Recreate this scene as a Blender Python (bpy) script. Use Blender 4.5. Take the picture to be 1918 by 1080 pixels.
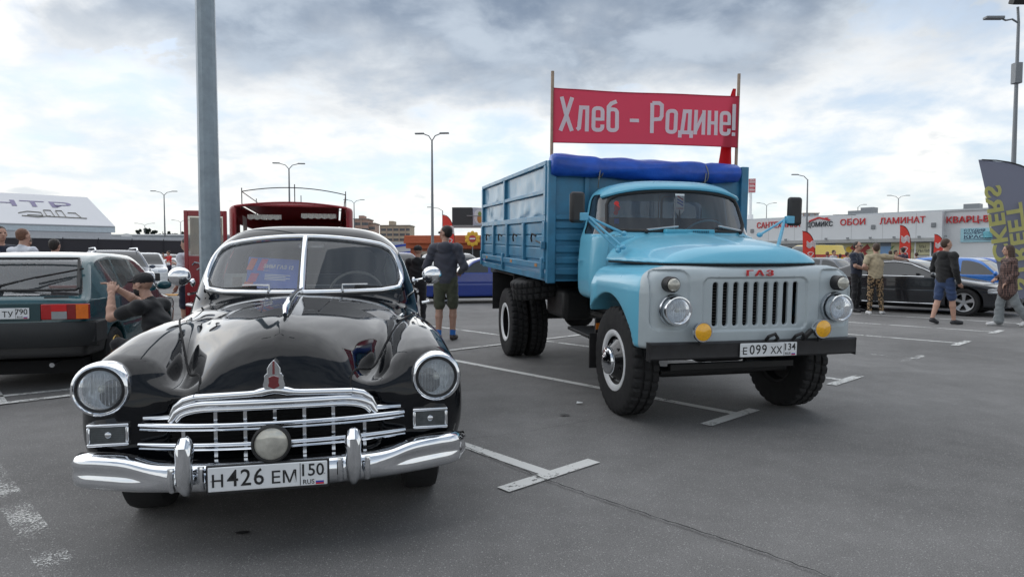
import bpy, bmesh, math, random
import numpy as np
from mathutils import Vector, Matrix, Euler
for _o in list(bpy.data.objects):
    bpy.data.objects.remove(_o, do_unlink=True)
SC = bpy.context.scene
COL = SC.collection
R = math.radians
rng = random.Random(7)

# ------------------------------------------------------------------ camera
HC = 1.4
cam_d = bpy.data.cameras.new('camera')
cam = bpy.data.objects.new('camera', cam_d); COL.objects.link(cam)
cam_d.sensor_width = 36.0; cam_d.lens = 36.0*1221.0/1918.0
cam_d.clip_start = 0.05; cam_d.clip_end = 3000
cam.location = (0, 0, HC); cam.rotation_euler = (R(90-2.626), 0, 0)
SC.camera = cam
# ------------------------------------------------------------------ exposure
vs = SC.view_settings
vs.view_transform = 'Standard'; vs.look = 'None'; vs.gamma = 1.0; vs.exposure = 0.66
vs.use_curve_mapping = False
SC.render.engine = 'CYCLES'
SC.cycles.max_bounces = 8; SC.cycles.transparent_max_bounces = 16
# ------------------------------------------------------------------ sun (veiled by cloud, behind the cars)
SUN_EL, SUN_AZ = 50.0, -42.0      # azimuth measured from +Y (away from camera) to +X
sd = bpy.data.lights.new('sun', 'SUN'); sd.energy = 1.5; sd.angle = R(112); sd.color = (1.0, .98, .95)
sun = bpy.data.objects.new('sun', sd); COL.objects.link(sun)
_v = Vector((math.sin(R(SUN_AZ))*math.cos(R(SUN_EL)), math.cos(R(SUN_AZ))*math.cos(R(SUN_EL)), math.sin(R(SUN_EL))))
sun.rotation_euler = _v.to_track_quat('Z', 'Y').to_euler()
sun.location = (0, 0, 30)
# ------------------------------------------------------------------ world: Nishita sky with broken cloud
world = bpy.data.worlds.new('World'); SC.world = world; world.use_nodes = True
def build_world():
    nt = world.node_tree; N = nt.nodes; L = nt.links; N.clear()
    def nd(t, **kw):
        n = N.new(t)
        for k, v in kw.items(): setattr(n, k, v)
        return n
    def inp(n, i, v):
        if hasattr(v, 'links') or isinstance(v, bpy.types.NodeSocket): L.new(v, n.inputs[i])
        else: n.inputs[i].default_value = v
    def math_(op, a, b=None, c=None, clamp=False):
        n = nd('ShaderNodeMath', operation=op); n.use_clamp = clamp
        inp(n, 0, a)
        if b is not None: inp(n, 1, b)
        if c is not None: inp(n, 2, c)
        return n.outputs[0]
    def mixc(f, a, b):
        n = nd('ShaderNodeMix', data_type='RGBA'); inp(n, 0, f); inp(n, 6, a); inp(n, 7, b); return n.outputs[2]
    def ramp(f, pts, smooth=True):
        n = nd('ShaderNodeMapRange'); n.interpolation_type = 'SMOOTHSTEP' if smooth else 'LINEAR'
        inp(n, 0, f); inp(n, 1, pts[0]); inp(n, 2, pts[1]); inp(n, 3, pts[2]); inp(n, 4, pts[3]); return n.outputs[0]
    sky = nd('ShaderNodeTexSky', sky_type='NISHITA'); sky.sun_disc = False
    sky.sun_elevation = R(SUN_EL); sky.sun_rotation = R(SUN_AZ); sky.air_density = 1.0; sky.dust_density = 0.8; sky.ozone_density = 1.2
    tc = nd('ShaderNodeTexCoord'); sep = nd('ShaderNodeSeparateXYZ'); L.new(tc.outputs['Generated'], sep.inputs[0])
    x, y, z = sep.outputs
    zz = math_('ADD', math_('MAXIMUM', z, 0.0), 0.30)
    px = math_('DIVIDE', x, zz); py = math_('DIVIDE', y, zz)
    comb = nd('ShaderNodeCombineXYZ'); L.new(px, comb.inputs[0]); L.new(py, comb.inputs[1])
    def noise(scale, detail, rough, off, dist=0.0, lac=2.0):
        mp = nd('ShaderNodeVectorMath', operation='ADD'); L.new(comb.outputs[0], mp.inputs[0]); mp.inputs[1].default_value = off
        n = nd('ShaderNodeTexNoise'); L.new(mp.outputs[0], n.inputs['Vector'])
        n.inputs['Scale'].default_value = scale; n.inputs['Detail'].default_value = detail
        n.inputs['Roughness'].default_value = rough; n.inputs['Distortion'].default_value = dist; n.inputs['Lacunarity'].default_value = lac
        return n.outputs['Fac']
    big = noise(0.62, 2, .5, (3.1, 1.7, 0))
    mid = noise(1.9, 9, .58, (7.3, 2.2, 0), .15)
    fine = noise(5.0, 6, .56, (1.3, 9.2, 0), .25)
    # the heavy cloud bank that hangs over the lot, its ragged lower edge ~ 15 deg up, open sky to its right
    el = math_('ARCTAN2', z, math_('SQRT', math_('ADD', math_('MULTIPLY', x, x), math_('MULTIPLY', y, y))))
    az = math_('ARCTAN2', x, y)
    dens = math_('ADD', math_('ADD', math_('MULTIPLY', big, .50), math_('MULTIPLY', mid, .55)), math_('MULTIPLY', fine, .22))
    wob = math_('ADD', math_('MULTIPLY', math_('SUBTRACT', mid, .5), .50), math_('MULTIPLY', math_('SUBTRACT', fine, .5), .16))
    bank_e = ramp(math_('ADD', el, wob), (R(11.5), R(19), 0, 1))
    azw = math_('ABSOLUTE', math_('SUBTRACT', az, R(0)))
    bank_a = ramp(math_('ADD', azw, math_('MULTIPLY', wob, 1.1)), (R(29), R(42), 1, 0))
    overh = ramp(el, (R(21), R(33), 0, 1))
    bank = math_('MAXIMUM', math_('MULTIPLY', bank_e, bank_a), math_('MULTIPLY', overh, ramp(dens, (.40, .60, .62, 1.0))))
    cover = ramp(dens, (.48, .68, .52, 1))
    cover = math_('MAXIMUM', cover, ramp(bank, (.0, .35, 0, 1)))
    # small grey rags of cloud
    rag = ramp(math_('ADD', math_('MULTIPLY', mid, .55), math_('MULTIPLY', fine, .55)), (.60, .72, 0, 1))
    white = mixc(ramp(math_('ADD', math_('MULTIPLY', fine, .45), math_('MULTIPLY', mid, .55)), (.36, .60, 0, 1)), (.55, .61, .665, 1), (.85, .835, .80, 1))
    grey = mixc(ramp(math_('ADD', math_('MULTIPLY', mid, .5), math_('MULTIPLY', fine, .5)), (.38, .62, 0, 1)), (.155, .20, .27, 1), (.42, .475, .54, 1))
    shade = math_('MAXIMUM', bank, math_('MULTIPLY', rag, .62))
    cl = mixc(shade, white, grey)
    bgs = nd('ShaderNodeBackground'); L.new(sky.outputs[0], bgs.inputs[0]); bgs.inputs[1].default_value = 0.11
    bgc = nd('ShaderNodeBackground'); L.new(cl, bgc.inputs[0]); bgc.inputs[1].default_value = CLOUD_STRENGTH
    # horizon haze: cover rises to 0.75 near the horizon
    hz = ramp(el, (0.0, R(9), .97, 0))
    cov = math_('MAXIMUM', cover, hz)
    cov = math_('MULTIPLY', cov, .95)
    mx = nd('ShaderNodeMixShader'); L.new(cov, mx.inputs[0]); L.new(bgs.outputs[0], mx.inputs[1]); L.new(bgc.outputs[0], mx.inputs[2])
    out = nd('ShaderNodeOutputWorld'); L.new(mx.outputs[0], out.inputs[0])
CLOUD_STRENGTH = 0.84
build_world()

# ------------------------------------------------------------------ pixel helpers (photograph pixel -> place)
F_, CX_, CY_ = 1221.0, 959.0, 540.0
_cp, _sp = math.cos(R(2.626)), math.sin(R(2.626))
def ray(px, py):
    dx, dy = (px-CX_)/F_, (CY_-py)/F_
    return Vector((dx, _cp+dy*_sp, -_sp+dy*_cp))
def ground(px, py, z=0.0):
    d = ray(px, py); t = (z-HC)/d.z
    return Vector((d.x*t, d.y*t, z))
def at(px, py, Y):
    d = ray(px, py); t = Y/d.y
    return Vector((d.x*t, Y, HC+d.z*t))

# ------------------------------------------------------------------ materials
MATS = {}
def mat(name, col=(.5, .5, .5), rough=.5, metal=0.0, coat=0.0, var=.12, vs=6.0, bump=0.0, bs=60.0, spec=.5, rv=.15, emit=None, es=1.0, sheen=0.0, trans=0.0):
    if name in MATS: return MATS[name]
    m = bpy.data.materials.new(name); m.use_nodes = True; MATS[name] = m
    nt = m.node_tree; b = nt.nodes['Principled BSDF']; L = nt.links
    c = (*col, 1)
    b.inputs['Roughness'].default_value = rough; b.inputs['Metallic'].default_value = metal
    b.inputs['Coat Weight'].default_value = coat; b.inputs['Coat Roughness'].default_value = .04
    b.inputs['Specular IOR Level'].default_value = spec
    b.inputs['Sheen Weight'].default_value = sheen
    b.inputs['Base Color'].default_value = c
    tc = nt.nodes.new('ShaderNodeTexCoord')
    if var > 0 or rv > 0:
        n = nt.nodes.new('ShaderNodeTexNoise'); L.new(tc.outputs['Object'], n.inputs['Vector'])
        n.inputs['Scale'].default_value = vs; n.inputs['Detail'].default_value = 6; n.inputs['Roughness'].default_value = .62
        if var > 0:
            mr = nt.nodes.new('ShaderNodeMapRange'); L.new(n.outputs['Fac'], mr.inputs[0])
            mr.inputs[1].default_value = .25; mr.inputs[2].default_value = .75
            mr.inputs[3].default_value = 1-var; mr.inputs[4].default_value = 1+var
            h = nt.nodes.new('ShaderNodeHueSaturation'); h.inputs['Color'].default_value = c
            L.new(mr.outputs[0], h.inputs['Value']); L.new(h.outputs[0], b.inputs['Base Color'])
        if rv > 0:
            mr = nt.nodes.new('ShaderNodeMapRange'); L.new(n.outputs['Fac'], mr.inputs[0])
            mr.inputs[1].default_value = .3; mr.inputs[2].default_value = .7
            mr.inputs[3].default_value = max(.01, rough*(1-rv)); mr.inputs[4].default_value = min(1, rough*(1+rv))
            L.new(mr.outputs[0], b.inputs['Roughness'])
    if bump > 0:
        n2 = nt.nodes.new('ShaderNodeTexNoise'); L.new(tc.outputs['Object'], n2.inputs['Vector'])
        n2.inputs['Scale'].default_value = bs; n2.inputs['Detail'].default_value = 5
        bp = nt.nodes.new('ShaderNodeBump'); bp.inputs['Strength'].default_value = bump; bp.inputs['Distance'].default_value = .01
        L.new(n2.outputs['Fac'], bp.inputs['Height']); L.new(bp.outputs[0], b.inputs['Normal'])
    if emit:
        b.inputs['Emission Color'].default_value = (*emit, 1); b.inputs['Emission Strength'].default_value = es
    if trans > 0:     # light seeping through cloth
        t = nt.nodes.new('ShaderNodeBsdfTranslucent'); t.inputs[0].default_value = c
        mx = nt.nodes.new('ShaderNodeMixShader'); mx.inputs[0].default_value = trans
        o = nt.nodes['Material Output']
        L.new(b.outputs[0], mx.inputs[1]); L.new(t.outputs[0], mx.inputs[2]); L.new(mx.outputs[0], o.inputs[0])
    return m
def glass(name, tint=(.75, .8, .82), dark=.0, ior=1.5, rough=.01, glare=(.32, .34, .36)):
    """thin sheet glass: Fresnel mirror over a tinted clear sheet, plus reflected light painted as an optional pale film"""
    if name in MATS: return MATS[name]
    m = bpy.data.materials.new(name); m.use_nodes = True; MATS[name] = m
    nt = m.node_tree; N = nt.nodes; L = nt.links; N.remove(N['Principled BSDF']); o = N['Material Output']
    tr = N.new('ShaderNodeBsdfTransparent'); tr.inputs[0].default_value = (*tint, 1)
    gl = N.new('ShaderNodeBsdfGlossy'); gl.inputs['Roughness'].default_value = rough; gl.inputs[0].default_value = (.95, .97, 1, 1)
    fr = N.new('ShaderNodeFresnel'); fr.inputs[0].default_value = ior
    mm = N.new('ShaderNodeMath'); mm.operation = 'MULTIPLY'; mm.use_clamp = True; L.new(fr.outputs[0], mm.inputs[0]); mm.inputs[1].default_value = 1.8
    mx = N.new('ShaderNodeMixShader'); L.new(mm.outputs[0], mx.inputs[0]); L.new(tr.outputs[0], mx.inputs[1]); L.new(gl.outputs[0], mx.inputs[2])
    last = mx
    if dark > 0:
        df = N.new('ShaderNodeBsdfDiffuse'); df.inputs[0].default_value = (*glare, 1)  # pale diffuse layer stands in for reflections and glimmer on the glass
        m2 = N.new('ShaderNodeMixShader'); m2.inputs[0].default_value = dark
        L.new(mx.outputs[0], m2.inputs[1]); L.new(df.outputs[0], m2.inputs[2]); last = m2
    L.new(last.outputs[0], o.inputs[0])
    return m
def two_tone(name, c1, c2, scale, th, rough=.8, kind='noise', w=.03, bump=.0):
    """cloth or print with two colours in patches"""
    if name in MATS: return MATS[name]
    m = mat(name, c1, rough, var=0, rv=0); nt = m.node_tree; L = nt.links; b = nt.nodes['Principled BSDF']
    tc = nt.nodes.new('ShaderNodeTexCoord')
    if kind == 'noise':
        n = nt.nodes.new('ShaderNodeTexNoise'); n.inputs['Detail'].default_value = 3; out = 'Fac'
    else:
        n = nt.nodes.new('ShaderNodeTexVoronoi'); n.feature = 'F1'; out = 'Distance'
    n.inputs['Scale'].default_value = scale; L.new(tc.outputs['Object'], n.inputs['Vector'])
    mr = nt.nodes.new('ShaderNodeMapRange'); L.new(n.outputs[out], mr.inputs[0])
    mr.inputs[1].default_value = th-w; mr.inputs[2].default_value = th+w
    mx = nt.nodes.new('ShaderNodeMix'); mx.data_type = 'RGBA'; L.new(mr.outputs[0], mx.inputs[0])
    mx.inputs[6].default_value = (*c1, 1); mx.inputs[7].default_value = (*c2, 1)
    L.new(mx.outputs[2], b.inputs['Base Color'])
    return m

# ------------------------------------------------------------------ objects
def thing(name, label, cat, loc=(0, 0, 0), rz=0.0, group=None):
    o = bpy.data.objects.new(name, None); COL.objects.link(o); o.empty_display_size = .2
    o.location = loc; o.rotation_euler = (0, 0, rz)
    o['label'] = label; o['category'] = cat
    if group: o['group'] = group
    return o
def tag(o, label, cat, group=None):
    o['label'] = label; o['category'] = cat
    if group: o['group'] = group
    return o
def setting(o, kind='structure'):
    o['kind'] = kind; return o
def copy_tree(o, parent=None):
    c = o.copy(); COL.objects.link(c); c.parent = parent
    for ch in list(o.children): copy_tree(ch, c)
    return c

def mk(name, VF, m, parent=None, smooth=40, bevel=0.0, seg=2, normals=None):
    """VF = (V, F) -> one mesh object; F ragged lists or an (n,3|4) array"""
    V, F = VF
    me = bpy.data.meshes.new(name)
    if isinstance(F, np.ndarray):
        nf, k = F.shape
        me.vertices.add(len(V)); me.vertices.foreach_set('co', np.asarray(V, dtype=np.float32).ravel())
        me.loops.add(nf*k); me.loops.foreach_set('vertex_index', F.astype(np.int32).ravel())
        me.polygons.add(nf); me.polygons.foreach_set('loop_start', np.arange(0, nf*k, k, dtype=np.int32))
        me.update(calc_edges=True)
    else:
        me.from_pydata([tuple(v) for v in V], [], [tuple(f) for f in F]); me.update()
    if isinstance(m, (list, tuple)):
        for q in m: me.materials.append(q)
    elif m: me.materials.append(m)
    if smooth is not None:
        me.polygons.foreach_set('use_smooth', np.ones(len(me.polygons), dtype=bool))
        if smooth < 180 and normals is None: me.set_sharp_from_angle(angle=R(smooth))
    if normals is not None:
        me.normals_split_custom_set_from_vertices(np.asarray(normals, dtype=np.float32))
    o = bpy.data.objects.new(name, me); COL.objects.link(o); o.parent = parent
    if bevel > 0:
        b = o.modifiers.new('edge', 'BEVEL'); b.width = bevel; b.segments = seg; b.limit_method = 'ANGLE'; b.angle_limit = R(35)
    return o

def join(*parts):
    V = []; F = []; n = 0
    for v, f in parts:
        v = np.asarray(v, float).reshape(-1, 3); V.append(v)
        F.extend([[int(i)+n for i in q] for q in f]); n += len(v)
    return np.concatenate(V), F
def xf(VF, loc=(0, 0, 0), rot=(0, 0, 0), scale=(1, 1, 1)):
    V, F = VF
    M = np.array(Euler(rot).to_matrix())
    return (np.asarray(V, float)*np.array(scale))@M.T+np.array(loc), F
def box(x0, x1, y0, y1, z0, z1):
    V = [(x, y, z) for z in (z0, z1) for y in (y0, y1) for x in (x0, x1)]
    F = [(0, 2, 3, 1), (4, 5, 7, 6), (0, 1, 5, 4), (2, 6, 7, 3), (0, 4, 6, 2), (1, 3, 7, 5)]
    return np.array(V, float), F
def cbox(c, s):
    return box(c[0]-s[0]/2, c[0]+s[0]/2, c[1]-s[1]/2, c[1]+s[1]/2, c[2]-s[2]/2, c[2]+s[2]/2)
def bar(a, b, w, h=None, up=(0, 0, 1)):
    """square bar from a to b"""
    h = h or w; a = Vector(a); b = Vector(b); d = (b-a).normalized(); u = Vector(up)
    if abs(d.dot(u)) > .98: u = Vector((1, 0, 0))
    s = d.cross(u).normalized(); u = s.cross(d)
    V = []
    for p in (a, b):
        for i, j in ((-1, -1), (1, -1), (1, 1), (-1, 1)): V.append(tuple(p+s*(w/2*i)+u*(h/2*j)))
    return np.array(V), [(3, 2, 1, 0), (4, 5, 6, 7), (0, 1, 5, 4), (1, 2, 6, 5), (2, 3, 7, 6), (3, 0, 4, 7)]
def tube(path, r, n=8, closed=False, sx=1.0, sy=1.0, up=(0, 0, 1), caps=True):
    P = [Vector(p) for p in path]; k = len(P); rr = r if hasattr(r, '__len__') else [r]*k
    V = []; F = []; prev = None
    for i in range(k):
        if closed: t = (P[(i+1) % k]-P[i-1])
        else: t = P[min(i+1, k-1)]-P[max(i-1, 0)]
        t.normalize()
        if prev is None:
            u = Vector(up)
            if abs(t.dot(u)) > .95: u = Vector((1, 0, 0)) if abs(t.x) < .9 else Vector((0, 1, 0))
        else: u = prev
        u = (u-t*t.dot(u)).normalized(); prev = u; s = t.cross(u)
        for j in range(n):
            a = 2*math.pi*j/n
            V.append(tuple(P[i]+s*(math.cos(a)*rr[i]*sx)+u*(math.sin(a)*rr[i]*sy)))
    m = k if closed else k-1
    for i in range(m):
        i2 = (i+1) % k
        for j in range(n):
            j2 = (j+1) % n; F.append((i*n+j, i*n+j2, i2*n+j2, i2*n+j))
    if not closed and caps:
        F.append(tuple(range(n-1, -1, -1))); F.append(tuple(range((k-1)*n, k*n)))
    return np.array(V), F
def lathe(prof, n=24, axis='z', c=(0, 0, 0), close=True):
    V = []; F = []
    for r, h in prof:
        for j in range(n):
            a = 2*math.pi*j/n; q = (r*math.cos(a), r*math.sin(a))
            if axis == 'z': V.append((q[0], q[1], h))
            elif axis == 'x': V.append((h, q[0], q[1]))
            else: V.append((q[0], h, q[1]))
    for i in range(len(prof)-1):
        for j in range(n):
            j2 = (j+1) % n; q = (i*n+j, i*n+j2, (i+1)*n+j2, (i+1)*n+j)
            F.append(q if axis != 'y' else q[::-1])
    if close:
        f0 = tuple(range(n-1, -1, -1)); f1 = tuple(range((len(prof)-1)*n, len(prof)*n))
        if axis == 'y': f0, f1 = f0[::-1], f1[::-1]
        if prof[0][0] > 1e-5: F.append(f0)
        if prof[-1][0] > 1e-5: F.append(f1)
    return np.array(V)+np.array(c), F
def prism(poly, d0, d1, axis='y'):
    """polygon (a,b) extruded: axis y -> (x,z) outline, axis x -> (y,z), axis z -> (x,y)"""
    n = len(poly); V = []
    for d in (d0, d1):
        for a, b in poly:
            V.append((a, d, b) if axis == 'y' else ((d, a, b) if axis == 'x' else (a, b, d)))
    F = [tuple(range(n)), tuple(range(2*n-1, n-1, -1))]
    F += [((i+1) % n, i, n+i, n+(i+1) % n) for i in range(n)]
    return np.array(V, float), F
def grid(P):
    """P[i][j] -> points"""
    P = np.asarray(P, float); a, b = P.shape[:2]
    i, j = np.meshgrid(np.arange(a-1), np.arange(b-1), indexing='ij'); k = (i*b+j).ravel()
    return P.reshape(-1, 3), [(int(q), int(q+1), int(q+b+1), int(q+b)) for q in k]
def ellipsoid(c, r, n=14, m=9, flat_back=None):
    V = []; F = []
    for i in range(m+1):
        t = math.pi*i/m
        for j in range(n):
            a = 2*math.pi*j/n
            V.append((c[0]+r[0]*math.sin(t)*math.cos(a), c[1]+r[1]*math.sin(t)*math.sin(a), c[2]+r[2]*math.cos(t)))
    for i in range(m):
        for j in range(n):
            j2 = (j+1) % n; F.append((i*n+j, (i+1)*n+j, (i+1)*n+j2, i*n+j2))
    return np.array(V), F

def text(name, s, size, m, parent=None, M=None, ext=.002, sx=1.0, bold=0.0, align='CENTER', shear=0.0, spacing=1.0):
    """lettering as a thin mesh; M (4x4) places it: text runs along +x, up along +y, faces +z"""
    c = bpy.data.curves.new(name, 'FONT'); c.body = s; c.size = size; c.align_x = align; c.align_y = 'CENTER'
    c.extrude = ext; c.offset = bold; c.shear = shear; c.space_character = spacing; c.resolution_u = 3
    o = bpy.data.objects.new(name, c); COL.objects.link(o)
    dg = bpy.context.evaluated_depsgraph_get(); me = bpy.data.meshes.new_from_object(o.evaluated_get(dg))
    bpy.data.objects.remove(o, do_unlink=True)
    me.transform(Matrix.Diagonal((sx, 1, 1, 1)))
    if M is not None: me.transform(M)
    me.materials.clear(); me.materials.append(m); me.name = name
    o = bpy.data.objects.new(name, me); COL.objects.link(o); o.parent = parent
    return o
def face_matrix(loc, right, up):
    r = Vector(right).normalized(); u = Vector(up).normalized(); n = r.cross(u).normalized(); u = n.cross(r)
    M = Matrix.Identity(4)
    for i in range(3): M[i][0] = r[i]; M[i][1] = u[i]; M[i][2] = n[i]; M[i][3] = loc[i]
    return M

# ------------------------------------------------------------------ implicit-surface kit
def spl(xs, ys):
    """smooth monotone-ish cubic through the points, as a fast table"""
    xs = np.array(xs, float); ys = np.array(ys, float); n = len(xs)
    h = np.diff(xs); d = np.diff(ys)/h; m = np.zeros(n)
    m[0] = d[0]; m[-1] = d[-1]
    for i in range(1, n-1):
        m[i] = 0 if d[i-1]*d[i] <= 0 else (h[i-1]+h[i])*2/2*1.0/((h[i]/d[i-1]+h[i-1]/d[i])) if False else 2*d[i-1]*d[i]/(d[i-1]+d[i])
    X = np.linspace(xs[0], xs[-1], 400); k = np.clip(np.searchsorted(xs, X)-1, 0, n-2)
    t = (X-xs[k])/h[k]
    Y = (2*t**3-3*t**2+1)*ys[k]+(t**3-2*t**2+t)*h[k]*m[k]+(-2*t**3+3*t**2)*ys[k+1]+(t**3-t**2)*h[k]*m[k+1]
    return lambda q: np.interp(q, X, Y)
def smin(a, b, k):
    h = np.maximum(k-np.abs(a-b), 0)/k
    return np.minimum(a, b)-h*h*k*.25
def smax(a, b, k): return -smin(-a, -b, k)
def smaxn(k, *a):
    r = a[0]
    for q in a[1:]: r = smax(r, q, k)
    return r
def polish(f, V, h, it=3):
    e = h*.25
    for _ in range(it):
        g = np.stack([(f(V+d)-f(V-d))/(2*e) for d in np.eye(3)*e], 1)
        v = f(V); q = np.maximum((g*g).sum(1), .15)
        V = V-np.clip(v/q, -h, h)[:, None]*g
    g = np.stack([(f(V+d)-f(V-d))/(2*e) for d in np.eye(3)*e], 1)
    return V, g/np.maximum(np.linalg.norm(g, axis=1), 1e-9)[:, None]
def sdf_mesh(f, lo, hi, h, lip=1.6, it=3):
    lo = np.array(lo, float); n = np.ceil((np.array(hi, float)-lo)/h).astype(int); c = 4; nb = (n+c-1)//c; n = nb*c+1
    B = np.indices(nb).reshape(3, -1).T
    fc = f(lo+(B*c+c/2)*h)
    act = np.abs(fc) < c*h*.87*lip+h
    Fv = np.repeat(np.repeat(np.repeat(fc.reshape(nb), c, 0), c, 1), c, 2)
    Fv = np.pad(Fv, ((0, 1),)*3, mode='edge')
    A = act.reshape(nb); M = np.zeros(n, bool)
    M[:-1, :-1, :-1] = np.repeat(np.repeat(np.repeat(A, c, 0), c, 1), c, 2)
    for ax in range(3):
        s1 = [slice(None)]*3; s2 = [slice(None)]*3; s1[ax] = slice(1, None); s2[ax] = slice(0, -1)
        M2 = M.copy(); M2[tuple(s1)] |= M[tuple(s2)]; M = M2
    idx = np.argwhere(M)
    val = np.empty(len(idx))
    for i in range(0, len(idx), 400000): val[i:i+400000] = f(lo+idx[i:i+400000]*h)
    Fv[M] = val
    # surface nets
    S = Fv < 0
    cnt = sum(S[i:n[0]-1+i, j:n[1]-1+j, k:n[2]-1+k].astype(np.int8) for i in (0, 1) for j in (0, 1) for k in (0, 1))
    cm = (cnt > 0) & (cnt < 8)
    ci = np.argwhere(cm); vid = -np.ones(cm.shape, np.int64); vid[cm] = np.arange(len(ci))
    acc = np.zeros((len(ci), 3)); num = np.zeros(len(ci))
    cor = [(i, j, k) for i in (0, 1) for j in (0, 1) for k in (0, 1)]
    for a in cor:
        for ax in range(3):
            if a[ax]: continue
            b = list(a); b[ax] = 1
            fa = Fv[ci[:, 0]+a[0], ci[:, 1]+a[1], ci[:, 2]+a[2]]; fb = Fv[ci[:, 0]+b[0], ci[:, 1]+b[1], ci[:, 2]+b[2]]
            cr = (fa < 0) != (fb < 0)
            t = np.where(cr, fa/np.where(cr, fa-fb, 1), 0)
            p = np.tile(np.array(a, float), (len(ci), 1)); p[:, ax] = t
            acc[cr] += p[cr]; num[cr] += 1
    V = lo+(ci+acc/num[:, None])*h
    quads = []
    for ax in range(3):
        u, v = (ax+1) % 3, (ax+2) % 3
        s1 = [slice(None)]*3; s2 = [slice(None)]*3; s1[ax] = slice(0, -1); s2[ax] = slice(1, None)
        cr = S[tuple(s1)] != S[tuple(s2)]
        e = np.argwhere(cr); ok = (e[:, u] > 0) & (e[:, v] > 0) & (e[:, u] < n[u]-1) & (e[:, v] < n[v]-1); e = e[ok]
        flip = S[tuple(s1)][tuple(e.T)]
        def cell(du, dv):
            q = e.copy(); q[:, u] -= du; q[:, v] -= dv; return vid[tuple(q.T)]
        q = np.stack([cell(1, 1), cell(0, 1), cell(0, 0), cell(1, 0)], 1)
        q[~flip] = q[~flip][:, ::-1]
        quads.append(q)
    Q = np.concatenate(quads); Q = Q[(Q >= 0).all(1)]
    T = np.concatenate([Q[:, [0, 1, 2]], Q[:, [0, 2, 3]]])
    V, Nn = polish(f, V, h, it)
    return V, T, Nn
def split(V, T, N, g):
    """cut a triangle mesh along g=0; returns (V, N, tris with g<0, tris with g>0)"""
    gv = g(V) if callable(g) else g
    s = gv < 0; k = s[T].sum(1)
    Tin = list(T[k == 3]); Tout = list(T[k == 0]); nv = []; nn = []; ed = {}; base = len(V)
    def cut(a, b):
        key = (a, b) if a < b else (b, a)
        if key not in ed:
            t = gv[a]/(gv[a]-gv[b]); t = min(max(t, 0), 1)
            nv.append(V[a]+(V[b]-V[a])*t); q = N[a]+(N[b]-N[a])*t; nn.append(q/max(np.linalg.norm(q), 1e-9)); ed[key] = base+len(nv)-1
        return ed[key]
    for t in T[(k > 0) & (k < 3)]:
        a, b, c = (int(q) for q in t)
        odd = s[a]+0+s[b]+s[c] == 1      # one inside
        for _ in range(3):
            if s[a] == odd and s[b] != odd and s[c] != odd: break
            a, b, c = b, c, a
        ab = cut(a, b); ac = cut(a, c)
        one = [(a, ab, ac)]; two = [(ab, b, c), (ab, c, ac)]
        if odd: Tin += one; Tout += two
        else: Tin += two; Tout += one
    V2 = np.concatenate([V, np.array(nv).reshape(-1, 3)]); N2 = np.concatenate([N, np.array(nn).reshape(-1, 3)])
    return V2, N2, np.array(Tin, np.int64).reshape(-1, 3), np.array(Tout, np.int64).reshape(-1, 3)
def piece(name, V, N, T, m, parent, push=0.0, use_normals=True):
    if len(T) == 0: return None
    u, inv = np.unique(T, return_inverse=True)
    v = V[u]+N[u]*push
    return mk(name, (v, inv.reshape(-1, 3)), m, parent, smooth=180, normals=N[u] if use_normals else None)
def solve_axis(f, pts, axis, a, b, it=36, steps=60):
    """first zero of f when walking along an axis from a to b; pts (n,3)"""
    P = np.array(pts, float); n = len(P); s = np.linspace(a, b, steps)
    lo = np.full(n, b); hi = np.full(n, b); found = np.zeros(n, bool); P[:, axis] = a; prev = f(P)
    for i in range(1, steps):
        P[:, axis] = s[i]; v = f(P); c = (~found) & (prev > 0) & (v <= 0)
        lo[c] = s[i-1]; hi[c] = s[i]; found |= c; prev = v
    for _ in range(it):
        m = (lo+hi)/2; P[:, axis] = m; v = f(P); lo = np.where(v > 0, m, lo); hi = np.where(v > 0, hi, m)
    P[:, axis] = (lo+hi)/2
    return P
def outline(g2, c, n=72, rmax=1.5):
    """trace g2(a,b)=0 around c (star-shaped): array (n,2)"""
    th = np.linspace(0, 2*math.pi, n, endpoint=False); lo = np.zeros(n); hi = np.full(n, rmax)
    for _ in range(40):
        m = (lo+hi)/2; v = g2(c[0]+m*np.cos(th), c[1]+m*np.sin(th)); lo = np.where(v < 0, m, lo); hi = np.where(v < 0, hi, m)
    return np.stack([c[0]+lo*np.cos(th), c[1]+lo*np.sin(th)], 1)
def even(P, n, closed=True):
    """resample a polyline at equal steps"""
    P = np.asarray(P, float)
    if closed: P = np.concatenate([P, P[:1]])
    s = np.concatenate([[0], np.cumsum(np.linalg.norm(np.diff(P, axis=0), axis=1))])
    q = np.linspace(0, s[-1], n, endpoint=not closed)
    return np.stack([np.interp(q, s, P[:, i]) for i in range(P.shape[1])], 1)
def rrect(a, b, ca, cb, ha, hb, r):
    qa = np.abs(a-ca)-ha+r; qb = np.abs(b-cb)-hb+r
    return np.hypot(np.maximum(qa, 0), np.maximum(qb, 0))+np.minimum(np.maximum(qa, qb), 0)-r
def rbox(p, c, hs, r):
    q = np.abs(p-np.array(c))-np.array(hs)+r
    return np.linalg.norm(np.maximum(q, 0), axis=1)+np.minimum(q.max(1), 0)-r
def cone_sd(p, a, b, ra, rb):
    """round cone between two joints"""
    a = np.array(a, float); b = np.array(b, float); d = b-a; l2 = max((d*d).sum(), 1e-9)
    t = np.clip(((p-a)@d)/l2, 0, 1)
    return np.linalg.norm(p-a-t[:, None]*d, axis=1)-(ra+(rb-ra)*t)
def ell_sd(p, c, r):
    q = (p-np.array(c))/np.array(r); k = np.linalg.norm(q, axis=1); k2 = np.linalg.norm(q/np.array(r), axis=1)
    return k*(k-1)/np.maximum(k2, 1e-9)
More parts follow.
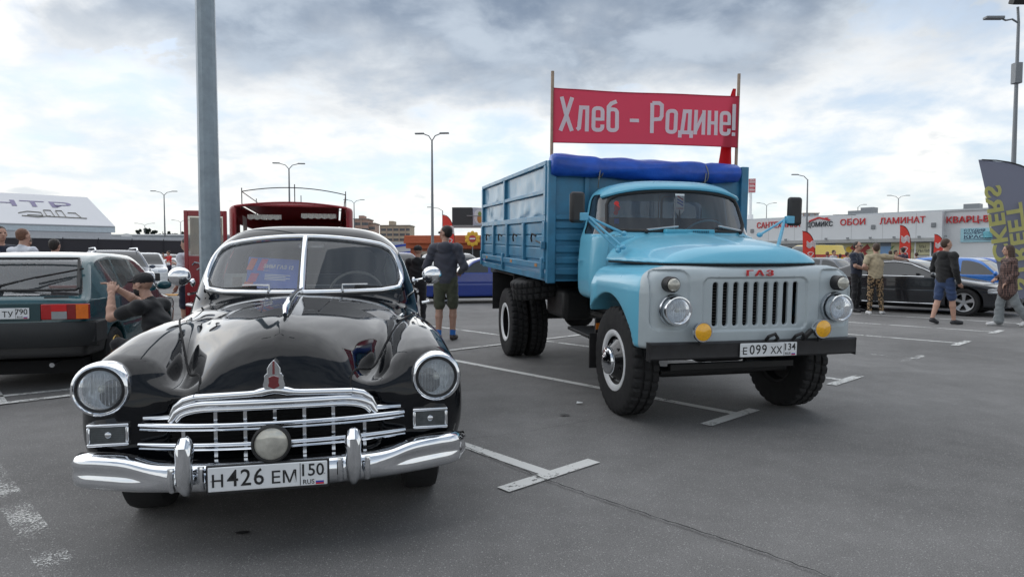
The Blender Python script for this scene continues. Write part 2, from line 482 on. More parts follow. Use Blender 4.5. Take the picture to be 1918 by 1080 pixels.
# ================================================================== ground
def asphalt_mat():
    m = bpy.data.materials.new('asphalt'); m.use_nodes = True; nt = m.node_tree; N = nt.nodes; L = nt.links; b = N['Principled BSDF']
    tc = N.new('ShaderNodeTexCoord')
    def noise(s, d, r=.6):
        n = N.new('ShaderNodeTexNoise'); n.inputs['Scale'].default_value = s; n.inputs['Detail'].default_value = d; n.inputs['Roughness'].default_value = r
        L.new(tc.outputs['Object'], n.inputs['Vector']); return n.outputs['Fac']
    def rng_(v, a, b_, c, d):
        n = N.new('ShaderNodeMapRange'); L.new(v, n.inputs[0])
        for i, q in enumerate((a, b_, c, d)): n.inputs[i+1].default_value = q
        return n.outputs[0]
    def mul(a, b_):
        n = N.new('ShaderNodeMath'); n.operation = 'MULTIPLY'; L.new(a, n.inputs[0]); L.new(b_, n.inputs[1]); return n.outputs[0]
    big = rng_(noise(.35, 5), .3, .7, .70, 1.24); mid = rng_(noise(3.0, 6), .3, .7, .88, 1.12); fine = rng_(noise(160, 3, .7), .3, .7, .45, 1.55)
    vo = N.new('ShaderNodeTexVoronoi'); vo.inputs['Scale'].default_value = 105; L.new(tc.outputs['Object'], vo.inputs['Vector'])
    sep = N.new('ShaderNodeSeparateColor'); L.new(vo.outputs['Color'], sep.inputs[0])
    agg = mul(rng_(sep.outputs[0], .72, .97, 0, .75), rng_(vo.outputs['Distance'], .25, .5, 1, 0))   # pale stones
    val = mul(mul(big, mid), fine)
    base = N.new('ShaderNodeMix'); base.data_type = 'RGBA'; L.new(agg, base.inputs[0])
    hs = N.new('ShaderNodeHueSaturation'); hs.inputs['Color'].default_value = (.165, .161, .158, 1); L.new(val, hs.inputs['Value'])
    L.new(hs.outputs[0], base.inputs[6]); base.inputs[7].default_value = (.38, .375, .365, 1)
    # oil spots
    ov = N.new('ShaderNodeTexVoronoi'); ov.inputs['Scale'].default_value = .7; L.new(tc.outputs['Object'], ov.inputs['Vector'])
    oil = mul(rng_(ov.outputs['Distance'], .03, .075, .75, 0), rng_(noise(9, 3), .35, .6, .2, 1))
    o2 = N.new('ShaderNodeMix'); o2.data_type = 'RGBA'; L.new(oil, o2.inputs[0]); L.new(base.outputs[2], o2.inputs[6]); o2.inputs[7].default_value = (.03, .03, .031, 1)
    L.new(o2.outputs[2], b.inputs['Base Color'])
    b.inputs['Roughness'].default_value = .82; b.inputs['Specular IOR Level'].default_value = .35
    bp = N.new('ShaderNodeBump'); bp.inputs['Strength'].default_value = .55; bp.inputs['Distance'].default_value = .006
    L.new(noise(140, 4, .7), bp.inputs['Height']); L.new(bp.outputs[0], b.inputs['Normal'])
    return m
M_ASPH = asphalt_mat()
def ground_mesh():
    # finer near the camera, out to the horizon
    e = [-1500, -400, -120, -40, -12, -4, 0, 4, 12, 40, 120, 400, 1500]
    P = [[(x, y, 0) for y in e] for x in e]
    return grid(np.array(P)[:, ::1])
g_ = mk('parking_ground', ground_mesh(), M_ASPH, smooth=None); setting(g_)
me = g_.data; me.flip_normals() if me.polygons[0].normal.z < 0 else None

def worn_mat(name, wear, sc=26):
    m = bpy.data.materials.new(name); m.use_nodes = True; nt = m.node_tree; N = nt.nodes; L = nt.links; b = N['Principled BSDF']
    tc = N.new('ShaderNodeTexCoord')
    n = N.new('ShaderNodeTexNoise'); n.inputs['Scale'].default_value = sc; n.inputs['Detail'].default_value = 7; n.inputs['Roughness'].default_value = .75; L.new(tc.outputs['Object'], n.inputs['Vector'])
    n2 = N.new('ShaderNodeTexNoise'); n2.inputs['Scale'].default_value = 3; n2.inputs['Detail'].default_value = 3; L.new(tc.outputs['Object'], n2.inputs['Vector'])
    ad = N.new('ShaderNodeMath'); ad.operation = 'ADD'; L.new(n.outputs['Fac'], ad.inputs[0])
    ml = N.new('ShaderNodeMath'); ml.operation = 'MULTIPLY'; L.new(n2.outputs['Fac'], ml.inputs[0]); ml.inputs[1].default_value = .6; L.new(ml.outputs[0], ad.inputs[1])
    mr = N.new('ShaderNodeMapRange'); L.new(ad.outputs[0], mr.inputs[0]); mr.inputs[1].default_value = wear; mr.inputs[2].default_value = wear+.09
    b.inputs['Base Color'].default_value = (.62, .62, .60, 1); b.inputs['Roughness'].default_value = .75
    tr = N.new('ShaderNodeBsdfTransparent'); mx = N.new('ShaderNodeMixShader'); L.new(mr.outputs[0], mx.inputs[0]); L.new(tr.outputs[0], mx.inputs[1]); L.new(b.outputs[0], mx.inputs[2])
    L.new(mx.outputs[0], N['Material Output'].inputs[0])
    return m
M_LINE = worn_mat('line_paint', .62); M_LINE_OLD = worn_mat('worn_line_paint', .70); M_LINE_VOLD = worn_mat('scuffed_line_paint', .83)
D1 = Vector((-1116, 1221, 0)).normalized(); D2 = Vector((D1.y, -D1.x, 0)).normalized()      # along a bay, and along the row of bays
if D2.x < 0: D2 = -D2
def line(a, b, w=.10, m=None, z=.004):
    a = Vector(a); b = Vector(b); d = (b-a).normalized(); s = Vector((-d.y, d.x, 0)); n = max(2, int((b-a).length/.5))
    P = [[tuple(a+(b-a)*(i/n)+s*(w/2*j)+Vector((0, 0, z))) for j in (-1, 1)] for i in range(n+1)]
    V, F = grid(np.array(P)); 
    o = mk('bay_line', (V, [f[::-1] for f in F]), m or M_LINE, smooth=None)
    if o.data.polygons[0].normal.z < 0: o.data.flip_normals()
    return setting(o)
T1 = ground(1033, 889)
step = 2.43
for k in range(-1, 9):
    j = T1+D2*(step*k)
    if k == -1:
        continue
    mm = (M_LINE, M_LINE, M_LINE_OLD, M_LINE_VOLD, M_LINE_OLD, M_LINE_OLD)[min(max(k, 0), 5)]
    line(j-D1*.0, j+D1*5.0, .10, mm)
    off = .0 if k != 1 else -.15
    line(j-D2*(.42-off), j+D2*(.42+off), .11, mm, .008)
# next row of bays, back to back
for k in range(-3, 10):
    j = T1+D2*(step*k)+D1*5.0
    if k < 3: line(j+D1*.0, j+D1*5.0, .10, M_LINE_OLD)
line(T1+D1*5.0+D2*(-step*3), T1+D1*5.0+D2*(step*6), .10, M_LINE_OLD, .012)
# line beside the green hatchback and the scuffed one in the left foreground
line(ground(-60, 748), ground(150, 727), .10, M_LINE_OLD)
line(ground(-25, 870), ground(125, 1085), .14, worn_mat('peeling_line_paint', .84, 80))
# crack across the foreground
def crack(px, w=.010):
    P = [ground(*q) for q in px]; P = even(np.array(P), 90, False); r2 = random.Random(4)
    for i in range(len(P)): P[i] += np.array((r2.uniform(-.006, .006), r2.uniform(-.006, .006), 0))
    rows = []
    for i in range(len(P)):
        d = P[min(i+1, len(P)-1)]-P[max(i-1, 0)]; d /= np.linalg.norm(d); s = np.array((-d[1], d[0], 0)); ww = w*r2.uniform(.5, 1.5)
        rows.append([P[i]+s*ww*q+np.array((0, 0, .0135)) for q in (-.5, .5)])
    V, F = grid(np.array(rows)); o = mk('asphalt_crack', (V, F), mat('crack_dark', (.012, .012, .012), .95), smooth=None)
    if o.data.polygons[0].normal.z < 0: o.data.flip_normals()
    setting(o)
crack([(780, 800), (880, 842), (1010, 896), (1150, 945), (1290, 992), (1420, 1035), (1560, 1086)], .0075)
crack([(860, 826), (980, 812), (1090, 792), (1180, 770)], .003)

def stain(px, py, r, seed):
    r6 = random.Random(seed); c = ground(px, py, .0125); n = 18
    P = [(c.x+r*(1+.35*math.sin(2*a+seed)+r6.uniform(-.15, .15))*math.cos(a), c.y+r*.7*(1+r6.uniform(-.2, .2))*math.sin(a), .0125) for a in np.linspace(0, 2*math.pi, n, endpoint=False)]
    setting(mk('oil_stain', (np.array(P), [tuple(range(n))]), mat('oil', (.016, .016, .017), .5, var=.4, vs=20), smooth=None))
for q in ((455, 996, .030, 1), (1058, 776, .035, 2)): stain(*q)
# ================================================================== shared vehicle materials
M_BLACKPAINT = mat('black_paint', (.004, .005, .007), .045, coat=0.0, spec=.34, var=.3, vs=3, rv=.4)
M_CHROME = mat('chrome', (.78, .80, .83), .07, 1.0, var=.05, rv=.5, vs=9)
M_CHROME_DULL = mat('dull_chrome', (.62, .64, .67), .2, 1.0, var=.08, rv=.4)
M_RUBBER = mat('tyre_rubber', (.014, .014, .015), .82, var=.3, vs=14, bump=.25, bs=120)
M_BLACK = mat('satin_black', (.012, .012, .013), .5, var=.2)
M_DARK = mat('dark_void', (.006, .006, .007), .9, var=0, rv=0)
M_WHITE = mat('white_paint', (.78, .79, .80), .4, var=.05)
M_PLATE = mat('plate_white', (.74, .76, .78), .35, var=.04)
M_PLATE_INK = mat('plate_ink', (.012, .012, .014), .5, var=0)
M_RED_P = mat('flag_red', (.55, .02, .03), .5, var=0); M_BLUE_P = mat('flag_blue', (.02, .06, .42), .5, var=0)
M_GLASS = glass('window_glass', (.90, .92, .92), .09)
M_LENS = glass('lens_glass', (.96, .97, .98), .22, 1.4, glare=(.62, .66, .70))
M_REFL = mat('lamp_reflector', (.70, .75, .80), .32, .8, var=.35, vs=22, bump=.8, bs=30)
M_AMBER = mat('amber_lens', (.75, .16, .008), .22, var=.15, vs=30)
M_REDLENS = mat('red_lens', (.42, .012, .014), .2, var=.15, vs=30)

def plate(parent, loc, main, region, flag='full', rx=0.0, rz=0.0, holder=True, w=.52, h=.112):
    """Russian plate facing -y in its parent's space"""
    RM = Euler((rx, 0, rz)).to_matrix().to_4x4(); RM.translation = Vector(loc)
    def place(VF):
        V, F = VF; return (np.asarray(V, float)@np.array(RM.to_3x3()).T+np.array(loc), F)
    p = mk('number_plate', place(cbox((0, 0, 0), (w, .008, h))), M_PLATE, parent, bevel=.004)
    if holder: mk('plate_frame', place(cbox((0, .009, -.004), (w+.018, .012, h+.022))), M_BLACK, p, bevel=.004)
    B = RM @ face_matrix((0, -.0045, 0), (1, 0, 0), (0, 0, 1))
    def T(nm, s, size, x, z, sx=.82, m=M_PLATE_INK, bold=.0008, al='CENTER'):
        return text(nm, s, size, m, p, B @ Matrix.Translation((x, z, .0006)), ext=.0006, sx=sx, bold=bold, align=al, spacing=1.12 if nm == 'plate_digits' else 1.0)
    # big digits, smaller letters: [letter][3 digits][2 letters]
    l1, dg_, l2 = main[0], main[1:4], main[4:]
    T('plate_letter', l1, .080, -.218, -.010, 1.0); T('plate_digits', dg_, .108, -.098, -.001, .92); T('plate_letters', l2, .080, .068, -.010, 1.0, bold=.0006)
    T('plate_region', region, .080, .190, .015, .95)
    if flag:
        T('plate_country', 'RUS', .030, .176, -.038, 1.0, bold=.0002)
        for i, m in enumerate((M_WHITE, M_BLUE_P, M_RED_P)):
            mk('plate_flag', place(cbox((.226, -.0052, -.031-.008*i), (.036, .001, .008))), m, p, smooth=None)
    mk('plate_divider', place(cbox((.139, -.0048, 0), (.003, .001, h-.008))), M_PLATE_INK, p, smooth=None)
    for x in (-.245, .246): mk('plate_bolt', place(lathe([(0, -.0075), (.004, -.0065), (.004, -.004)], 8, 'y', (x, 0, -.004 if x < 0 else 0))), M_CHROME_DULL, p)
    return p

def wheel_car(parent, x, y, r=.33, w=.2, side=-1, style='cap', rimr=.2, cz=None):
    """wheel on the x axis; side -1 = outer face towards -x"""
    cz = r if cz is None else cz; s = side
    T = [(rimr, s*-w*.42), (rimr+.012, s*-w*.5), (r-.05, s*-w*.5), (r-.012, s*-w*.42), (r, s*-w*.28), (r-.004, 0), (r, s*w*.28), (r-.012, s*w*.42), (r-.05, s*w*.5), (rimr+.012, s*w*.5), (rimr, s*w*.42)]
    if s < 0: T = T[::-1]
    t = mk('tyre', lathe(T, 40, 'x', (x, y, cz), close=False), M_RUBBER, parent)
    return t

# ================================================================== black saloon (chrome grille)
def build_saloon():
    root = thing('black_saloon', 'glossy black vintage saloon with chrome grille and a round lamp over its plate', 'car', (-1.11, 2.97, 0), R(12.7))
    h_top = spl([.10, .15, .18, .22, .30, .45, .70, 1.1, 1.5, 1.85, 2.6, 4.2, 5.0, 5.5], [.66, .73, .82, .90, .975, 1.035, 1.08, 1.12, 1.145, 1.152, 1.14, 1.12, .98, .55])
    h_wid = spl([.10, .18, .30, .50, .90, 1.4, 1.9, 4.4, 5.2, 5.5], [.34, .405, .44, .50, .685, .83, .915, .915, .80, .5])
    f_top = spl([.05, .2, .30, .42, .6, .9, 1.3, 1.7, 2.2, 3.0], [.84, .865, .89, .92, .957, .995, 1.01, .995, .92, .75])
    f_cx = spl([0, .5, 1.2, 2.2, 3.0], [.725, .722, .71, .66, .6])
    f_a = spl([0, .4, 1.0, 2.2, 3.0], [.225, .235, .245, .26, .24])
    def se(u, v, n): return (np.abs(u)**n+np.abs(v)**n)**(1/n)
    def body(p):
        X = np.abs(p[:, 0]); y = p[:, 1]; z = p[:, 2]
        zc = .60; zt = h_top(y); a = h_wid(y)
        n = 2.15+1.15*np.clip((y-1.2)/1.0, 0, 1)
        v = np.where(z > zc, (z-zc)/np.maximum(zt-zc, .03), (zc-z)/.32)
        main = (se(X/a, v, n)-1)*np.minimum(a, np.maximum(zt-zc, .1))
        main = smaxn(.08, main, .13-y+.05*np.clip(X/.4, 0, 2)**2, y-5.42)
        # raised centre rib and the two flutes of the bonnet
        main = main-(.008*np.exp(-(X/.035)**2)+.006*np.exp(-(X/.20)**4))*np.clip((y-.2)/.2, 0, 1)*np.clip((1.75-y)/.4, 0, 1)*(z > .7)
        cx = f_cx(y); fa = f_a(y); ft = f_top(y)
        v = np.where(z > zc, (z-zc)/np.maximum(ft-zc, .05), (zc-z)/.31)
        fen = (se((X-cx)/fa, v, 2.5)-1)*.22
        fen = smaxn(.17, fen, .235-y+.55*np.maximum(X-.72, 0)+.10*np.maximum(z-.72, 0)+.12*np.maximum(.5-z, 0), y-2.9)
        # rear wing
        rw = (se((X-.72)/.23, np.where(z > .6, (z-.6)/.36, (.6-z)/.31), 2.6)-1)*.22
        rw = smaxn(.3, rw, 3.0-y, y-5.35)
        b = smin(main, fen, .055); b = smin(b, rw, .10)
        # front apron joining nose and wings, z .34 .. .75
        ap = smaxn(.06, X-.74, .19-y+.10*(X/.6)**2, y-.9, z-.76, .33-z)
        b = smin(b, ap, .07)
        # cabin
        w = .815-.20*(z-1.15)-.36*np.maximum(z-1.15, 0)**2
        ws = 1.60+.36*(X/.72)**1.9+.80*(z-1.15)-y
        roof = z-(1.675-.11*(X/.68)**3.2-.055*((y-2.95)/1.1)**2)
        back = y-(4.75-1.25*(z-1.1)-.25*(X/.6)**2)
        cab = smaxn(.15, X-w, ws*.78, roof, back*.7, .9-z)
        b = smin(b, cab, .035)
        b = np.maximum(b, -(np.hypot(y-.90, z-.36)-.405)*np.where(X > .45, 1, 0)-np.where(X > .45, 0, 9))if False else b
        for ya in (.90, 4.10):
            arch = np.maximum(np.hypot(y-ya, z-.34)-.40, .50-X)
            b = smax(b, -arch, .02)
        b = smax(b, .29-z, .03)
        # grille mouth
        g = rbox(np.stack([X, y, z], 1), (0, .16, .575), (.50, .13, .135), .05)
        b = smax(b, -g, .02)
        return b
    V, T, N = sdf_mesh(body, (-1.02, 0, .22), (1.02, 5.6, 1.76), .020)
    g_ws2 = lambda x, z: smaxn(.13, z-(1.560-.16*x*x), 1.163-z-.0*x, np.abs(x)-(.742-.26*(z-1.15)))
    def g_ws(p): return np.maximum(g_ws2(p[:, 0], p[:, 2]), p[:, 1]-2.55)
    def side_win(y0, y1, lean):
        def g(p):
            y = p[:, 1]; z = p[:, 2]
            q = smaxn(.09, z-1.50, 1.19-z, y0+lean*(z-1.19)-y, y-y1)
            return np.maximum(q, .5-np.abs(p[:, 0]))
        return g
    def g_back(p):
        return np.maximum(rrect(p[:, 0], p[:, 2], 0, 1.36, .56, .14, .09), 3.6-p[:, 1])
    V, N, Tw, T = split(V, T, N, g_ws); V1, N1, TwL, TwR = split(V, Tw, N, lambda p: p[:, 0])
    piece('windscreen', V1, N1, TwL, M_GLASS, root, -.006, False); piece('windscreen', V1, N1, TwR, M_GLASS, root, -.006, False)
    for g in (side_win(2.12, 2.98, .62), side_win(3.05, 3.85, 0)):
        V, N, Tw, T = split(V, T, N, g)
        for sgn in (1, -1):
            V1, N1, a, b_ = split(V, Tw, N, lambda p: p[:, 0]*sgn); piece('side_window', V1, N1, a, M_GLASS, root, -.006, False)
    V, N, Tw, T = split(V, T, N, g_back); piece('rear_window', V, N, Tw, M_GLASS, root, -.006, False)
    # bonnet / wings / shell
    s_x = spl([0, .22, .5, .9, 1.3, 1.55, 1.8], [.352, .352, .462, .600, .710, .765, .80])
    def g_hood(p):
        X = np.abs(p[:, 0]); return smaxn(.02, X-s_x(p[:, 1]), p[:, 1]-(1.50+.10*(1-(X/.8)**2)), .735-p[:, 2])
    V, N, Th, T = split(V, T, N, g_hood); piece('bonnet', V, N, Th, M_BLACKPAINT, root)
    V, N, Tf, T = split(V, T, N, lambda p: np.maximum(p[:, 1]-1.9, p[:, 2]-1.05-.2*np.maximum(np.abs(p[:, 0])-.8, 0)))
    for sgn in (1, -1):
        V1, N1, a, b_ = split(V, Tf, N, lambda p: p[:, 0]*sgn); piece('front_wing', V1, N1, a, M_BLACKPAINT, root)
    piece('body_shell', V, N, T, M_BLACKPAINT, root)
    cz = V[T].mean(1); inn = T[(cz[:, 2] > 1.0) & (cz[:, 1] > 1.7)]
    piece('cabin_lining', V, N, inn, mat('lining_grey', (.10, .10, .105), .95), root, -.018)
    # seam of the bonnet
    ys = np.linspace(.20, 1.50, 34)
    for sgn in (-1, 1):
        P = np.stack([sgn*s_x(ys), ys, np.zeros_like(ys)], 1); P = solve_axis(body, P, 2, 1.3, .5)
        mk('bonnet_seam', tube(P, .0065, 6), M_DARK, root)
    # windscreen frame: chrome bead right round, centre post
    O = even(outline(g_ws2, (0, 1.36)), 120); P = solve_axis(body, np.stack([O[:, 0], O[:, 0]*0, O[:, 1]], 1), 1, 1.3, 2.5)
    P[:, 1] -= .006
    mk('windscreen_frame', tube(P, .021, 10, True, sy=1.0), M_CHROME, root)
    inn = P.copy(); inn[:, 0] *= .965; inn[:, 2] = 1.36+(inn[:, 2]-1.36)*.92; inn[:, 1] += .012
    mk('windscreen_gasket', tube(inn, .012, 8, True), M_BLACK, root)
    zz = np.linspace(1.165, 1.565, 8); P = solve_axis(body, np.stack([zz*0, zz*0, zz], 1), 1, 1.2, 2.5); P[:, 1] -= .012
    mk('centre_post', tube(P, .019, 10, sx=1.1), M_CHROME, root)
    # ---- interior
    mk('dashboard', xf(join(box(-.70, .70, 1.95, 2.2, .95, 1.10), box(-.70, .70, 1.90, 2.25, 1.10, 1.125))), M_BLACK, root, bevel=.02)
    for x in (-.33, .33):
        st = mk('front_seat', join(box(x-.30, x+.30, 2.75, 3.25, .45, .66), box(x-.30, x+.30, 3.2, 3.36, .6, 1.13)), mat('seat_cloth', (.045, .05, .065), .9), root, bevel=.06, seg=3)
    mk('rear_seat', join(box(-.68, .68, 3.9, 4.2, .45, 1.12),), MATS['seat_cloth'], root, bevel=.06)
    M_WHEELW = mat('ivory_plastic', (.33, .32, .29), .4)
    th = np.linspace(0, 2*math.pi, 36, endpoint=False)
    sw = np.stack([.36+.215*np.cos(th), 2.42-.09*np.sin(th), 1.10+.19*np.sin(th)], 1)
    w_ = mk('steering_wheel', tube(sw, .011, 8, True), M_WHEELW, root)
    mk('steering_spoke', join(tube([(.145, 2.42, 1.10), (.575, 2.42, 1.10)], .008, 6), tube([(.36, 2.42, 1.10), (.36, 2.1, .95)], .02, 8)), M_WHEELW, w_)
    # curtain-like pale belt cloth behind the driver's pillar
    mk('belt_strap', tube([(.66, 2.75, 1.42), (.64, 2.72, 1.3), (.66, 2.70, 1.15), (.62, 2.75, 1.02)], [.035, .05, .045, .06], 8, sx=.4), mat('cream_cloth', (.5, .5, .47), .9), root)
    mk('rear_view_mirror', xf(cbox((0, 0, 0), (.2, .03, .055)), (.03, 2.10, 1.50)), M_CHROME_DULL, root, bevel=.012)
    # cardboard sign leaning behind the glass, and a small framed paper
    build_window_sign(root)
    # ---- chrome front: lip above the mouth, arch, bars
    def on_front(x, z, off=0.0):
        x = np.atleast_1d(np.asarray(x, float)); z = np.atleast_1d(np.asarray(z, float))*np.ones_like(x)
        P = solve_axis(body_nomouth, np.stack([x, x*0, z], 1), 1, -.2, 1.5); P[:, 1] -= off; return P
    def body_nomouth(p):
        X = np.abs(p[:, 0])
        return .165+.20*(X/.6)**2.2-p[:, 1]
    xs = np.linspace(-.36, .36, 25); z = .742+.014*np.cos(xs/.36*math.pi/2)+.016*np.exp(-(xs/.06)**2)
    P = np.stack([xs, .140+.11*(np.abs(xs)/.6)**2.2, z], 1)
    mk('grille_lip', tube(P, np.where(np.abs(xs) < .07, .025, .019), 10, sx=1.0, sy=.9), M_CHROME, root)
    def arch(rx, ztop, zbot, r, off, nm):
        pts = []
        for t in np.linspace(0, 1, 41):
            u = -1+2*t; x = rx*np.sin(u*math.pi/2) if False else rx*u
            e = np.clip((abs(u)-.62)/.38, 0, 1); zq = zbot+(ztop-zbot)*math.sqrt(max(0, 1-e**2.2))
            xx = np.sign(u)*min(abs(u)*rx*1.0, rx)
            pts.append((xx, .142+.115*(abs(xx)/.6)**2.2-off, zq+.006*(1-u*u)))
        mk(nm, tube(pts, r, 10), M_CHROME, root)
    arch(.472, .708, .628, .020, .012, 'grille_arch'); arch(.445, .683, .632, .012, .016, 'grille_arch')
    # outer shoulders of the lip running down beside the arch
    for sgn in (-1, 1):
        mk('grille_shoulder', tube([(sgn*.36, .170, .742), (sgn*.41, .182, .728), (sgn*.45, .192, .70), (sgn*.475, .20, .655)], [.018, .019, .017, .012], 10), M_CHROME, root)
        mk('grille_step', tube([(sgn*.465, .195, .650), (sgn*.60, .225, .646)], [.012, .009], 8), M_CHROME, root)
    for zc, hw, nm in ((.615, .615, 'grille_bar'), (.523, .62, 'grille_bar')):
        xs = np.linspace(-hw, hw, 31); P = np.stack([xs, .098+.115*(np.abs(xs)/.6)**2.1, zc+.006*(1-(xs/hw)**2)], 1)
        b1 = mk(nm, join(tube(P, .0145, 10, sy=.75), tube(P+np.array([0, .012, -.024]), .011, 8, sy=.7)), M_CHROME, root)
    for x in (-.42, -.27, -.135, 0, .135, .27, .42):
        zt_ = .70 if abs(x) < .4 else .60
        y0 = .12+.115*(abs(x)/.6)**2.1
        mk('grille_upright', bar((x, y0+.02, .44), (x, y0+.02, zt_), .016, .012, (0, 1, 0)), M_CHROME_DULL if x else M_CHROME, root)
    mk('radiator_core', join(box(-.52, .52, .27, .30, .42, .72), *[box(-.5, .5, .262, .272, zq, zq+.006) for zq in np.arange(.44, .72, .022)]), M_DARK, root, smooth=None)
    # emblem shield
    em = mk('bonnet_emblem', prism([(-.046, .785), (-.024, .770), (.0, .765), (.024, .770), (.046, .785), (.050, .80), (.043, .825), (.044, .842), (.034, .853), (.03, .853), (.03, .878), (.017, .90), (0, .917), (-.017, .90), (-.03, .878), (-.03, .853), (-.034, .853), (-.044, .842), (-.043, .825), (-.05, .80)][::-1], .118, .20, 'y'), M_CHROME_DULL, root, bevel=.006, seg=2)
    mk('emblem_shield', prism([(-.022, .79), (0, .78), (.022, .79), (.026, .795), (.021, .812), (.024, .836), (0, .844), (-.024, .836), (-.021, .812), (-.026, .795)][::-1], .110, .125, 'y'), mat('enamel_red', (.16, .012, .018), .25, coat=1), em, bevel=.002)
    mk('emblem_ridge', bar((0, .116, .85), (0, .120, .912), .008, .01), MATS['enamel_red'], em)
    # bonnet ornament: low chrome arrow running back to the windscreen
    yy = np.array([.60, .66, .8, 1.0, 1.25, 1.5, 1.62]); P = solve_axis(body, np.stack([yy*0, yy, yy*0], 1), 2, 1.4, .6)
    up = np.array([.012, .035, .045, .045, .04, .03, .02])
    P[:, 2] += up
    mk('bonnet_ornament', tube(P, [.014, .026, .024, .020, .016, .012, .009], 10, sx=.8, sy=1.25), M_CHROME, root)
    for xl in (-.16, .16):
        yy = np.linspace(.85, 1.5, 10); P = solve_axis(body, np.stack([xl*(1+.6*(yy-.85)), yy, yy*0], 1), 2, 1.4, .6)
        mk('bonnet_crease', tube(P-np.array([0, 0, .003]), .006, 6), M_BLACKPAINT, root)
    # ---- headlights
    for sgn in (-1, 1):
        c = np.array((sgn*.787, .235, .785))
        hl = mk('headlight', lathe([(.116, .16), (.130, .06), (.129, .012), (.121, -.010), (.111, -.014), (.104, -.006)], 40, 'y', c, close=False), M_CHROME, root, smooth=60)
        mk('headlight_ring', lathe([(.104, -.006), (.099, -.010), (.093, -.002)], 40, 'y', c, close=False), M_BLACK, hl)
        mk('headlight_reflector', lathe([(.097, 0), (.085, .03), (.06, .06), (.03, .075), (0, .08)], 32, 'y', c, close=False), M_REFL, hl)
        mk('headlight_bulb', ellipsoid(c+np.array((0, .03, 0)), (.02, .03, .02)), mat('bulb_cap', (.55, .56, .5), .25, .6), hl)
        mk('headlight_lens', lathe([(.099, 0.0), (.08, -.014), (.05, -.024), (.02, -.028), (0, -.029)], 32, 'y', c, close=False), M_LENS, hl)
        # ribs of the lens
        mk('lens_flutes', join(*[bar(c+np.array((x, -.012-.012*(1-(x/.09)**2), -math.sqrt(.0078-x*x)*.9)), c+np.array((x, -.012-.012*(1-(x/.09)**2), math.sqrt(.0078-x*x)*.9)), .003, .002, (0, 1, 0)) for x in np.linspace(-.075, .075, 11)]), M_LENS, hl, smooth=None)
        # rectangular side lamps under the headlights
        cx, cz = sgn*.752, .575; y0 = .222
        fr = mk('side_lamp', join(box(cx-.090, cx+.090, y0-.012, y0+.10, cz+.038, cz+.053), box(cx-.090, cx+.090, y0-.012, y0+.10, cz-.053, cz-.038), box(cx-.090, cx-.074, y0-.011, y0+.10, cz-.038, cz+.038), box(cx+.074, cx+.090, y0-.011, y0+.10, cz-.038, cz+.038)), M_CHROME, root, bevel=.006)
        mk('side_lamp_lens', join(box(cx-.074, cx+.074, y0-.002, y0+.03, cz-.038, cz+.038), *[box(cx-.07, cx+.07, y0-.005, y0-.001, q, q+.004) for q in np.arange(cz-.03, cz+.03, .009)]), mat('smoky_lens', (.07, .08, .085), .15, coat=.6, var=.3, vs=30), fr)
        mk('side_lamp_bulb', ellipsoid((cx, y0-.004, cz), (.016, .008, .016)), M_CHROME_DULL, fr)
    # ---- round lamp in the middle
    c = np.array((0, .005, .548))
    fg = mk('spot_lamp', lathe([(.0, .085), (.04, .08), (.075, .05), (.088, .01), (.088, -.012), (.080, -.018), (.074, -.008)], 36, 'y', c, close=False), M_BLACK, root)
    mk('spot_reflector', lathe([(.076, 0), (.06, .03), (.02, .05), (0, .052)], 28, 'y', c, close=False), M_REFL, fg)
    mk('spot_lens', lathe([(.076, -.006), (.06, -.014), (.03, -.019), (0, -.02)], 28, 'y', c, close=False), mat('milky_lens', (.50, .49, .44), .12, .3, coat=1, var=.35, vs=14), fg)
    mk('spot_bracket', tube([(0, .03, .47), (0, .05, .44)], .012, 8), M_BLACK, fg)
    # ---- bumper: blade section swept round the front, raised outboard of the guards
    xs = np.concatenate([np.linspace(-.955, -.90, 5), np.linspace(-.86, .86, 59), np.linspace(.90, .955, 5)])
    yb = lambda x: -.005+.165*(np.abs(x)/.9)**2.6+.75*np.maximum(np.abs(x)-.875, 0)+ 18*np.maximum(np.abs(x)-.9, 0)**2
    prof_t = lambda x: .452+.040*(1/(1+np.exp(-(np.abs(x)-.60)/.035)))-.03*np.clip((np.abs(x)-.78)/.17, 0, 1)**2
    rows = []
    for x in xs:
        zt_ = float(prof_t(x)); zb = .318+.015*(abs(x)/.9)**2; y = float(yb(x)); hgt = zt_-zb
        end = np.clip((abs(x)-.90)/.055, 0, 1); sl = 1-.3*end
        pa = np.array([(.075, 1.0), (.03, 1.02), (.002, .96), (-.012, .84), (-.010, .68), (.003, .53), (-.002, .42), (-.010, .28), (-.004, .10), (.020, .0), (.07, -.02)])
        pb = np.array([(.075, 1.0), (.03, 1.02), (.004, .97), (-.012, .86), (-.020, .70), (-.022, .52), (-.020, .38), (-.014, .24), (-.004, .10), (.020, .0), (.07, -.02)])
        tt = np.clip((abs(x)-.44)/.22, 0, 1); tt = tt*tt*(3-2*tt); pr = pa*tt+pb*(1-tt)
        rows.append([(x, y+.05+a*1.1, zb+(hgt*b-hgt*.5)*sl+hgt*.5) for a, b in pr])
    bp = mk('bumper', grid(np.array(rows)[:, ::-1]), M_CHROME, root, smooth=70)
    for x in (-.66, .66): mk('bumper_stay', box(x-.04, x+.04, .20, .6, .35, .42), M_BLACK, root)
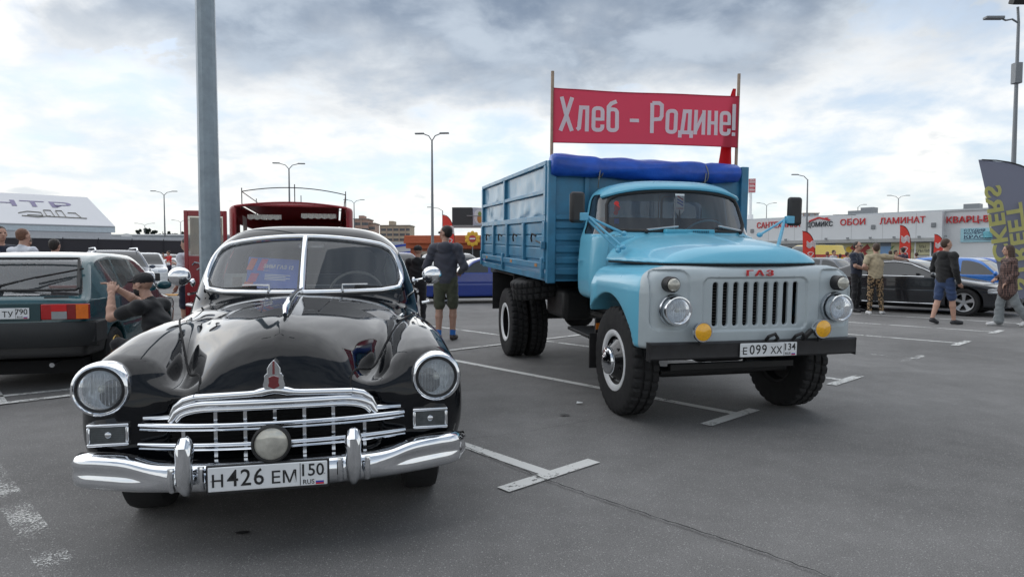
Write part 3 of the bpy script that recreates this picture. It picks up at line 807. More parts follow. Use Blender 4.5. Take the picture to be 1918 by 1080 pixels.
    for sgn in (-1, 1):
        x = sgn*.368
        P = [(x, .010, .345), (x, -.012, .375), (x, -.018, .44), (x, -.018, .50), (x, -.012, .545), (x, .012, .575), (x, .04, .588)]
        mk('bumper_guard', tube(P, [.020, .033, .037, .036, .042, .033, .010], 14, sx=1.0, sy=1.0, up=(0, -1, 0)), M_CHROME, root)
        mk('guard_band', tube([(x+.062*q, .028, .352) for q in (1,)]+[(x+.062, .008, .38), (x+.062, .002, .42), (x+.062, .010, .458)], .015, 8), M_CHROME, root)
        mk('guard_band', tube([(x-.062, .028, .352), (x-.062, .008, .38), (x-.062, .002, .42), (x-.062, .010, .458)], .015, 8), M_CHROME, root)
    plate(root, (-.012, -.012, .402), 'Н426ЕМ', '150', holder=True)
    # ---- wipers
    M_WIP = mat('wiper_metal', (.45, .46, .48), .25, 1.0)
    for piv, tip in (((-.22, 1.19), (-.60, 1.185)), ((.27, 1.19), (.62, 1.185))):
        a = solve_axis(body, [(piv[0], 0, piv[1])], 1, 1.2, 2.5)[0]; b = solve_axis(body, [(tip[0], 0, tip[1]+.01)], 1, 1.2, 2.6)[0]
        a0 = a+np.array((0, -.035, -.02)); a = a+np.array((0, -.035, .025)); b = b+np.array((0, -.03, -.005)); m_ = (a+b)/2+np.array((0, -.01, .012))
        w = mk('wiper', join(tube([a0, a, m_], [.009, .007, .005], 8), lathe([(.0, -.02), (.014, -.015), (.014, .03)], 12, 'y', a0)), M_WIP, root)
        e = a*.12+b*.88; mk('wiper_blade', bar(a*.75+b*.25+np.array((0, .012, -.008)), b+np.array((0, .010, -.012)), .010, .018), M_BLACK, w)
    # ---- mirrors on curved stalks
    for sgn in (-1, 1):
        c = Vector((sgn*.90+.035, 1.93, 1.272))
        base = Vector((sgn*.80, 2.02, 1.225))
        mr = mk('wing_mirror', lathe([(0, -.055), (.03, -.052), (.055, -.038), (.066, -.015), (.068, 0), (.064, .012), (0, .012)], 24, 'y', c), M_CHROME, root)
        V_ = np.array([v.co for v in mr.data.vertices]); V_[:, 0] = c.x+(V_[:, 0]-c.x)*1.12
        mr.data.vertices.foreach_set('co', V_.astype(np.float32).ravel())
        mk('mirror_stalk', tube([c+Vector((-sgn*.02, .0, -.01)), c*.5+base*.5+Vector((0, -.02, -.005)), base], [.010, .009, .011], 8), M_CHROME, mr)
        mk('mirror_foot', ellipsoid(base, (.018, .03, .03)), M_CHROME, mr)
        # door handles / vent trim seen past the pillar
        mk('door_handle', tube([(sgn*.905, 2.5, 1.02), (sgn*.96, 2.5, 1.03), (sgn*.965, 2.66, 1.03)], .012, 8), M_CHROME, root)
        mk('belt_moulding', tube([(sgn*.83, 2.02, 1.14), (sgn*.86, 2.4, 1.135), (sgn*.865, 3.2, 1.13), (sgn*.84, 4.1, 1.11)], .010, 6), M_CHROME, root)
        # small side badge on the bonnet flank
        yy = np.array([1.28, 1.36]); P = solve_axis(body, np.stack([sgn*s_x(yy)-sgn*.055, yy, yy*0], 1), 2, 1.4, .5); P[:, 2] += .006
        bd = mk('side_badge', tube(P, [.016, .020], 8, sy=.5), M_CHROME, root)
    # ---- wheels
    for sgn in (-1, 1):
        for ya in (.90, 4.10):
            w = thing('wheel', '', ''); del w['label']; del w['category']; w.parent = root; w.location = (sgn*.74, ya, .352)
            r_ = .355
            T_ = [(.205, .08), (.22, .10), (.30, .105), (.345, .09), (.355, .06), (.352, .03), (.355, 0), (.352, -.03), (.355, -.06), (.345, -.09), (.30, -.105), (.22, -.10), (.205, -.08)]
            mk('tyre', lathe(T_, 44, 'x', close=False), M_RUBBER, w)
            mk('wheel_disc', lathe([(.21, 0), (.19, sgn*.03), (.12, sgn*.06), (.10, sgn*.085), (0, sgn*.10)] if sgn > 0 else [(0, -.10), (.10, -.085), (.12, -.06), (.19, -.03), (.21, 0)], 32, 'x', close=False), M_CHROME_DULL, w)
    mk('underbody', join(box(-.55, .55, .35, 5.1, .26, .34), box(-.62, .62, .85, .95, .3, .38)), M_DARK, root, smooth=None)
    return root

def build_window_sign(root):
    M_SB = mat('sign_blue', (.015, .12, .60), .45, var=.05); M_SR = mat('sign_orange', (.75, .10, .05), .45, var=.05); M_SP = mat('sign_pink', (.65, .05, .22), .45, var=.05)
    c = Vector((-.245, 2.02, 1.285)); RM = Euler((R(-24), R(4), R(2))).to_matrix().to_4x4(); RM.translation = c
    def pl(VF):
        V, F = VF; return (np.asarray(V, float)@np.array(RM.to_3x3()).T+np.array(c), F)
    w, h = .36, .25
    s = mk('name_sign', pl(cbox((0, 0, 0), (w, .006, h))), M_SB, root, smooth=None)
    # slanted blocks on its left margin
    def slant(x0, x1, z0, z1, m, nm='sign_block'):
        k = .3; mk(nm, pl(prism([(x0+k*(z0), z0), (x1+k*(z0), z0), (x1+k*z1, z1), (x0+k*z1, z1)], -.0045, -.003)), m, s, smooth=None)
    slant(-.165, -.105, -.120, -.075, M_SR); slant(-.150, -.095, -.072, -.005, M_SP)
    slant(-.195, -.150, .02, .115, M_SR); slant(-.120, -.075, .02, .115, M_SP)
    B = RM @ face_matrix((0, -.005, 0), (1, 0, 0), (0, 0, 1))
    text('sign_title', 'ЗИМ ГАЗ 12', .042, M_WHITE, s, B @ Matrix.Translation((.035, .055, .001)), ext=.0005, bold=.0012, shear=.15, sx=.9)
    text('sign_year', '1954 г.', .018, M_WHITE, s, B @ Matrix.Translation((-.045, .022, .001)), ext=.0005)
    for i in range(4): mk('sign_line', pl(box(-.055, .125-.03*(i % 2), -.0042, -.0035, -.012-.013*i, -.006-.013*i)), M_WHITE, s, smooth=None)
    p = mk('paper_card', xf(cbox((0, 0, 0), (.19, .004, .13)), (-.52, 2.16, 1.225), (R(-20), 0, 0)), mat('old_paper', (.38, .40, .38), .8, var=.25, vs=20), root, smooth=None)
    mk('paper_photo', xf(cbox((0, -.003, 0), (.07, .002, .07)), (-.52, 2.158, 1.225), (R(-20), 0, 0)), mat('sepia', (.25, .21, .17), .8, var=.4, vs=30), p, smooth=None)
build_saloon()
# ================================================================== blue tipper lorry
def lug_tyre(r, w, rim, n=132, seed=0, blocks=33):
    """tyre of width w on the x axis, block tread cut into the running surface"""
    prof = [(rim, .40, 0), (rim+.015, .47, 0), (rim+.06, .5, 0), (r-.09, .5, 0), (r-.05, .49, 0), (r-.028, .475, 1), (r-.010, .44, 1), (r, .38, 1), (r, .20, 1), (r, .185, 2), (r, .115, 2), (r, .10, 3), (r, -.0, 3), (r, -.10, 3), (r, -.115, 2), (r, -.185, 2), (r, -.20, 4), (r, -.38, 4), (r-.010, -.44, 4), (r-.028, -.475, 4), (r-.05, -.49, 0), (r-.09, -.5, 0), (rim+.06, -.5, 0), (rim+.015, -.47, 0), (rim, -.40, 0)]
    V = []; F = []
    for k, (rr, x, kind) in enumerate(prof):
        for j in range(n):
            ph = (j*blocks/n) % 1.0; d = 0
            if kind in (1, 4):
                q = (ph+(.5 if kind == 4 else 0)) % 1; d = .018 if q < .24 else 0
            elif kind == 2: d = .018
            elif kind == 3: q = (ph+.25) % 1; d = .014 if q < .24 else 0
            a = 2*math.pi*j/n; V.append((x*w, (rr-d)*math.cos(a), (rr-d)*math.sin(a)))
    m = len(prof)
    for i in range(m-1):
        for j in range(n):
            j2 = (j+1) % n; F.append((i*n+j, i*n+j2, (i+1)*n+j2, (i+1)*n+j))
    return np.array(V), [f[::-1] for f in F]

def dented(x, y0, y1, z0, z1, side=-1, amp=.012, nx=14, nz=12, seed=0):
    """thin sheet in the plane x, dished and crumpled a little"""
    r2 = random.Random(seed); bl = [(r2.uniform(y0, y1), r2.uniform(z0, z1), r2.uniform(.05, .2), r2.uniform(-1, 1)) for _ in range(14)]
    P = []
    for i in range(nx+1):
        row = []
        for j in range(nz+1):
            y = y0+(y1-y0)*i/nx; z = z0+(z1-z0)*j/nz
            e = min(1, 6*min(i/nx, 1-i/nx, j/nz, 1-j/nz))
            d = sum(s*math.exp(-((y-a)**2+(z-b)**2)/q**2) for a, b, q, s in bl)
            row.append((x+side*amp*d*e, y, z))
        P.append(row)
    return grid(np.array(P))

def build_truck():
    root = thing('tipper_lorry', 'sky blue Soviet tipper lorry with grey nose, black bumper and yellow fog lamps', 'truck', (2.0, 5.27, 0), R(13))
    M_CAB = mat('cab_blue', (.14, .46, .63), .30, coat=.4, var=.04, vs=1.5, rv=.12, bump=.05, bs=7)
    M_BED = mat('bed_blue', (.040, .195, .33), .48, coat=.1, var=.28, vs=5, rv=.3, bump=.15, bs=18)
    M_NOSE = mat('nose_grey', (.42, .475, .50), .34, coat=.2, var=.06, vs=5)
    M_CHAS = mat('chassis_black', (.014, .014, .015), .6, var=.4, vs=10)
    M_BUMP = mat('bumper_black', (.016, .016, .018), .45, var=.4, vs=12)
    # ---------------- nose block: wings + front panel
    w_ = spl([.8, .95, 1.2, 1.55, 1.72, 2.0, 2.25], [.86, .89, .905, .885, .835, .785, .72])
    AX = .80
    def nose(p):
        X = np.abs(p[:, 0]); y = p[:, 1]; z = p[:, 2]
        top = z-(1.365-.03*np.clip((y-.1)/1.2, 0, 1)-.05*np.maximum(X-.75, 0)/.25)
        out = X-(1.0-.05*np.clip((.5-y)/.5, 0, 1)**2-.03*np.maximum(z-1.15, 0)/.2)
        fr = .05+.03*(X/.9)**3-.0*z-y
        b = smaxn(.13, top, out, fr)
        b = smaxn(.04, b, y-1.24, .70-z)
        # wing ends behind the wheel reach lower
        q = smaxn(.06, np.abs(X-.88)-.12, np.abs(y-1.17)-.06, z-1.15, .62-z)
        b = smin(b, q, .05)
        arch = np.maximum(np.hypot(y-AX, z-.52)-.575, .42-X)
        b = smax(b, -arch, .015)
        return b
    def panel_detail(p):
        X = np.abs(p[:, 0]); x = p[:, 0]; z = p[:, 2]; y = p[:, 1]
        b = nose(p)
        on = np.clip((.25-y)/.08, 0, 1)
        g = rrect(x, z, 0, 1.055, .475, .215, .06); b = b+.016*on*np.clip(.5-g/.012, 0, 1)      # grille field, pressed in
        l = rrect(X, z, .755, 1.095, .158, .235, .07); b = b+.014*on*np.clip(.5-l/.014, 0, 1)     # lamp field
        k = np.abs((x+.0415) / .0915 - np.round((x+.0415)/.0915-.5)-.5)*.0915
        inside = (X < .43)
        s = np.hypot(np.maximum(k-.0, 0), np.maximum(np.abs(z-1.055)-.155, 0))-.023
        s = np.where(inside, s, .05)
        b = np.maximum(b, -np.maximum(np.maximum(.100-y, X-.465), np.abs(z-1.055)-.20))     # hollow behind the pressed sheet
        return smax(b, -np.maximum(s, np.abs(y-.1)-.14), .010)
    # blue wings
    V, T, N = sdf_mesh(nose, (-1.06, -.02, .56), (1.06, 1.32, 1.44), .022)
    gp = lambda p: p[:, 1]-(.175+.035*np.clip((p[:, 2]-1.2)/.1, 0, 1))
    V, N, _, Tb = split(V, T, N, gp)
    for s in (1, -1):
        V1, N1, a, _ = split(V, Tb, N, lambda p: p[:, 0]*s); piece('front_wing', V1, N1, a, M_CAB, root)
    V, T, N = sdf_mesh(panel_detail, (-1.06, -.02, .64), (1.06, .30, 1.44), .0115)
    V, N, Tg, _ = split(V, T, N, gp)
    piece('front_panel', V, N, Tg, M_NOSE, root)
    for s in (-1, 1):      # dark joint between panel and wing
        zz = np.linspace(.74, 1.30, 16); yy = .176+.035*np.clip((zz-1.2)/.1, 0, 1)
        P = solve_axis(nose, np.stack([zz*0, yy, zz], 1), 0, s*1.3, 0); mk('wing_joint', tube(P, .0055, 6), M_DARK, root)
    text('maker_letters', 'ГАЗ', .062, mat('badge_red', (.55, .025, .03), .4), root, face_matrix((.02, .047, 1.305), (1, 0, 0), (0, 0, 1)), ext=.006, sx=1.9, bold=.0015, spacing=1.3)
    mk('radiator', box(-.44, .44, .19, .22, .86, 1.25), M_DARK, root, smooth=None)
    for i in range(15):
        z = .885+.0245*i; mk('radiator_fin', box(-.33, .30, .165, .188, z, z+.007), mat('fin_grey', (.09, .085, .085), .6), root, smooth=None)
    # ---------------- bonnet
    ht = spl([.0, .10, .18, .30, .5, .8, 1.2, 1.45], [1.45, 1.475, 1.505, 1.535, 1.57, 1.605, 1.635, 1.645])
    ha = spl([0, .12, .3, .8, 1.4], [.70, .745, .78, .83, .87])
    def hood(p):
        X = np.abs(p[:, 0]); y = p[:, 1]; z = p[:, 2]
        zc = 1.22; zt = ht(y); a = ha(y)
        b = ((X/a)**3.1+np.maximum((z-zc)/(zt-zc), 0)**2.4)**(1/2.7)-1
        b = b*np.minimum(a, zt-zc)*1.0
        b = b-.008*np.exp(-(X/.035)**2)*np.clip((y-.3)/.3, 0, 1)
        b = smax(b, .085+.07*(X/.7)**2+.25*np.maximum(z-1.40, 0)-y, .16)
        return smaxn(.02, b, y-1.30, 1.378-.012*y-z, X-.84)
    V, T, N = sdf_mesh(hood, (-.98, 0, 1.30), (.98, 1.40, 1.70), .02); piece('bonnet', V, N, T, M_CAB, root)
    O = even(outline(lambda a, b: hood(np.stack([a, b, a*0+1.39], 1)), (0, .7), rmax=1.2), 120); O = O[(O[:, 1] < 1.27)]; i0 = int(np.argmax(np.linalg.norm(np.diff(O, axis=0), axis=1)))+1; O = np.concatenate([O[i0:], O[:i0]])
    mk('bonnet_seam', tube(np.stack([O[:, 0]*.995, O[:, 1], 1.374-.012*O[:, 1]], 1), .009, 6), M_DARK, root)
    # ---------------- cab
    def cab(p):
        X = np.abs(p[:, 0]); y = p[:, 1]; z = p[:, 2]
        ws = 1.235+.19*(X/.75)**2.4+.46*(z-1.62)-y
        ws = np.where(z < 1.6, 1.22-y+.16*(X/.8)**3, ws)
        roof = z-(2.175-.075*(X/.7)**3-.05*((y-1.72)/.42)**2)
        b = smaxn(.11, X-w_(z), ws*.9, roof, y-1.97, .95-z+.25*np.maximum(1.35-y, 0))
        return b
    V, T, N = sdf_mesh(cab, (-1.0, .95, .86), (1.0, 2.06, 2.28), .02)
    g2 = lambda x, z: smaxn(.10, z-(2.06-.06*(x/.7)**2), 1.655-z, np.abs(x)-(.765-.12*(z-1.64)))
    V, N, Tw, T = split(V, T, N, lambda p: np.maximum(g2(p[:, 0], p[:, 2]), p[:, 1]-1.75))
    piece('windscreen', V, N, Tw, glass('lorry_glass', (.62, .66, .68), .06), root, -.004, False)
    gd = lambda y, z: smaxn(.06, z-2.02, 1.62-z, 1.40+.28*(z-1.62)-y, y-1.83)
    V, N, Tw, T = split(V, T, N, lambda p: np.maximum(gd(p[:, 1], p[:, 2]), .5-np.abs(p[:, 0])))
    gr2 = lambda x, z: rrect(x, z, 0, 1.82, .55, .16, .06)
    V, N, Tr, T = split(V, T, N, lambda p: np.maximum(gr2(p[:, 0], p[:, 2]), 1.85-p[:, 1]))
    piece('rear_window', V, N, Tr, M_GLASS, root, -.004, False)
    gdoor = lambda p: np.maximum(smaxn(.10, .98-p[:, 2], p[:, 2]-2.07, 1.36+.05*(1.6-np.minimum(p[:, 2], 1.6))+.26*np.maximum(p[:, 2]-1.62, 0)-p[:, 1], p[:, 1]-1.90), .55-np.abs(p[:, 0]))
    V, N, Td, T = split(V, T, N, gdoor)
    for s in (1, -1):
        V1, N1, a, _ = split(V, Td, N, lambda p: p[:, 0]*s); d = piece('door', V1, N1, a, M_CAB, root, .004)
        V1, N1, a, _ = split(V, Tw, N, lambda p: p[:, 0]*s); piece('door_window', V1, N1, a, glass('door_glass', (.38, .42, .44), .05), d, -.004, False)
        O = even(outline(gd, (1.62, 1.8)), 60); P = solve_axis(cab, np.stack([O[:, 0]*0-s*0, O[:, 0], O[:, 1]], 1), 0, -s*1.2, 0)
        mk('window_gasket', tube(P, .012, 6, True), M_BLACK, d)
        Q = solve_axis(cab, [(0, 1.52, 1.64), (0, 1.54, 2.0)], 0, -s*1.2, 0); mk('quarter_light_bar', tube(Q, .009, 6), M_CHROME_DULL, d)
        O = even(outline(lambda y, z: gdoor(np.stack([y*0+.9, y, z], 1)), (1.64, 1.5), rmax=1.0), 90); P = solve_axis(cab, np.stack([O[:, 0]*0, O[:, 0], O[:, 1]], 1), 0, -s*1.2, 0); mk('door_gap', tube(P, .0065, 5, True), M_DARK, d)
        mk('door_handle', tube([(-s*.915, 1.84, 1.35), (-s*.945, 1.84, 1.352), (-s*.945, 1.75, 1.352)], .010, 8), M_CHROME, d)
    piece('cab_shell', V, N, T, M_CAB, root)
    O = even(outline(g2, (0, 1.85)), 110); P = solve_axis(cab, np.stack([O[:, 0], O[:, 0]*0, O[:, 1]], 1), 1, .9, 1.9)
    mk('windscreen_gasket', tube(P, .017, 8, True), M_BLACK, root)
    xs = np.linspace(-.76, .76, 31); P = solve_axis(cab, np.stack([xs, xs*0, 2.088-.07*(np.abs(xs)/.7)**3], 1), 1, .9, 1.9); P[:, 1] -= .016
    mk('roof_brow', tube(P, .022, 8, sx=1.3), M_CAB, root)
    mk('scuttle_vent', join(box(-.26, .26, 1.17, 1.25, 1.625, 1.672)), mat('vent_blue', (.07, .36, .50), .4), root, bevel=.012)
    for i in range(9): mk('vent_slat', box(.02+.02*i, .03+.02*i, 1.163, 1.172, 1.638, 1.66), mat('vent_dark', (.03, .13, .2), .6), root, smooth=None)
    # interior
    mk('dashboard', box(-.74, .74, 1.38, 1.52, 1.40, 1.62), M_BLACK, root, bevel=.03)
    mk('bench_seat', join(box(-.70, .70, 1.50, 1.95, 1.1, 1.32), box(-.70, .70, 1.83, 1.93, 1.3, 1.80)), mat('seat_brown', (.05, .04, .035), .8), root, bevel=.03)
    mk('headliner', box(-.58, .58, 1.58, 1.88, 2.05, 2.07), M_BLACK, root)
    th = np.linspace(0, 2*math.pi, 32, endpoint=False)
    mk('steering_wheel', tube(np.stack([.36+.22*np.cos(th), 1.60-.14*np.sin(th), 1.62+.15*np.sin(th)], 1), .012, 6, True), mat('lorry_wheel', (.10, .30, .42), .4), root)
    pn = mk('pennant', prism([(-.05, 1.86), (0, 1.80), (.05, 1.86), (.05, 2.03), (-.05, 2.03)][::-1], 1.42, 1.423, 'y'), M_WHITE, root, smooth=None)
    pr_ = mat('pennant_red', (.5, .03, .05), .6)
    for i in range(3): mk('pennant_stroke', xf(cbox((0, 0, 0), (.075, .001, .012)), (.005, 1.4185, 1.99-.03*i), (0, R(28), 0)), M_BLUE_P if i else pr_, pn, smooth=None)
    text('pennant_word', 'Семья', .026, pr_, pn, face_matrix((0, 1.418, 1.885), (1, 0, 0), (0, 0, 1)), ext=.0005)
    P = solve_axis(cab, [(-.655, 0, 1.88)], 1, .9, 1.9)[0]
    M_STK = mat('sticker_red', (.62, .03, .03), .5)
    sk = mk('round_sticker', xf(join(*[lathe([(.0, 0), (rr, 0)], 18, 'y', (dx, -.001*k, dz), close=False) for k, (rr, dx, dz) in enumerate(((.026, 0, .045), (.03, .008, .0), (.024, -.004, -.045)))]), tuple(P+np.array((.01, .012, 0))), (0, 0, R(-38))), M_STK, root, smooth=None)
    mk('blue_sticker', xf(cbox((0, 0, 0), (.05, .001, .05)), tuple(P+np.array((.015, .012, -.13))), (0, 0, R(-38))), M_BLUE_P, root, smooth=None)
    # wipers
    for a, b in (((-.42, 1.665), (-.10, 1.70)), ((.66, 1.665), (.36, 1.71))):
        q = solve_axis(cab, [(a[0], 0, a[1]), (b[0], 0, b[1])], 1, .9, 1.9); q[:, 1] -= .03
        wp = mk('wiper', tube([q[0], q[1]], [.012, .010], 6), mat('wiper_silver', (.6, .61, .62), .35, .8), root)
        mk('wiper_pivot', ellipsoid(q[0]-np.array((0, 0, .015)), (.022, .022, .022), 10, 6), M_BLACK, wp)
    # ---------------- lamps
    for s in (-1, 1):
        c = np.array((s*.735, -.005, 1.02))
        hl = mk('headlight', lathe([(.115, .10), (.112, .02), (.116, -.02), (.112, -.035), (.104, -.036), (.098, -.026)], 40, 'y', c, close=False), M_CHROME, root, smooth=60)
        mk('headlight_reflector', lathe([(.10, -.022), (.08, .01), (.04, .04), (0, .05)], 28, 'y', c, close=False), M_REFL, hl)
        mk('headlight_lens', lathe([(.10, -.026), (.08, -.042), (.04, -.052), (0, -.055)], 28, 'y', c, close=False), M_LENS, hl)
        mk('headlight_bulb', ellipsoid(c+np.array((0, 0, 0)), (.018, .02, .018)), MATS['bulb_cap'], hl)
        mk('lens_flutes', join(*[bar(c+np.array((x, -.040-.012*(1-(x/.09)**2), -math.sqrt(.0080-x*x)*.9)), c+np.array((x, -.040-.012*(1-(x/.09)**2), math.sqrt(.0080-x*x)*.9)), .0035, .002, (0, 1, 0)) for x in np.linspace(-.078, .078, 11)]), M_LENS, hl, smooth=None)
        mk('headlight_cowl', lathe([(.124, .05), (.128, .02), (.122, .005)], 36, 'y', c+np.array((0, .03, 0)), close=False), M_CHROME_DULL, hl)
        c = np.array((s*.765, .01, 1.222))
        tl = mk('marker_lamp', lathe([(.062, .08), (.062, .0), (.058, -.012), (.05, -.014)], 28, 'y', c, close=False), M_BLACK, root)
        mk('marker_lens', lathe([(.052, -.012), (.048, -.03), (.03, -.045), (0, -.05)], 24, 'y', c, close=False), mat('ribbed_clear', (.40, .39, .34), .18, .2, coat=1, var=.3, vs=30), tl)
        c = np.array((s*.54, -.055, .856))
        fo = mk('fog_lamp', lathe([(0, .09), (.045, .075), (.075, .03), (.082, -.01), (.078, -.022), (.070, -.022)], 32, 'y', c, close=False), M_CHROME, root, smooth=60)
        mk('fog_lens', lathe([(.071, -.020), (.055, -.028), (0, -.034)], 28, 'y', c, close=False), mat('yellow_lens', (.86, .43, .008), .2, coat=1, var=.2, vs=40), fo)
        mk('fog_stalk', tube([c+np.array((0, .03, -.07)), c+np.array((0, .04, -.11))], .012, 8), M_BLACK, fo)
        P = solve_axis(nose, [(0, .28, 1.175)], 0, s*1.3, 0)[0]
        sl = mk('side_indicator', lathe([(.038, -.01), (.038, .012), (.030, .022)] if s > 0 else [(.030, -.022), (.038, -.012), (.038, .01)], 20, 'x', P, close=False), M_BLACK, root)
        mk('indicator_lens', ellipsoid(P+np.array((s*.02, 0, 0)), (.022, .032, .032), 16, 8), M_AMBER, sl)
    mk('crank_hole', lathe([(0, -.002), (.024, 0), (.02, .01)], 16, 'y', (.06, .055, .79)), M_DARK, root)
    for x in (.02, .27):
        mk('tow_hook', tube([(x+.05, .02, .75), (x+.05, -.03, .80), (x+.10, -.04, .82), (x+.14, -.02, .78), (x+.14, .02, .75)], .014, 8), M_CHAS, root)
    # hose bundle in front of the nose
    mk('air_hose', tube([(.42, .02, .76), (.46, -.02, .83), (.54, -.03, .87), (.60, 0, .82), (.60, .03, .76)], .022, 8), M_BLACK, root)
    # ---------------- bumper
    xs = np.linspace(-.945, .945, 25); rows = []
    for x in xs:
        y = .0+.02*(abs(x)/.945)**4
        rows.append([(x, y+.09, .628), (x, y+.012, .624), (x, y, .638), (x, y+.004, .69), (x, y, .750), (x, y+.012, .763), (x, y+.09, .760)])
    g = grid(np.array(rows)[:, ::-1])
    mk('bumper', join(g, box(-.944, -.935, .02, .085, .615, .76), box(.935, .944, .02, .085, .615, .76)), M_BUMP, root)
    plate(root, (.085, -.012, .69), 'Е099ХХ', '134', holder=False)
    # ---------------- mirrors
    M_TUBE = mat('tube_blue', (.13, .42, .60), .35)
    for s in (-1, 1):
        c = Vector((s*1.16, 1.20, 1.865)); br = Vector((s*1.05+(.0 if s < 0 else 0), 1.20, 1.78))
        mr = mk('door_mirror', xf(cbox((0, 0, 0), (.150, .065, .29)), c, (0, 0, R(-6*s))), mat('mirror_black', (.02, .02, .022), .42, var=.2), root, bevel=.035, seg=4)
        mk('mirror_clamp', cbox((br.x+s*.05, br.y-.01, br.z), (.09, .05, .075)), M_TUBE, mr, bevel=.008)
        tubes = [((s*.72, 1.12, 1.625), 0), ((s*.80, .95, 1.50), 0), ((s*.83, .98, 1.47), .03)]
        for e, dz in tubes:
            mk('mirror_arm', tube([br+Vector((0, 0, -dz)), Vector(e)], .0125, 8), M_TUBE, mr)
            mk('arm_foot', ellipsoid(e, (.03, .03, .025), 10, 6), M_TUBE, mr)
    # ---------------- tipping body (bed)
    Y0, Y1, Z0, Z1, HW = 2.10, 5.95, 1.11, 2.386, 1.19
    fl = mk('bed_floor', box(-HW+.02, HW-.02, Y0+.02, Y1, Z0, Z0+.07), M_BED, root)
    # front wall: corner posts, plain upper sheet, pressed ribs below
    mk('front_wall', join(box(-HW+.08, HW-.08, Y0+.02, Y0+.05, Z0+.02, Z1)), M_BED, root)
    for x in (-HW+.045, HW-.045): mk('corner_post', box(x-.045, x+.045, Y0-.03, Y0+.06, Z0-.02, Z1+.015), M_BED, root, bevel=.01)
    for z in (1.18, 1.30, 1.42, 1.55, 1.68):
        mk('front_rib', box(-HW+.09, HW-.09, Y0-.005, Y0+.021, z, z+.075), M_BED, root, bevel=.012)
    mk('front_frame', join(box(-HW+.09, HW-.09, Y0-.015, Y0+.019, 1.775, 1.83)), M_BED, root, bevel=.008)
    mk('front_rail', box(-HW+.09, HW-.09, Y0-.02, Y0+.06, Z1-.06, Z1+.01), M_BED, root, bevel=.008)
    for x in (-.75, 0, .75): mk('front_strut', box(x-.025, x+.025, Y0-.012, Y0+.019, 1.831, Z1-.061), M_BED, root, bevel=.006)
    # bracket under the front wall
    mk('wall_bracket', prism([(-.78, 1.11), (-.70, .92), (-.66, .92), (-.60, 1.11)][::-1], Y0-.03, Y0+.0, 'y'), M_BED, root)
    for s in (-1, 1):
        x = s*HW; o = lambda a, b: (min(x+s*a, x+s*b), max(x+s*a, x+s*b))
        def sbox(a, b, y0, y1, z0, z1):
            q = o(a, b); return box(q[0], q[1], y0, y1, z0, z1)
        ymid = Y0+(Y1-Y0)*.56
        for k, (y0, y1, z0, z1) in enumerate(((Y0+.08, ymid-.04, 2.10, Z1-.03), (ymid+.04, Y1-.06, 2.10, Z1-.03), (Y0+.08, ymid-.04, 1.82, 2.055), (ymid+.04, Y1-.06, 1.82, 2.055))):
            V_, F_q = dented(x-s*.03, y0-.02, y1+.02, z0-.02, z1+.02, s, .015, 22, 10, k+7)
            mk('upper_sheet', (V_, F_q if s > 0 else [f[::-1] for f in F_q]), mat('sheet_blue', (.065, .22, .35), .42, coat=.2, var=.2, vs=5, bump=.25, bs=12), root, smooth=180)
        for (z0, z1) in ((2.055, 2.10), (Z1-.03, Z1+.02), (1.755, 1.82)):
            mk('side_rail', sbox(-.05, .008, Y0+.061, Y1, z0, z1), M_BED, root, bevel=.006)
        for y in (Y0+.09, ymid, Y1-.03): mk('side_post', sbox(-.045, .012, y-.04, y+.04, 1.822, Z1-.032), M_BED, root, bevel=.006)
        # drop side
        n = 4; yy = np.linspace(Y0+.10, Y1-.03, n+1)
        for k in range(n):
            y0, y1 = yy[k]+.045, yy[k+1]-.045
            for zz in (1.335, 1.475, 1.615):
                mk('pressed_panel', sbox(-.045, -.012, y0, y1, zz, zz+.132), M_BED, root, bevel=.011)
        mk('drop_side', sbox(-.05, -.030, Y0+.08, Y1-.01, 1.24, 1.755), M_BED, root)
        for k, y in enumerate(yy): mk('stake', sbox(-.04, .022, y-.05, y+.05, 1.31, 1.754), M_BED, root, bevel=.008)
        mk('lower_rail', sbox(-.05, .026, Y0+.06, Y1, 1.235, 1.308), M_BED, root, bevel=.008)
        mk('sill_rail', sbox(-.05, .004, Y0+.06, Y1, 1.11, 1.19), M_BED, root, bevel=.006)
        for k in range(n):
            y = (yy[k]+yy[k+1])/2
            hk = mk('side_hook', tube([(x-s*.012, y-.06, 1.60), (x+s*.02, y, 1.625), (x+s*.022, y+.03, 1.58), (x+s*.016, y+.02, 1.53)], .011, 6), M_CHAS, root)
        for y in (Y0+.12, ymid, Y1-.05):
            mk('hinge_strap', sbox(.001, .040, y-.035, y+.035, 1.14, 1.36), M_BED, root, bevel=.008)
        for y in (Y0+.35, Y0+1.6, Y0+2.2, Y0+3.3): mk('reflector', sbox(.026, .031, y-.05, y+.05, 1.255, 1.29), mat('rust_orange', (.42, .19, .06), .6, var=.4, vs=30), root, smooth=None)
        mk('latch', sbox(.01, .06, Y0+.02, Y0+.07, 1.46, 1.54), M_BED, root, bevel=.008)
        mk('latch_handle', tube([(x+s*.05, Y0+.05, 1.52), (x+s*.055, Y0+.25, 1.545)], .010, 6), M_CHAS, root)
    mk('tailgate', box(-HW+.05, HW-.05, Y1, Y1+.05, Z0+.05, Z1), M_BED, root, bevel=.008)
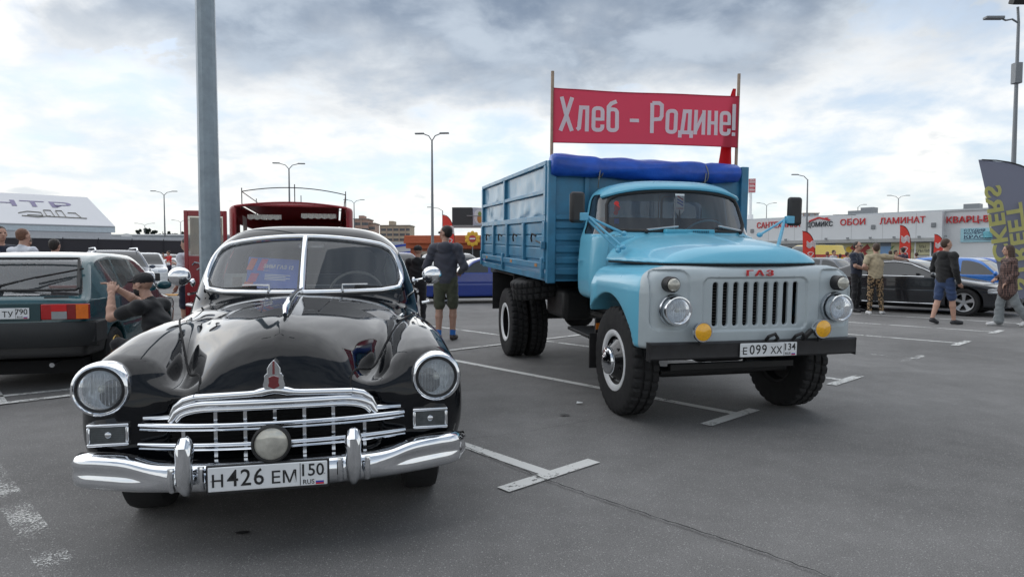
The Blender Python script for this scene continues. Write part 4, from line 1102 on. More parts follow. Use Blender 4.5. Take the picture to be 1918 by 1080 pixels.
    # ---------------- chassis
    for s in (-1, 1):
        mk('frame_rail', box(s*.42-.04, s*.42+.04, .15, 5.8, .74, .93), M_CHAS, root)
        mk('subframe', box(s*.42-.05, s*.42+.05, 2.15, 5.7, .935, 1.105), M_CHAS, root)
        # running board, guard behind the front wheel, mudflaps
        mk('running_board', box(min(s*.62, s*.98), max(s*.62, s*.98), 1.33, 2.0, .60, .635), M_CHAS, root, bevel=.008)
        mk('step_bracket', box(min(s*.72, s*.90), max(s*.72, s*.90), 1.345, 1.38, .636, .80), M_CHAS, root)
        mk('step_reflector', box(min(s*.84, s*.90), max(s*.84, s*.90), 1.335, 1.344, .69, .75), mat('reflector_amber', (.70, .20, .02), .35), root, smooth=None)
        mk('front_mudflap', box(min(s*.70, s*.98), max(s*.70, s*.98), 1.29, 1.31, .32, .66), M_CHAS, root)
        mk('rear_mudflap', box(min(s*.60, s*1.16), max(s*.60, s*1.16), 5.20, 5.22, .48, 1.05), M_CHAS, root)
        mk('rear_guard', box(min(s*.62, s*1.14), max(s*.62, s*1.14), 3.86, 3.89, .74, 1.10), M_CHAS, root)
        mk('guard_top', box(min(s*.62, s*1.14), max(s*.62, s*1.14), 3.9, 5.19, 1.065, 1.085), M_CHAS, root)
    mk('front_axle', tube([(-.7, AX, .42), (-.45, AX, .36), (.45, AX, .36), (.7, AX, .42)], .05, 8), M_CHAS, root)
    mk('rear_axle', join(tube([(-.8, 4.50, .47), (.8, 4.50, .47)], .075, 10), ellipsoid((0, 4.50, .47), (.24, .2, .22))), M_CHAS, root)
    mk('engine_sump', box(-.25, .25, .55, 1.4, .48, .80), M_CHAS, root, bevel=.05)
    mk('fuel_tank', box(-.85, -.50, 2.55, 3.3, .62, .98), M_CHAS, root, bevel=.06)
    mk('battery_box', box(.5, .85, 2.4, 3.0, .62, .95), M_CHAS, root, bevel=.03)
    mk('prop_shaft', tube([(0, 1.6, .62), (0, 4.3, .5)], .05, 8), M_CHAS, root)
    mk('front_crossmember', box(-.42, .42, .08, .2, .62, .74), M_CHAS, root)
    mk('steering_link', tube([(-.62, .5, .42), (.62, .5, .42)], .022, 8), M_CHAS, root)
    mk('front_beam', box(-.60, .58, .34, .40, .47, .52), M_CHAS, root)
    pit = list(root.children_recursive)
    # ---------------- wheels
    M_RIMB = mat('rim_black', (.010, .010, .011), .16, coat=.8, var=.2)
    tyre_me = None
    def wheel(x, y, out, front):
        w = bpy.data.objects.new('wheel', None); COL.objects.link(w); w.parent = root; w.location = (x, y, .487)
        nonlocal tyre_me
        if tyre_me is None:
            t = mk('tyre', lug_tyre(.487, .245, .262), M_RUBBER, w, smooth=30); tyre_me = t.data
        else:
            t = bpy.data.objects.new('tyre', tyre_me); COL.objects.link(t); t.parent = w
        def L(nm, prof, m, n=40):
            p = [(r_, out*h) for r_, h in prof]; V_, Fq = lathe(p, n, 'x', close=False)
            return mk(nm, (V_, Fq if out > 0 else [f[::-1] for f in Fq]), m, w)
        L('rim_flange', [(.262, .08), (.278, .108), (.275, .120), (.252, .122), (.228, .112), (.218, .10)], M_WHITE)
        if front:
            L('rim', [(.218, .10), (.214, .07), (.20, .085), (.12, .155), (.115, .16), (.05, .16)], M_RIMB)
            L('hub_cap', [(.125, .150), (.127, .165), (.118, .185), (.085, .20), (.06, .202), (.045, .214), (0, .218)], M_CHROME, 36)
            for k in range(6):
                a = k*math.pi/3+.3; mk('wheel_nut', lathe([(.0, .02), (.013, .018), (.013, 0)][::-1], 6, 'x', (out*.128, .165*math.cos(a), .165*math.sin(a)), close=False), M_RIMB, w)
        else:
            L('rim', [(.218, .10), (.214, .05), (.21, -.05), (.15, -.09), (.12, -.06), (.10, -.02), (.0, -.01)], M_RIMB)
        L('rim_back', [(.262, -.10), (.24, -.09), (.23, -.02), (.08, .02), (0, .02)], M_CHAS)
        return w
    for s in (-1, 1):
        wheel(s*.815, AX, s, True)
        wheel(s*1.0, 4.50, s, False); wheel(s*.72, 4.50, -s, False)
    sp = bpy.data.objects.new('spare_wheel', None); COL.objects.link(sp); sp.parent = root; sp.location = (-.80, 3.35, 1.0); sp.rotation_euler = (0, R(78), R(8))
    t = bpy.data.objects.new('tyre', tyre_me); COL.objects.link(t); t.parent = sp
    mk('rim', lathe([(.262, .08), (.22, .0), (0, 0)], 28, 'x', close=False), M_RIMB, sp)
    # nose-down stance of the empty lorry: everything sprung is pitched about the front axle
    Mp = Matrix.Translation((0, AX, .5)) @ Matrix.Rotation(R(1.9), 4, 'X') @ Matrix.Translation((0, -AX, -.5))
    done = set()
    for o in pit:
        if o.type == 'MESH' and o.data.name not in done: o.data.transform(Mp); done.add(o.data.name)
    sp.location = Mp @ sp.location
    # ================= banner, its poles, the tarpaulin roll, the furled flag (carried by the lorry: things of their own)
    RW = Matrix.Translation(root.location) @ Matrix.Rotation(R(13), 4, 'Z') @ Mp
    def top(name, VF, m, **k):
        V_, F_q = VF; o = mk(name, (V_, F_q), m, **k); o.data.transform(RW); return o
    # tarp roll
    xs = np.linspace(-1.165, 1.03, 60); r2 = random.Random(3)
    ring = []
    for i, x in enumerate(xs):
        tie = min(abs(x+.62), abs(x-.62)); rr = .112-.013*math.exp(-(tie/.04)**2)+.006*math.sin(x*6)+.004*math.sin(x*17+1)
        if i in (0, len(xs)-1): rr *= .88
        zc = 2.355-.035*(x+1.1)/2.1-.010*math.sin((x+1.15)*1.4)
        ring.append([(x, Y0-.03-.0+rr*math.cos(a)*(1+.08*math.sin(3*a+x*5)+.03*math.sin(7*a+x*9)), zc+rr*1.0*math.sin(a)*(1+.07*math.sin(2*a+x*7)+.03*math.sin(5*a-x*13))) for a in np.linspace(0, 2*math.pi, 25)[:-1]])
    P = np.array(ring); a_, b_ = P.shape[:2]; V_ = P.reshape(-1, 3); F_q = [(i*b_+j, i*b_+(j+1) % b_, (i+1)*b_+(j+1) % b_, (i+1)*b_+j) for i in range(a_-1) for j in range(b_)]
    F_q += [tuple(range(b_))[::-1], tuple(range((a_-1)*b_, a_*b_))]
    tr = top('tarpaulin_roll', (V_, F_q), mat('tarp_blue', (.010, .075, .42), .42, coat=.1, var=.35, vs=4, bump=.7, bs=14), smooth=70)
    tag(tr, 'rolled bright blue tarpaulin tied along the front wall of the tipper bed', 'tarpaulin')
    for x in (-.62, .62):
        th = np.linspace(0, 2*math.pi, 20, endpoint=False)
        k = mk('tie_rope', tube(np.stack([x+.01*np.sin(th*2), Y0-.03+.097*np.cos(th), 2.34-.035*(x+1.1)/2.1+.100*np.sin(th)], 1), .007, 6, True), mat('rope_grey', (.22, .21, .19), .9), None); k.data.transform(RW); k.parent = tr
        k = mk('rope_tail', tube([(x-.03, Y0-.135, 2.30), (x-.045, Y0-.14, 2.20), (x-.02, Y0-.05, 2.12)], .006, 5), MATS['rope_grey'], None); k.data.transform(RW); k.parent = tr
    # poles
    M_WOOD = mat('raw_wood', (.36, .27, .20), .75, var=.25, vs=20)
    for x, zt, lab in ((-1.125, 3.35, 'thin wooden banner pole without a flag on it'), (1.09, 3.46, 'thin wooden banner pole carrying the furled red flag')):
        p = top('banner_pole', tube([(x, Y0+.085, 2.0), (x, Y0+.085, zt)], .018, 8), M_WOOD); tag(p, lab, 'pole')
    # banner cloth
    P = []
    nx, nz = 60, 18
    M_BAN = mat('banner_cloth', (.58, .056, .10), .7, var=.08, vs=2, trans=.45, bump=.3, bs=5)
    def ban(u, v):
        x = -1.118+2.205*u; e = 4*u*(1-u)
        zt = 3.17+.03*u-.012*e; zb = 2.60+.008*e+.03*u
        y = Y0+.062+.020*math.sin(u*5.0+1)*e+.010*math.sin(v*4+u*11)*e
        y += .018*math.exp(-((u-.06)**2+(v-.95)**2)/.01)*math.sin(14*(u+v))
        return (x, y, zb+(zt-zb)*v)
    P = [[ban(i/nx, j/nz) for j in range(nz+1)] for i in range(nx+1)]
    bn = top('slogan_banner', grid(np.array(P)), M_BAN, smooth=180); tag(bn, 'wide red cloth banner with white Cyrillic slogan above the lorry', 'banner')
    # lettering wrapped on the cloth
    M_LET = mat('letter_white', (.80, .82, .86), .7, var=.05, trans=.3)
    LOFF = [0]
    def ribbon(pts, closed=False, t=15.0):
        """one stroke in banner pixels (x 210..1690, height in v) as a mitred strip on the cloth"""
        Q = np.array([(x, v*405) for x, v in pts], float); n = len(Q); rows = []
        LOFF[0] += 1
        for i in range(n):
            a_ = Q[i-1] if (i > 0 or closed) else None; c_ = Q[(i+1) % n] if (i < n-1 or closed) else None
            d1 = (Q[i]-a_)/np.linalg.norm(Q[i]-a_) if a_ is not None else None; d2 = (c_-Q[i])/np.linalg.norm(c_-Q[i]) if c_ is not None else None
            d1 = d2 if d1 is None else d1; d2 = d1 if d2 is None else d2
            n1 = np.array((-d1[1], d1[0])); n2 = np.array((-d2[1], d2[0])); m_ = n1+n2; m_ /= np.linalg.norm(m_); k = min(1/max(m_@n1, .35), 2.2)
            row = []
            for sg in (-1, 1):
                q = Q[i]+m_*(t*k*sg); c3 = ban((q[0]-210)/1480, q[1]/405); row.append((c3[0], c3[1]-.012-.0006*(LOFF[0] % 4), c3[2]))
            rows.append(row)
        if closed: rows.append(rows[0])
        return grid(np.array(rows))
    def rr(x0, x1, v0, v1, r=14, only=None):
        w = (x1-x0); R_ = 24.0; vv = R_/405; pts = []
        for cx, cv, a0 in ((x1-R_, v1-vv, 0), (x0+R_, v1-vv, 90), (x0+R_, v0+vv, 180), (x1-R_, v0+vv, 270)):
            for a_ in (0, 30, 60, 90): t_ = math.radians(a0+a_); pts.append((cx+R_*math.cos(t_), cv+vv*math.sin(t_)))
        return pts
    hx, lo_, xh = .845, .215, .70
    def letter(*strokes):
        o = mk('slogan_letter', join(*strokes), M_LET, None, smooth=None); o.data.transform(RW); o.parent = bn
    def arc_e(x0): p = rr(x0+14, x0+80, lo_+.035, xh-.03); return p
    letter(ribbon([(268, hx), (300, .55), (350, lo_)]), ribbon([(348, hx), (310, .53), (262, lo_)]))                        # Х
    letter(ribbon([(388, lo_+.03), (404, lo_+.06), (416, xh-.035), (464, xh-.035), (464, lo_)]))                               # л
    def e_(x0):
        p = rr(x0+14, x0+82, lo_+.035, xh-.035)       # starts right-top, anticlockwise; open the gap at lower right
        q = [(x0+82, .43)]+p[:12]+[p[12], p[13], p[14], p[15]]+[(x0+82, lo_+.14)]
        return ribbon(q), ribbon([(x0+14, .455), (x0+82, .455)], t=12)
    letter(*e_(500))
    letter(ribbon(rr(628, 694, lo_+.035, .655), True), ribbon([(628, .50), (628, .70), (650, .77), (692, .815)]))                 # б
    letter(ribbon([(795, .455), (868, .455)], t=14))                                                                       # -
    letter(ribbon([(969, lo_), (969, hx-.035)]), ribbon([(969, hx-.035), (1022, hx-.035), (1044, hx-.075), (1046, .56), (1034, .50), (969, .485)]))   # Р
    letter(ribbon(rr(1092, 1158, lo_+.035, xh-.035), True))                                                               # о
    letter(ribbon([(1196, .145), (1196, lo_+.035), (1288, lo_+.035), (1288, .145)]), ribbon([(1212, lo_+.04), (1226, xh-.035), (1270, xh-.035), (1270, lo_+.04)]))  # д
    letter(ribbon([(1320, xh), (1320, lo_)]), ribbon([(1386, xh), (1386, lo_)]), ribbon([(1322, lo_+.06), (1384, xh-.06)], t=13))   # и
    letter(ribbon([(1434, xh), (1434, lo_)]), ribbon([(1492, xh), (1492, lo_)]), ribbon([(1436, .455), (1490, .455)], t=13))      # н
    letter(*e_(1524))
    letter(ribbon([(1646, hx), (1646, .33)]), ribbon([(1646, lo_+.07), (1646, lo_)]))                                         # !
    for v in (0, 1):
        k = mk('hem', tube([ban(u, v) for u in np.linspace(0, 1, 40)], .006, 5), M_BAN, None); k.data.transform(RW); k.parent = bn
    # furled flag behind the right pole
    P = []
    for i in range(13):
        row = []
        for j in range(26):
            u = i/12; v = j/25; z = 3.30-.98*v
            wd = .04+.20*v**.8
            x = 1.075-wd*u+.012*math.sin(u*9+v*5); y = Y0+.12+.05*math.sin(u*10+v*2)*min(1, v*2)
            row.append((x, y, z))
        P.append(row)
    fg = top('red_flag', grid(np.array(P)), mat('flag_cloth', (.55, .012, .02), .7, var=.1, trans=.3), smooth=180); tag(fg, 'furled plain red flag hanging behind the banner', 'flag')
    return root
build_truck()
# ================================================================== other vehicles
M_AUTOGLASS = mat('tinted_glass', (.018, .022, .026), .03, spec=.8, var=0, rv=0)
M_ALLOY = mat('alloy', (.50, .51, .53), .3, .9, var=.1)
M_TRIM = mat('black_trim', (.015, .015, .016), .55)
SHAPES = {
 'hatch': dict(L=4.0, W=1.65, H=1.45, zb=.93, prof=[(0, .60), (.025, .74), (.06, .80), (.27, .92), (.30, .96), (.43, 1.36), (.50, 1.43), (.70, 1.45), (.80, 1.425), (.86, 1.36), (.955, 1.02), (.985, .95), (1, .70)], sw=[(.325, .53, .52), (.55, .70, 0.0), (.715, .80, .0)], wh=.30),
 'liftback': dict(L=4.71, W=1.85, H=1.40, zb=.92, prof=[(0, .55), (.02, .68), (.10, .80), (.25, .93), (.29, .97), (.42, 1.32), (.52, 1.40), (.65, 1.375), (.85, 1.12), (.96, 1.0), (.985, .93), (1, .6)], sw=[(.345, .535, .7), (.55, .74, -.25)], wh=.335),
 'sedan': dict(L=4.5, W=1.76, H=1.45, zb=.93, prof=[(0, .55), (.02, .70), (.08, .80), (.25, .92), (.29, .96), (.40, 1.34), (.48, 1.44), (.64, 1.43), (.78, 1.10), (.82, 1.05), (.97, 1.0), (1, .6)], sw=[(.33, .51, .6), (.53, .67, -.35)], wh=.32),
 'suv': dict(L=4.55, W=1.86, H=1.70, zb=1.06, prof=[(0, .60), (.015, .85), (.05, .97), (.23, 1.07), (.27, 1.12), (.37, 1.55), (.44, 1.68), (.75, 1.70), (.90, 1.62), (.965, 1.15), (.985, 1.0), (1, .6)], sw=[(.31, .48, .5), (.50, .68, 0), (.70, .85, -.15)], wh=.36),
 'van': dict(L=5.3, W=1.98, H=2.3, zb=1.25, prof=[(0, .6), (.02, 1.0), (.14, 1.22), (.17, 1.30), (.29, 2.1), (.36, 2.28), (.95, 2.3), (.985, 2.2), (1, .6)], sw=[(.21, .36, .6)], wh=.36),
}
def car(name, label, shape, paint, loc, rz, group=None, h=.030, glass_m=None, cat='car', lights=True, rim='plain', scale_z=1.0, kk=.07, bot=.22):
    S = SHAPES[shape]; L_, W, zb = S['L'], S['W'], S['zb']
    root = thing(name, label, cat, loc, rz, group)
    zt = spl([a*L_ for a, _ in S['prof']], [b*scale_z for _, b in S['prof']])
    zb = zb*scale_z
    r = S['wh']; ya, yb = .19*L_, .79*L_
    def f(p):
        X = np.abs(p[:, 0]); y = p[:, 1]; z = p[:, 2]
        u = np.abs(y-L_/2)/(L_/2)
        hw = W/2*(1-.10*u**4)-.34*np.maximum(z-zb, 0)-.05*np.maximum(.55-z, 0)-.03*np.abs(z-.68)
        dz = np.gradient if False else None
        top = (z-zt(y))*.72+.035*(X/(W/2))**3
        b = smaxn(kk, X-hw, top, bot-z)
        b = smaxn(kk*1.4, b, .10*(X/(W/2))**3-y, y-L_+.08*(X/(W/2))**3)
        b = b+.006*np.exp(-((z-.62)/.02)**2)
        for q in (ya, yb):
            b = smax(b, -np.maximum(np.hypot(y-q, z-r)-r-.055, W/2-.30-X), .012)
        return b
    V, T, N = sdf_mesh(f, (-W/2-.06, -.06, .12), (W/2+.06, L_+.06, S['H']*scale_z+.1), h)
    gm = glass_m or M_AUTOGLASS
    roof = S['H']*scale_z
    sidew = lambda z: W/2-.34*np.maximum(z-zb, 0)
    def gside(p):
        y = p[:, 1]; z = p[:, 2]; q = None
        for a, b, ln in S['sw']:
            k = smaxn(.03, a*L_+ln*(z-zb)-y, y-b*L_-(ln*(z-zb) if ln < 0 else 0)*1.2)
            q = k if q is None else np.minimum(q, k)
        return smaxn(.04, q, zb+.035-z, z-(zt(y)-.085), sidew(z)-.075-np.abs(p[:, 0]))
    V, N, Tw, T = split(V, T, N, gside)
    for s in (1, -1):
        for i, (a, b, _) in enumerate(S['sw']):
            V1, N1, t1, _x = split(V, Tw, N, lambda p: p[:, 0]*s)
            c0 = V1[t1].mean(1) if len(t1) else np.zeros((0, 3))
            lo = -9 if i == 0 else (S['sw'][i-1][1]+a)/2*L_; hi = 99 if i == len(S['sw'])-1 else (b+S['sw'][i+1][0])/2*L_
            t2 = t1[(c0[:, 1] > lo) & (c0[:, 1] <= hi)] if len(t1) else t1
            piece('side_window', V1, N1, t2, gm, root, .0, True)
    ymid = .55*L_
    def gscr(p):
        X = np.abs(p[:, 0]); z = p[:, 2]; y = p[:, 1]
        return smaxn(.05, zb+.055-z, z-(roof-.075), X-(sidew(z)-.115))
    V, N, Tw, T = split(V, T, N, gscr)
    V1, N1, a, b = split(V, Tw, N, lambda p: p[:, 1]-ymid)
    piece('windscreen', V1, N1, a, gm, root); piece('rear_window', V1, N1, b, gm, root)
    if lights:
        zh = .64*scale_z if shape != 'suv' else .82
        V, N, a, T = split(V, T, N, lambda p: smaxn(.03, zh-.07-p[:, 2], p[:, 2]-zh-.07+.12*np.maximum(p[:, 1]-.1, 0), W/2-.48-np.abs(p[:, 0]), p[:, 1]-.42))
        for s in (1, -1):
            V1, N1, t1, _x = split(V, a, N, lambda p: p[:, 0]*s); piece('headlight', V1, N1, t1, mat('far_lamp', (.55, .57, .6), .12, .5, coat=1), root)
        zl = .85*scale_z
        V, N, a, T = split(V, T, N, lambda p: smaxn(.03, zl-.085-p[:, 2], p[:, 2]-zl-.085, W/2-.42-np.abs(p[:, 0]), L_-.22-p[:, 1]))
        if name != 'hatchback_green':
            for s in (1, -1):
                V1, N1, t1, _x = split(V, a, N, lambda p: p[:, 0]*s); piece('tail_light', V1, N1, t1, M_REDLENS, root)
        else: T = np.concatenate([T, a])
        V, N, a, T = split(V, T, N, lambda p: smaxn(.04, .36-p[:, 2], p[:, 2]-zh+.10, np.abs(p[:, 0])-.52, p[:, 1]-.25)); piece('grille', V, N, a, M_TRIM, root)
    if name == 'hatchback_green':
        V, N, a, T = split(V, T, N, lambda p: p[:, 2]-.50+.26*np.clip((3.2-p[:, 1])/.5, 0, 1)); piece('lower_valance', V, N, a, M_TRIM, root)
    piece('body', V, N, T, paint, root)
    for s in (-1, 1):
        for q in (ya, yb): road_wheel(root, s*(W/2-.115), q, r, s, rim)
        if shape != 'van': mk('door_mirror', ellipsoid((s*(W/2+.07), .325*L_, zb+.07), (.10, .055, .065), 12, 8), paint, root)
    mk('underbody', box(-W/2+.2, W/2-.2, .3, L_-.3, .16, .30), M_DARK, root, smooth=None)
    return root
TY = {}
def road_wheel(root, x, y, r, s, rim='plain'):
    w = bpy.data.objects.new('wheel', None); COL.objects.link(w); w.parent = root; w.location = (x, y, r)
    rr = r*.68; key = (r, s, rim)
    if key not in TY:
        prof = [(rr, -.09), (rr+.02, -.10), (r-.03, -.10), (r, -.07), (r, .07), (r-.03, .10), (rr+.02, .10), (rr, .09)]
        V, Fq = lathe(prof, 32, 'x', close=False); t = mk('tyre', (V, [q[::-1] for q in Fq] if False else Fq), M_RUBBER, w)
        d = lambda p: [(a, s*b) for a, b in p]
        fl = lambda VF: (VF[0], VF[1] if s > 0 else [q[::-1] for q in VF[1]])
        if rim == 'five':
            parts = [fl(lathe(d([(rr+.004, .09), (rr-.005, .103), (rr-.02, .10), (rr-.028, .04), (rr-.03, -.05)]), 36, 'x', close=False)), fl(lathe(d([(.055, .085), (.05, .092), (0, .094)]), 20, 'x', close=False))]
            for k in range(5):
                a = k*2*math.pi/5+.35; ca, sa = math.cos(a), math.sin(a)
                for da in (-1, 1):
                    pass
                o1, o2 = .030, .062
                P = []
                for rad, wd, xx in ((.03, .030, .080), (.12, .032, .088), (rr-.02, .052, .097)):
                    P.append([(s*xx, rad*ca-wd*sa*q, rad*sa+wd*ca*q) for q in (-1, -.3, .3, 1)])
                g = grid(np.array(P)); parts.append(g)
                parts.append((g[0]-np.array((s*.025, 0, 0)), [q[::-1] for q in g[1]]))
            ri = mk('rim', join(*parts), M_ALLOY, w)
            bk = mk('brake_disc', fl(lathe(d([(.15, .0), (0, .0)]), 24, 'x', close=False)), M_CHAS_(), w)
            TY[key] = (t.data, ri.data, bk.data)
        else:
            m = M_ALLOY if rim == 'plain' else mat('gold_alloy', (.42, .28, .08), .3, .9)
            parts = [fl(lathe(d([(rr+.004, .085), (rr-.005, .098), (rr-.02, .09), (rr-.03, .03)]), 32, 'x', close=False)), fl(lathe(d([(.06, .07), (.05, .085), (0, .088)]), 16, 'x', close=False))]
            for k in range(7):
                a = k*2*math.pi/7; ca, sa = math.cos(a), math.sin(a)
                P = [[(s*xx, rad*ca-wd*sa*q, rad*sa+wd*ca*q) for q in (-1, 1)] for rad, wd, xx in ((.04, .022, .07), (rr-.015, .026, .085))]
                g = grid(np.array(P)); parts += [g, (g[0]-np.array((s*.02, 0, 0)), [q[::-1] for q in g[1]])]
            ri = mk('rim', join(*parts), m, w)
            bk = mk('brake_disc', fl(lathe(d([(rr-.01, .0), (0, .0)]), 20, 'x', close=False)), M_CHAS_(), w)
            TY[key] = (t.data, ri.data, bk.data)
    else:
        for nm, me in zip(('tyre', 'rim', 'brake_disc'), TY[key]):
            o = bpy.data.objects.new(nm, me); COL.objects.link(o); o.parent = w
    return w
def M_CHAS_(): return mat('chassis_black', (.014, .014, .015), .6)
def paint(name, col, rough=.22, metal=.0): return mat('paint_'+name, col, rough, metal, coat=.8, var=.06, vs=3, rv=.2)

# ---- green hatchback, tail towards the camera
def build_green():
    y0 = Vector((-5.24, 6.66, 0)); a = R(15); back = Vector((-math.sin(a), math.cos(a), 0)); L_ = 4.0
    c = y0+back*L_
    P_G = paint('teal', (.008, .075, .095), .25)
    root = car('hatchback_green', 'dark teal hatchback with black bumper, tail lamps and wiper on its rear glass', 'hatch', P_G, c, a+math.pi, h=.022, glass_m=glass('hatch_glass', (.80, .85, .86), .15), rim='gold', scale_z=1.02, kk=.04, bot=.36)
    # in this frame the tail is at y = L, and the camera's right is -x
    Lq = L_
    # rear glass seal
    zb = .93*1.015; roof = 1.45*1.015
    # black lower bumper
    xs = np.linspace(-.84, .84, 27); rows = []
    for x in xs:
        yo = Lq+.055-.10*(abs(x)/.84)**6-.02*(x/.84)**2
        rows.append([(x, yo-.10, .735), (x, yo-.012, .735), (x, yo, .72), (x, yo+.01, .62), (x, yo, .54), (x, yo-.03, .48), (x, yo-.12, .46)])
    mk('bumper', grid(np.array(rows)), mat('bumper_plastic', (.016, .018, .020), .6, var=.2), root)
    for s in (-1, 1): mk('bumper_side', box(min(s*.72, s*.845), max(s*.72, s*.845), Lq-.42, Lq-.05, .50, .735), MATS['bumper_plastic'], root, bevel=.02)
    for s in (-1, 1):      # four-block tail lamps, number-plate panel between
        sg = s
        t = mk('tail_lamp', box(min(s*.36, s*.80), max(s*.36, s*.80), Lq-.04, Lq+.012, .765, .925), M_REDLENS, root, bevel=.008)
        for x0, x1, z0, z1, m in ((.46, .60, .85, .92, mat('bright_red_lens', (.60, .012, .015), .2)), (.46, .60, .77, .848, mat('reverse_lens', (.30, .32, .33), .2)), (.685, .798, .77, .92, M_AMBER), (.605, .683, .77, .92, mat('dark_red_lens', (.24, .01, .012), .2))):
            mk('lamp_block', box(min(s*x0, s*x1), max(s*x0, s*x1), Lq+.0121, Lq+.020, z0, z1), m, t, smooth=None)
    mk('plate_panel', box(-.355, .355, Lq-.05, Lq+.006, .755, .93), mat('panel_dark', (.012, .05, .06), .35), root)
    plate(root, (0, Lq+.014, .835), 'А318ТУ', '790', rz=math.pi, holder=False)
    # tailgate badge, rear wiper
    bz = .985
    mk('badge', box(-.60, -.38, Lq-.045, Lq-.028, .985, 1.0), M_TRIM, root)
    def on_back(x, z): # rear glass plane
        return np.array((x, np.interp(z, [1.0, 1.36], [Lq-.115, Lq-.50]), z))
    a_ = on_back(.10, 1.085)+np.array((0, .03, .02)); b_ = on_back(-.52, 1.235)+np.array((0, .04, .03))
    w = mk('rear_wiper', join(tube([a_, (a_+b_)/2+np.array((0, .015, .01)), b_], [.016, .009, .006], 6), lathe([(0, 0), (.03, .005), (.03, .03)], 12, 'y', a_-np.array((0, .03, 0)))), M_BLACK, root)
    mk('wiper_blade', tube([on_back(-.22, 1.175)+np.array((0, .03, .02)), on_back(-.64, 1.27)+np.array((0, .03, .02))], .011, 6), M_BLACK, w)
    mk('rear_window_sticker', xf(cbox((0, 0, 0), (.26, .002, .04)), tuple(on_back(-.50, 1.085)+np.array((0, .018, .012))), (R(-44), 0, 0)), mat('sticker_pale', (.55, .4, .4), .5), root, smooth=None)
    zz_ = [(-.60, 1.30), (-.55, 1.40), (.55, 1.40), (.60, 1.30), (.665, 1.045), (-.665, 1.045)]
    mk('glass_seal', tube(even(np.array([on_back(x, z)+np.array((0, .015, .015)) for x, z in ((-.56, 1.385), (.56, 1.385), (.655, 1.05), (-.655, 1.05))]), 60), .016, 6, True), M_BLACK, root)
    # seats inside
    for x in (-.36, .36): mk('seat_back', box(x-.25, x+.25, 2.0, 2.15, .6, 1.2), mat('dark_seat', (.03, .03, .035), .9), root, bevel=.06)
    mk('parcel_shelf', box(-.66, .66, 3.1, 3.62, .93, .95), MATS['dark_seat'], root)
    mk('side_moulding', tube([(-.835, 3.45, .74), (-.85, 2.6, .74), (-.85, 1.3, .74)], .014, 6), M_CHROME_DULL, root)
    mk('exhaust', tube([(-.45, Lq-.2, .30), (-.45, Lq+.02, .29)], .025, 10), M_CHROME_DULL, root)
build_green()

# ---- dark liftback on the right with a five-spoke wheel
RZ_ROW = math.atan2(1116, 1221)
UX = Vector((math.cos(RZ_ROW), math.sin(RZ_ROW), 0)); UY = Vector((-math.sin(RZ_ROW), math.cos(RZ_ROW), 0))
A0 = Vector((12.24, 15.76, 0))
aud = car('dark_liftback', 'black grey liftback with silver five-spoke wheels and chrome window line beside the men', 'liftback', paint('graphite', (.020, .022, .027), .2, .2), A0, RZ_ROW, h=.024, rim='five')
zz = [(-.925+.02, .345*4.71+.12, .945), (-.925, .45*4.71, .95), (-.925, .60*4.71, .955), (-.91, .74*4.71, .965)]
mk('chrome_line', tube(zz, .010, 6), M_CHROME, aud)
P = [(-.905, .30*4.71, .97), (-.865, .37*4.71, 1.13), (-.815, .44*4.71, 1.27), (-.785, .52*4.71, 1.325), (-.80, .62*4.71, 1.30), (-.85, .72*4.71, 1.16)]
mk('window_trim', tube(even(np.array(P), 24, False), .009, 6), M_CHROME, aud)
for y in (.52*4.71, .76*4.71): mk('door_handle', tube([(-.93, y-.11, .80), (-.945, y, .805), (-.93, y+.11, .80)], .012, 6), M_TRIM, aud)
mk('sill', tube([(-.90, .30*4.71, .27), (-.90, .68*4.71, .27)], .012, 6), M_CHROME_DULL, aud)
G_R = 'cars parked in the bays on the right'
car('hatchback_bright', 'bright blue hatchback just behind the black grey liftback', 'hatch', paint('bright_blue', (.015, .16, .55)), A0+UX*2.45+UY*-.55, RZ_ROW, G_R, .034)
car('parked_car', 'royal blue sedan parked two bays behind the liftback', 'sedan', paint('royal', (.02, .10, .42)), A0+UX*4.9+UY*-.6, RZ_ROW, G_R, .036)
car('parked_car', 'red sedan parked far behind the blue hatchback', 'sedan', paint('red', (.50, .03, .035)), A0+UX*8.6+UY*.9, RZ_ROW, G_R, .04)
car('parked_car', 'navy blue sedan beyond the red one', 'sedan', paint('navy', (.02, .045, .16)), A0+UX*10.2+UY*-1.6, RZ_ROW, G_R, .04)
car('parked_car', 'white sedan standing alone close to the shop wall', 'sedan', paint('white', (.70, .72, .74)), Vector((25.2, 30.5, 0)), RZ_ROW+R(25), G_R, .04)
car('parked_car', 'white liftback behind the bonnet of the blue lorry', 'liftback', paint('white', (.70, .72, .74)), A0+UY*5.6+UX*.6, RZ_ROW, G_R, .034)
car('parked_car', 'silver sedan between the white liftback and the shop', 'sedan', paint('silver', (.40, .42, .44), .25, .5), A0+UY*5.8+UX*3.6, RZ_ROW, G_R, .036)
car('parked_car', 'grey hatchback near the entrance of the shop', 'hatch', paint('grey', (.14, .15, .17)), A0+UY*5.9+UX*9.0, RZ_ROW, G_R, .04)
amb = car('yellow_van', 'yellow van with a red stripe parked before the shop windows', 'van', paint('yellow', (.72, .52, .02)), at(1468, 520, 42).xy.to_3d(), R(-62), None, .05, cat='van')
for s in (-1, 1): mk('red_stripe', box(min(s*.975, s*.99), max(s*.975, s*.99), 1.6, 5.0, 1.5, 1.66), mat('stripe_red', (.5, .03, .03), .4), amb, smooth=None)
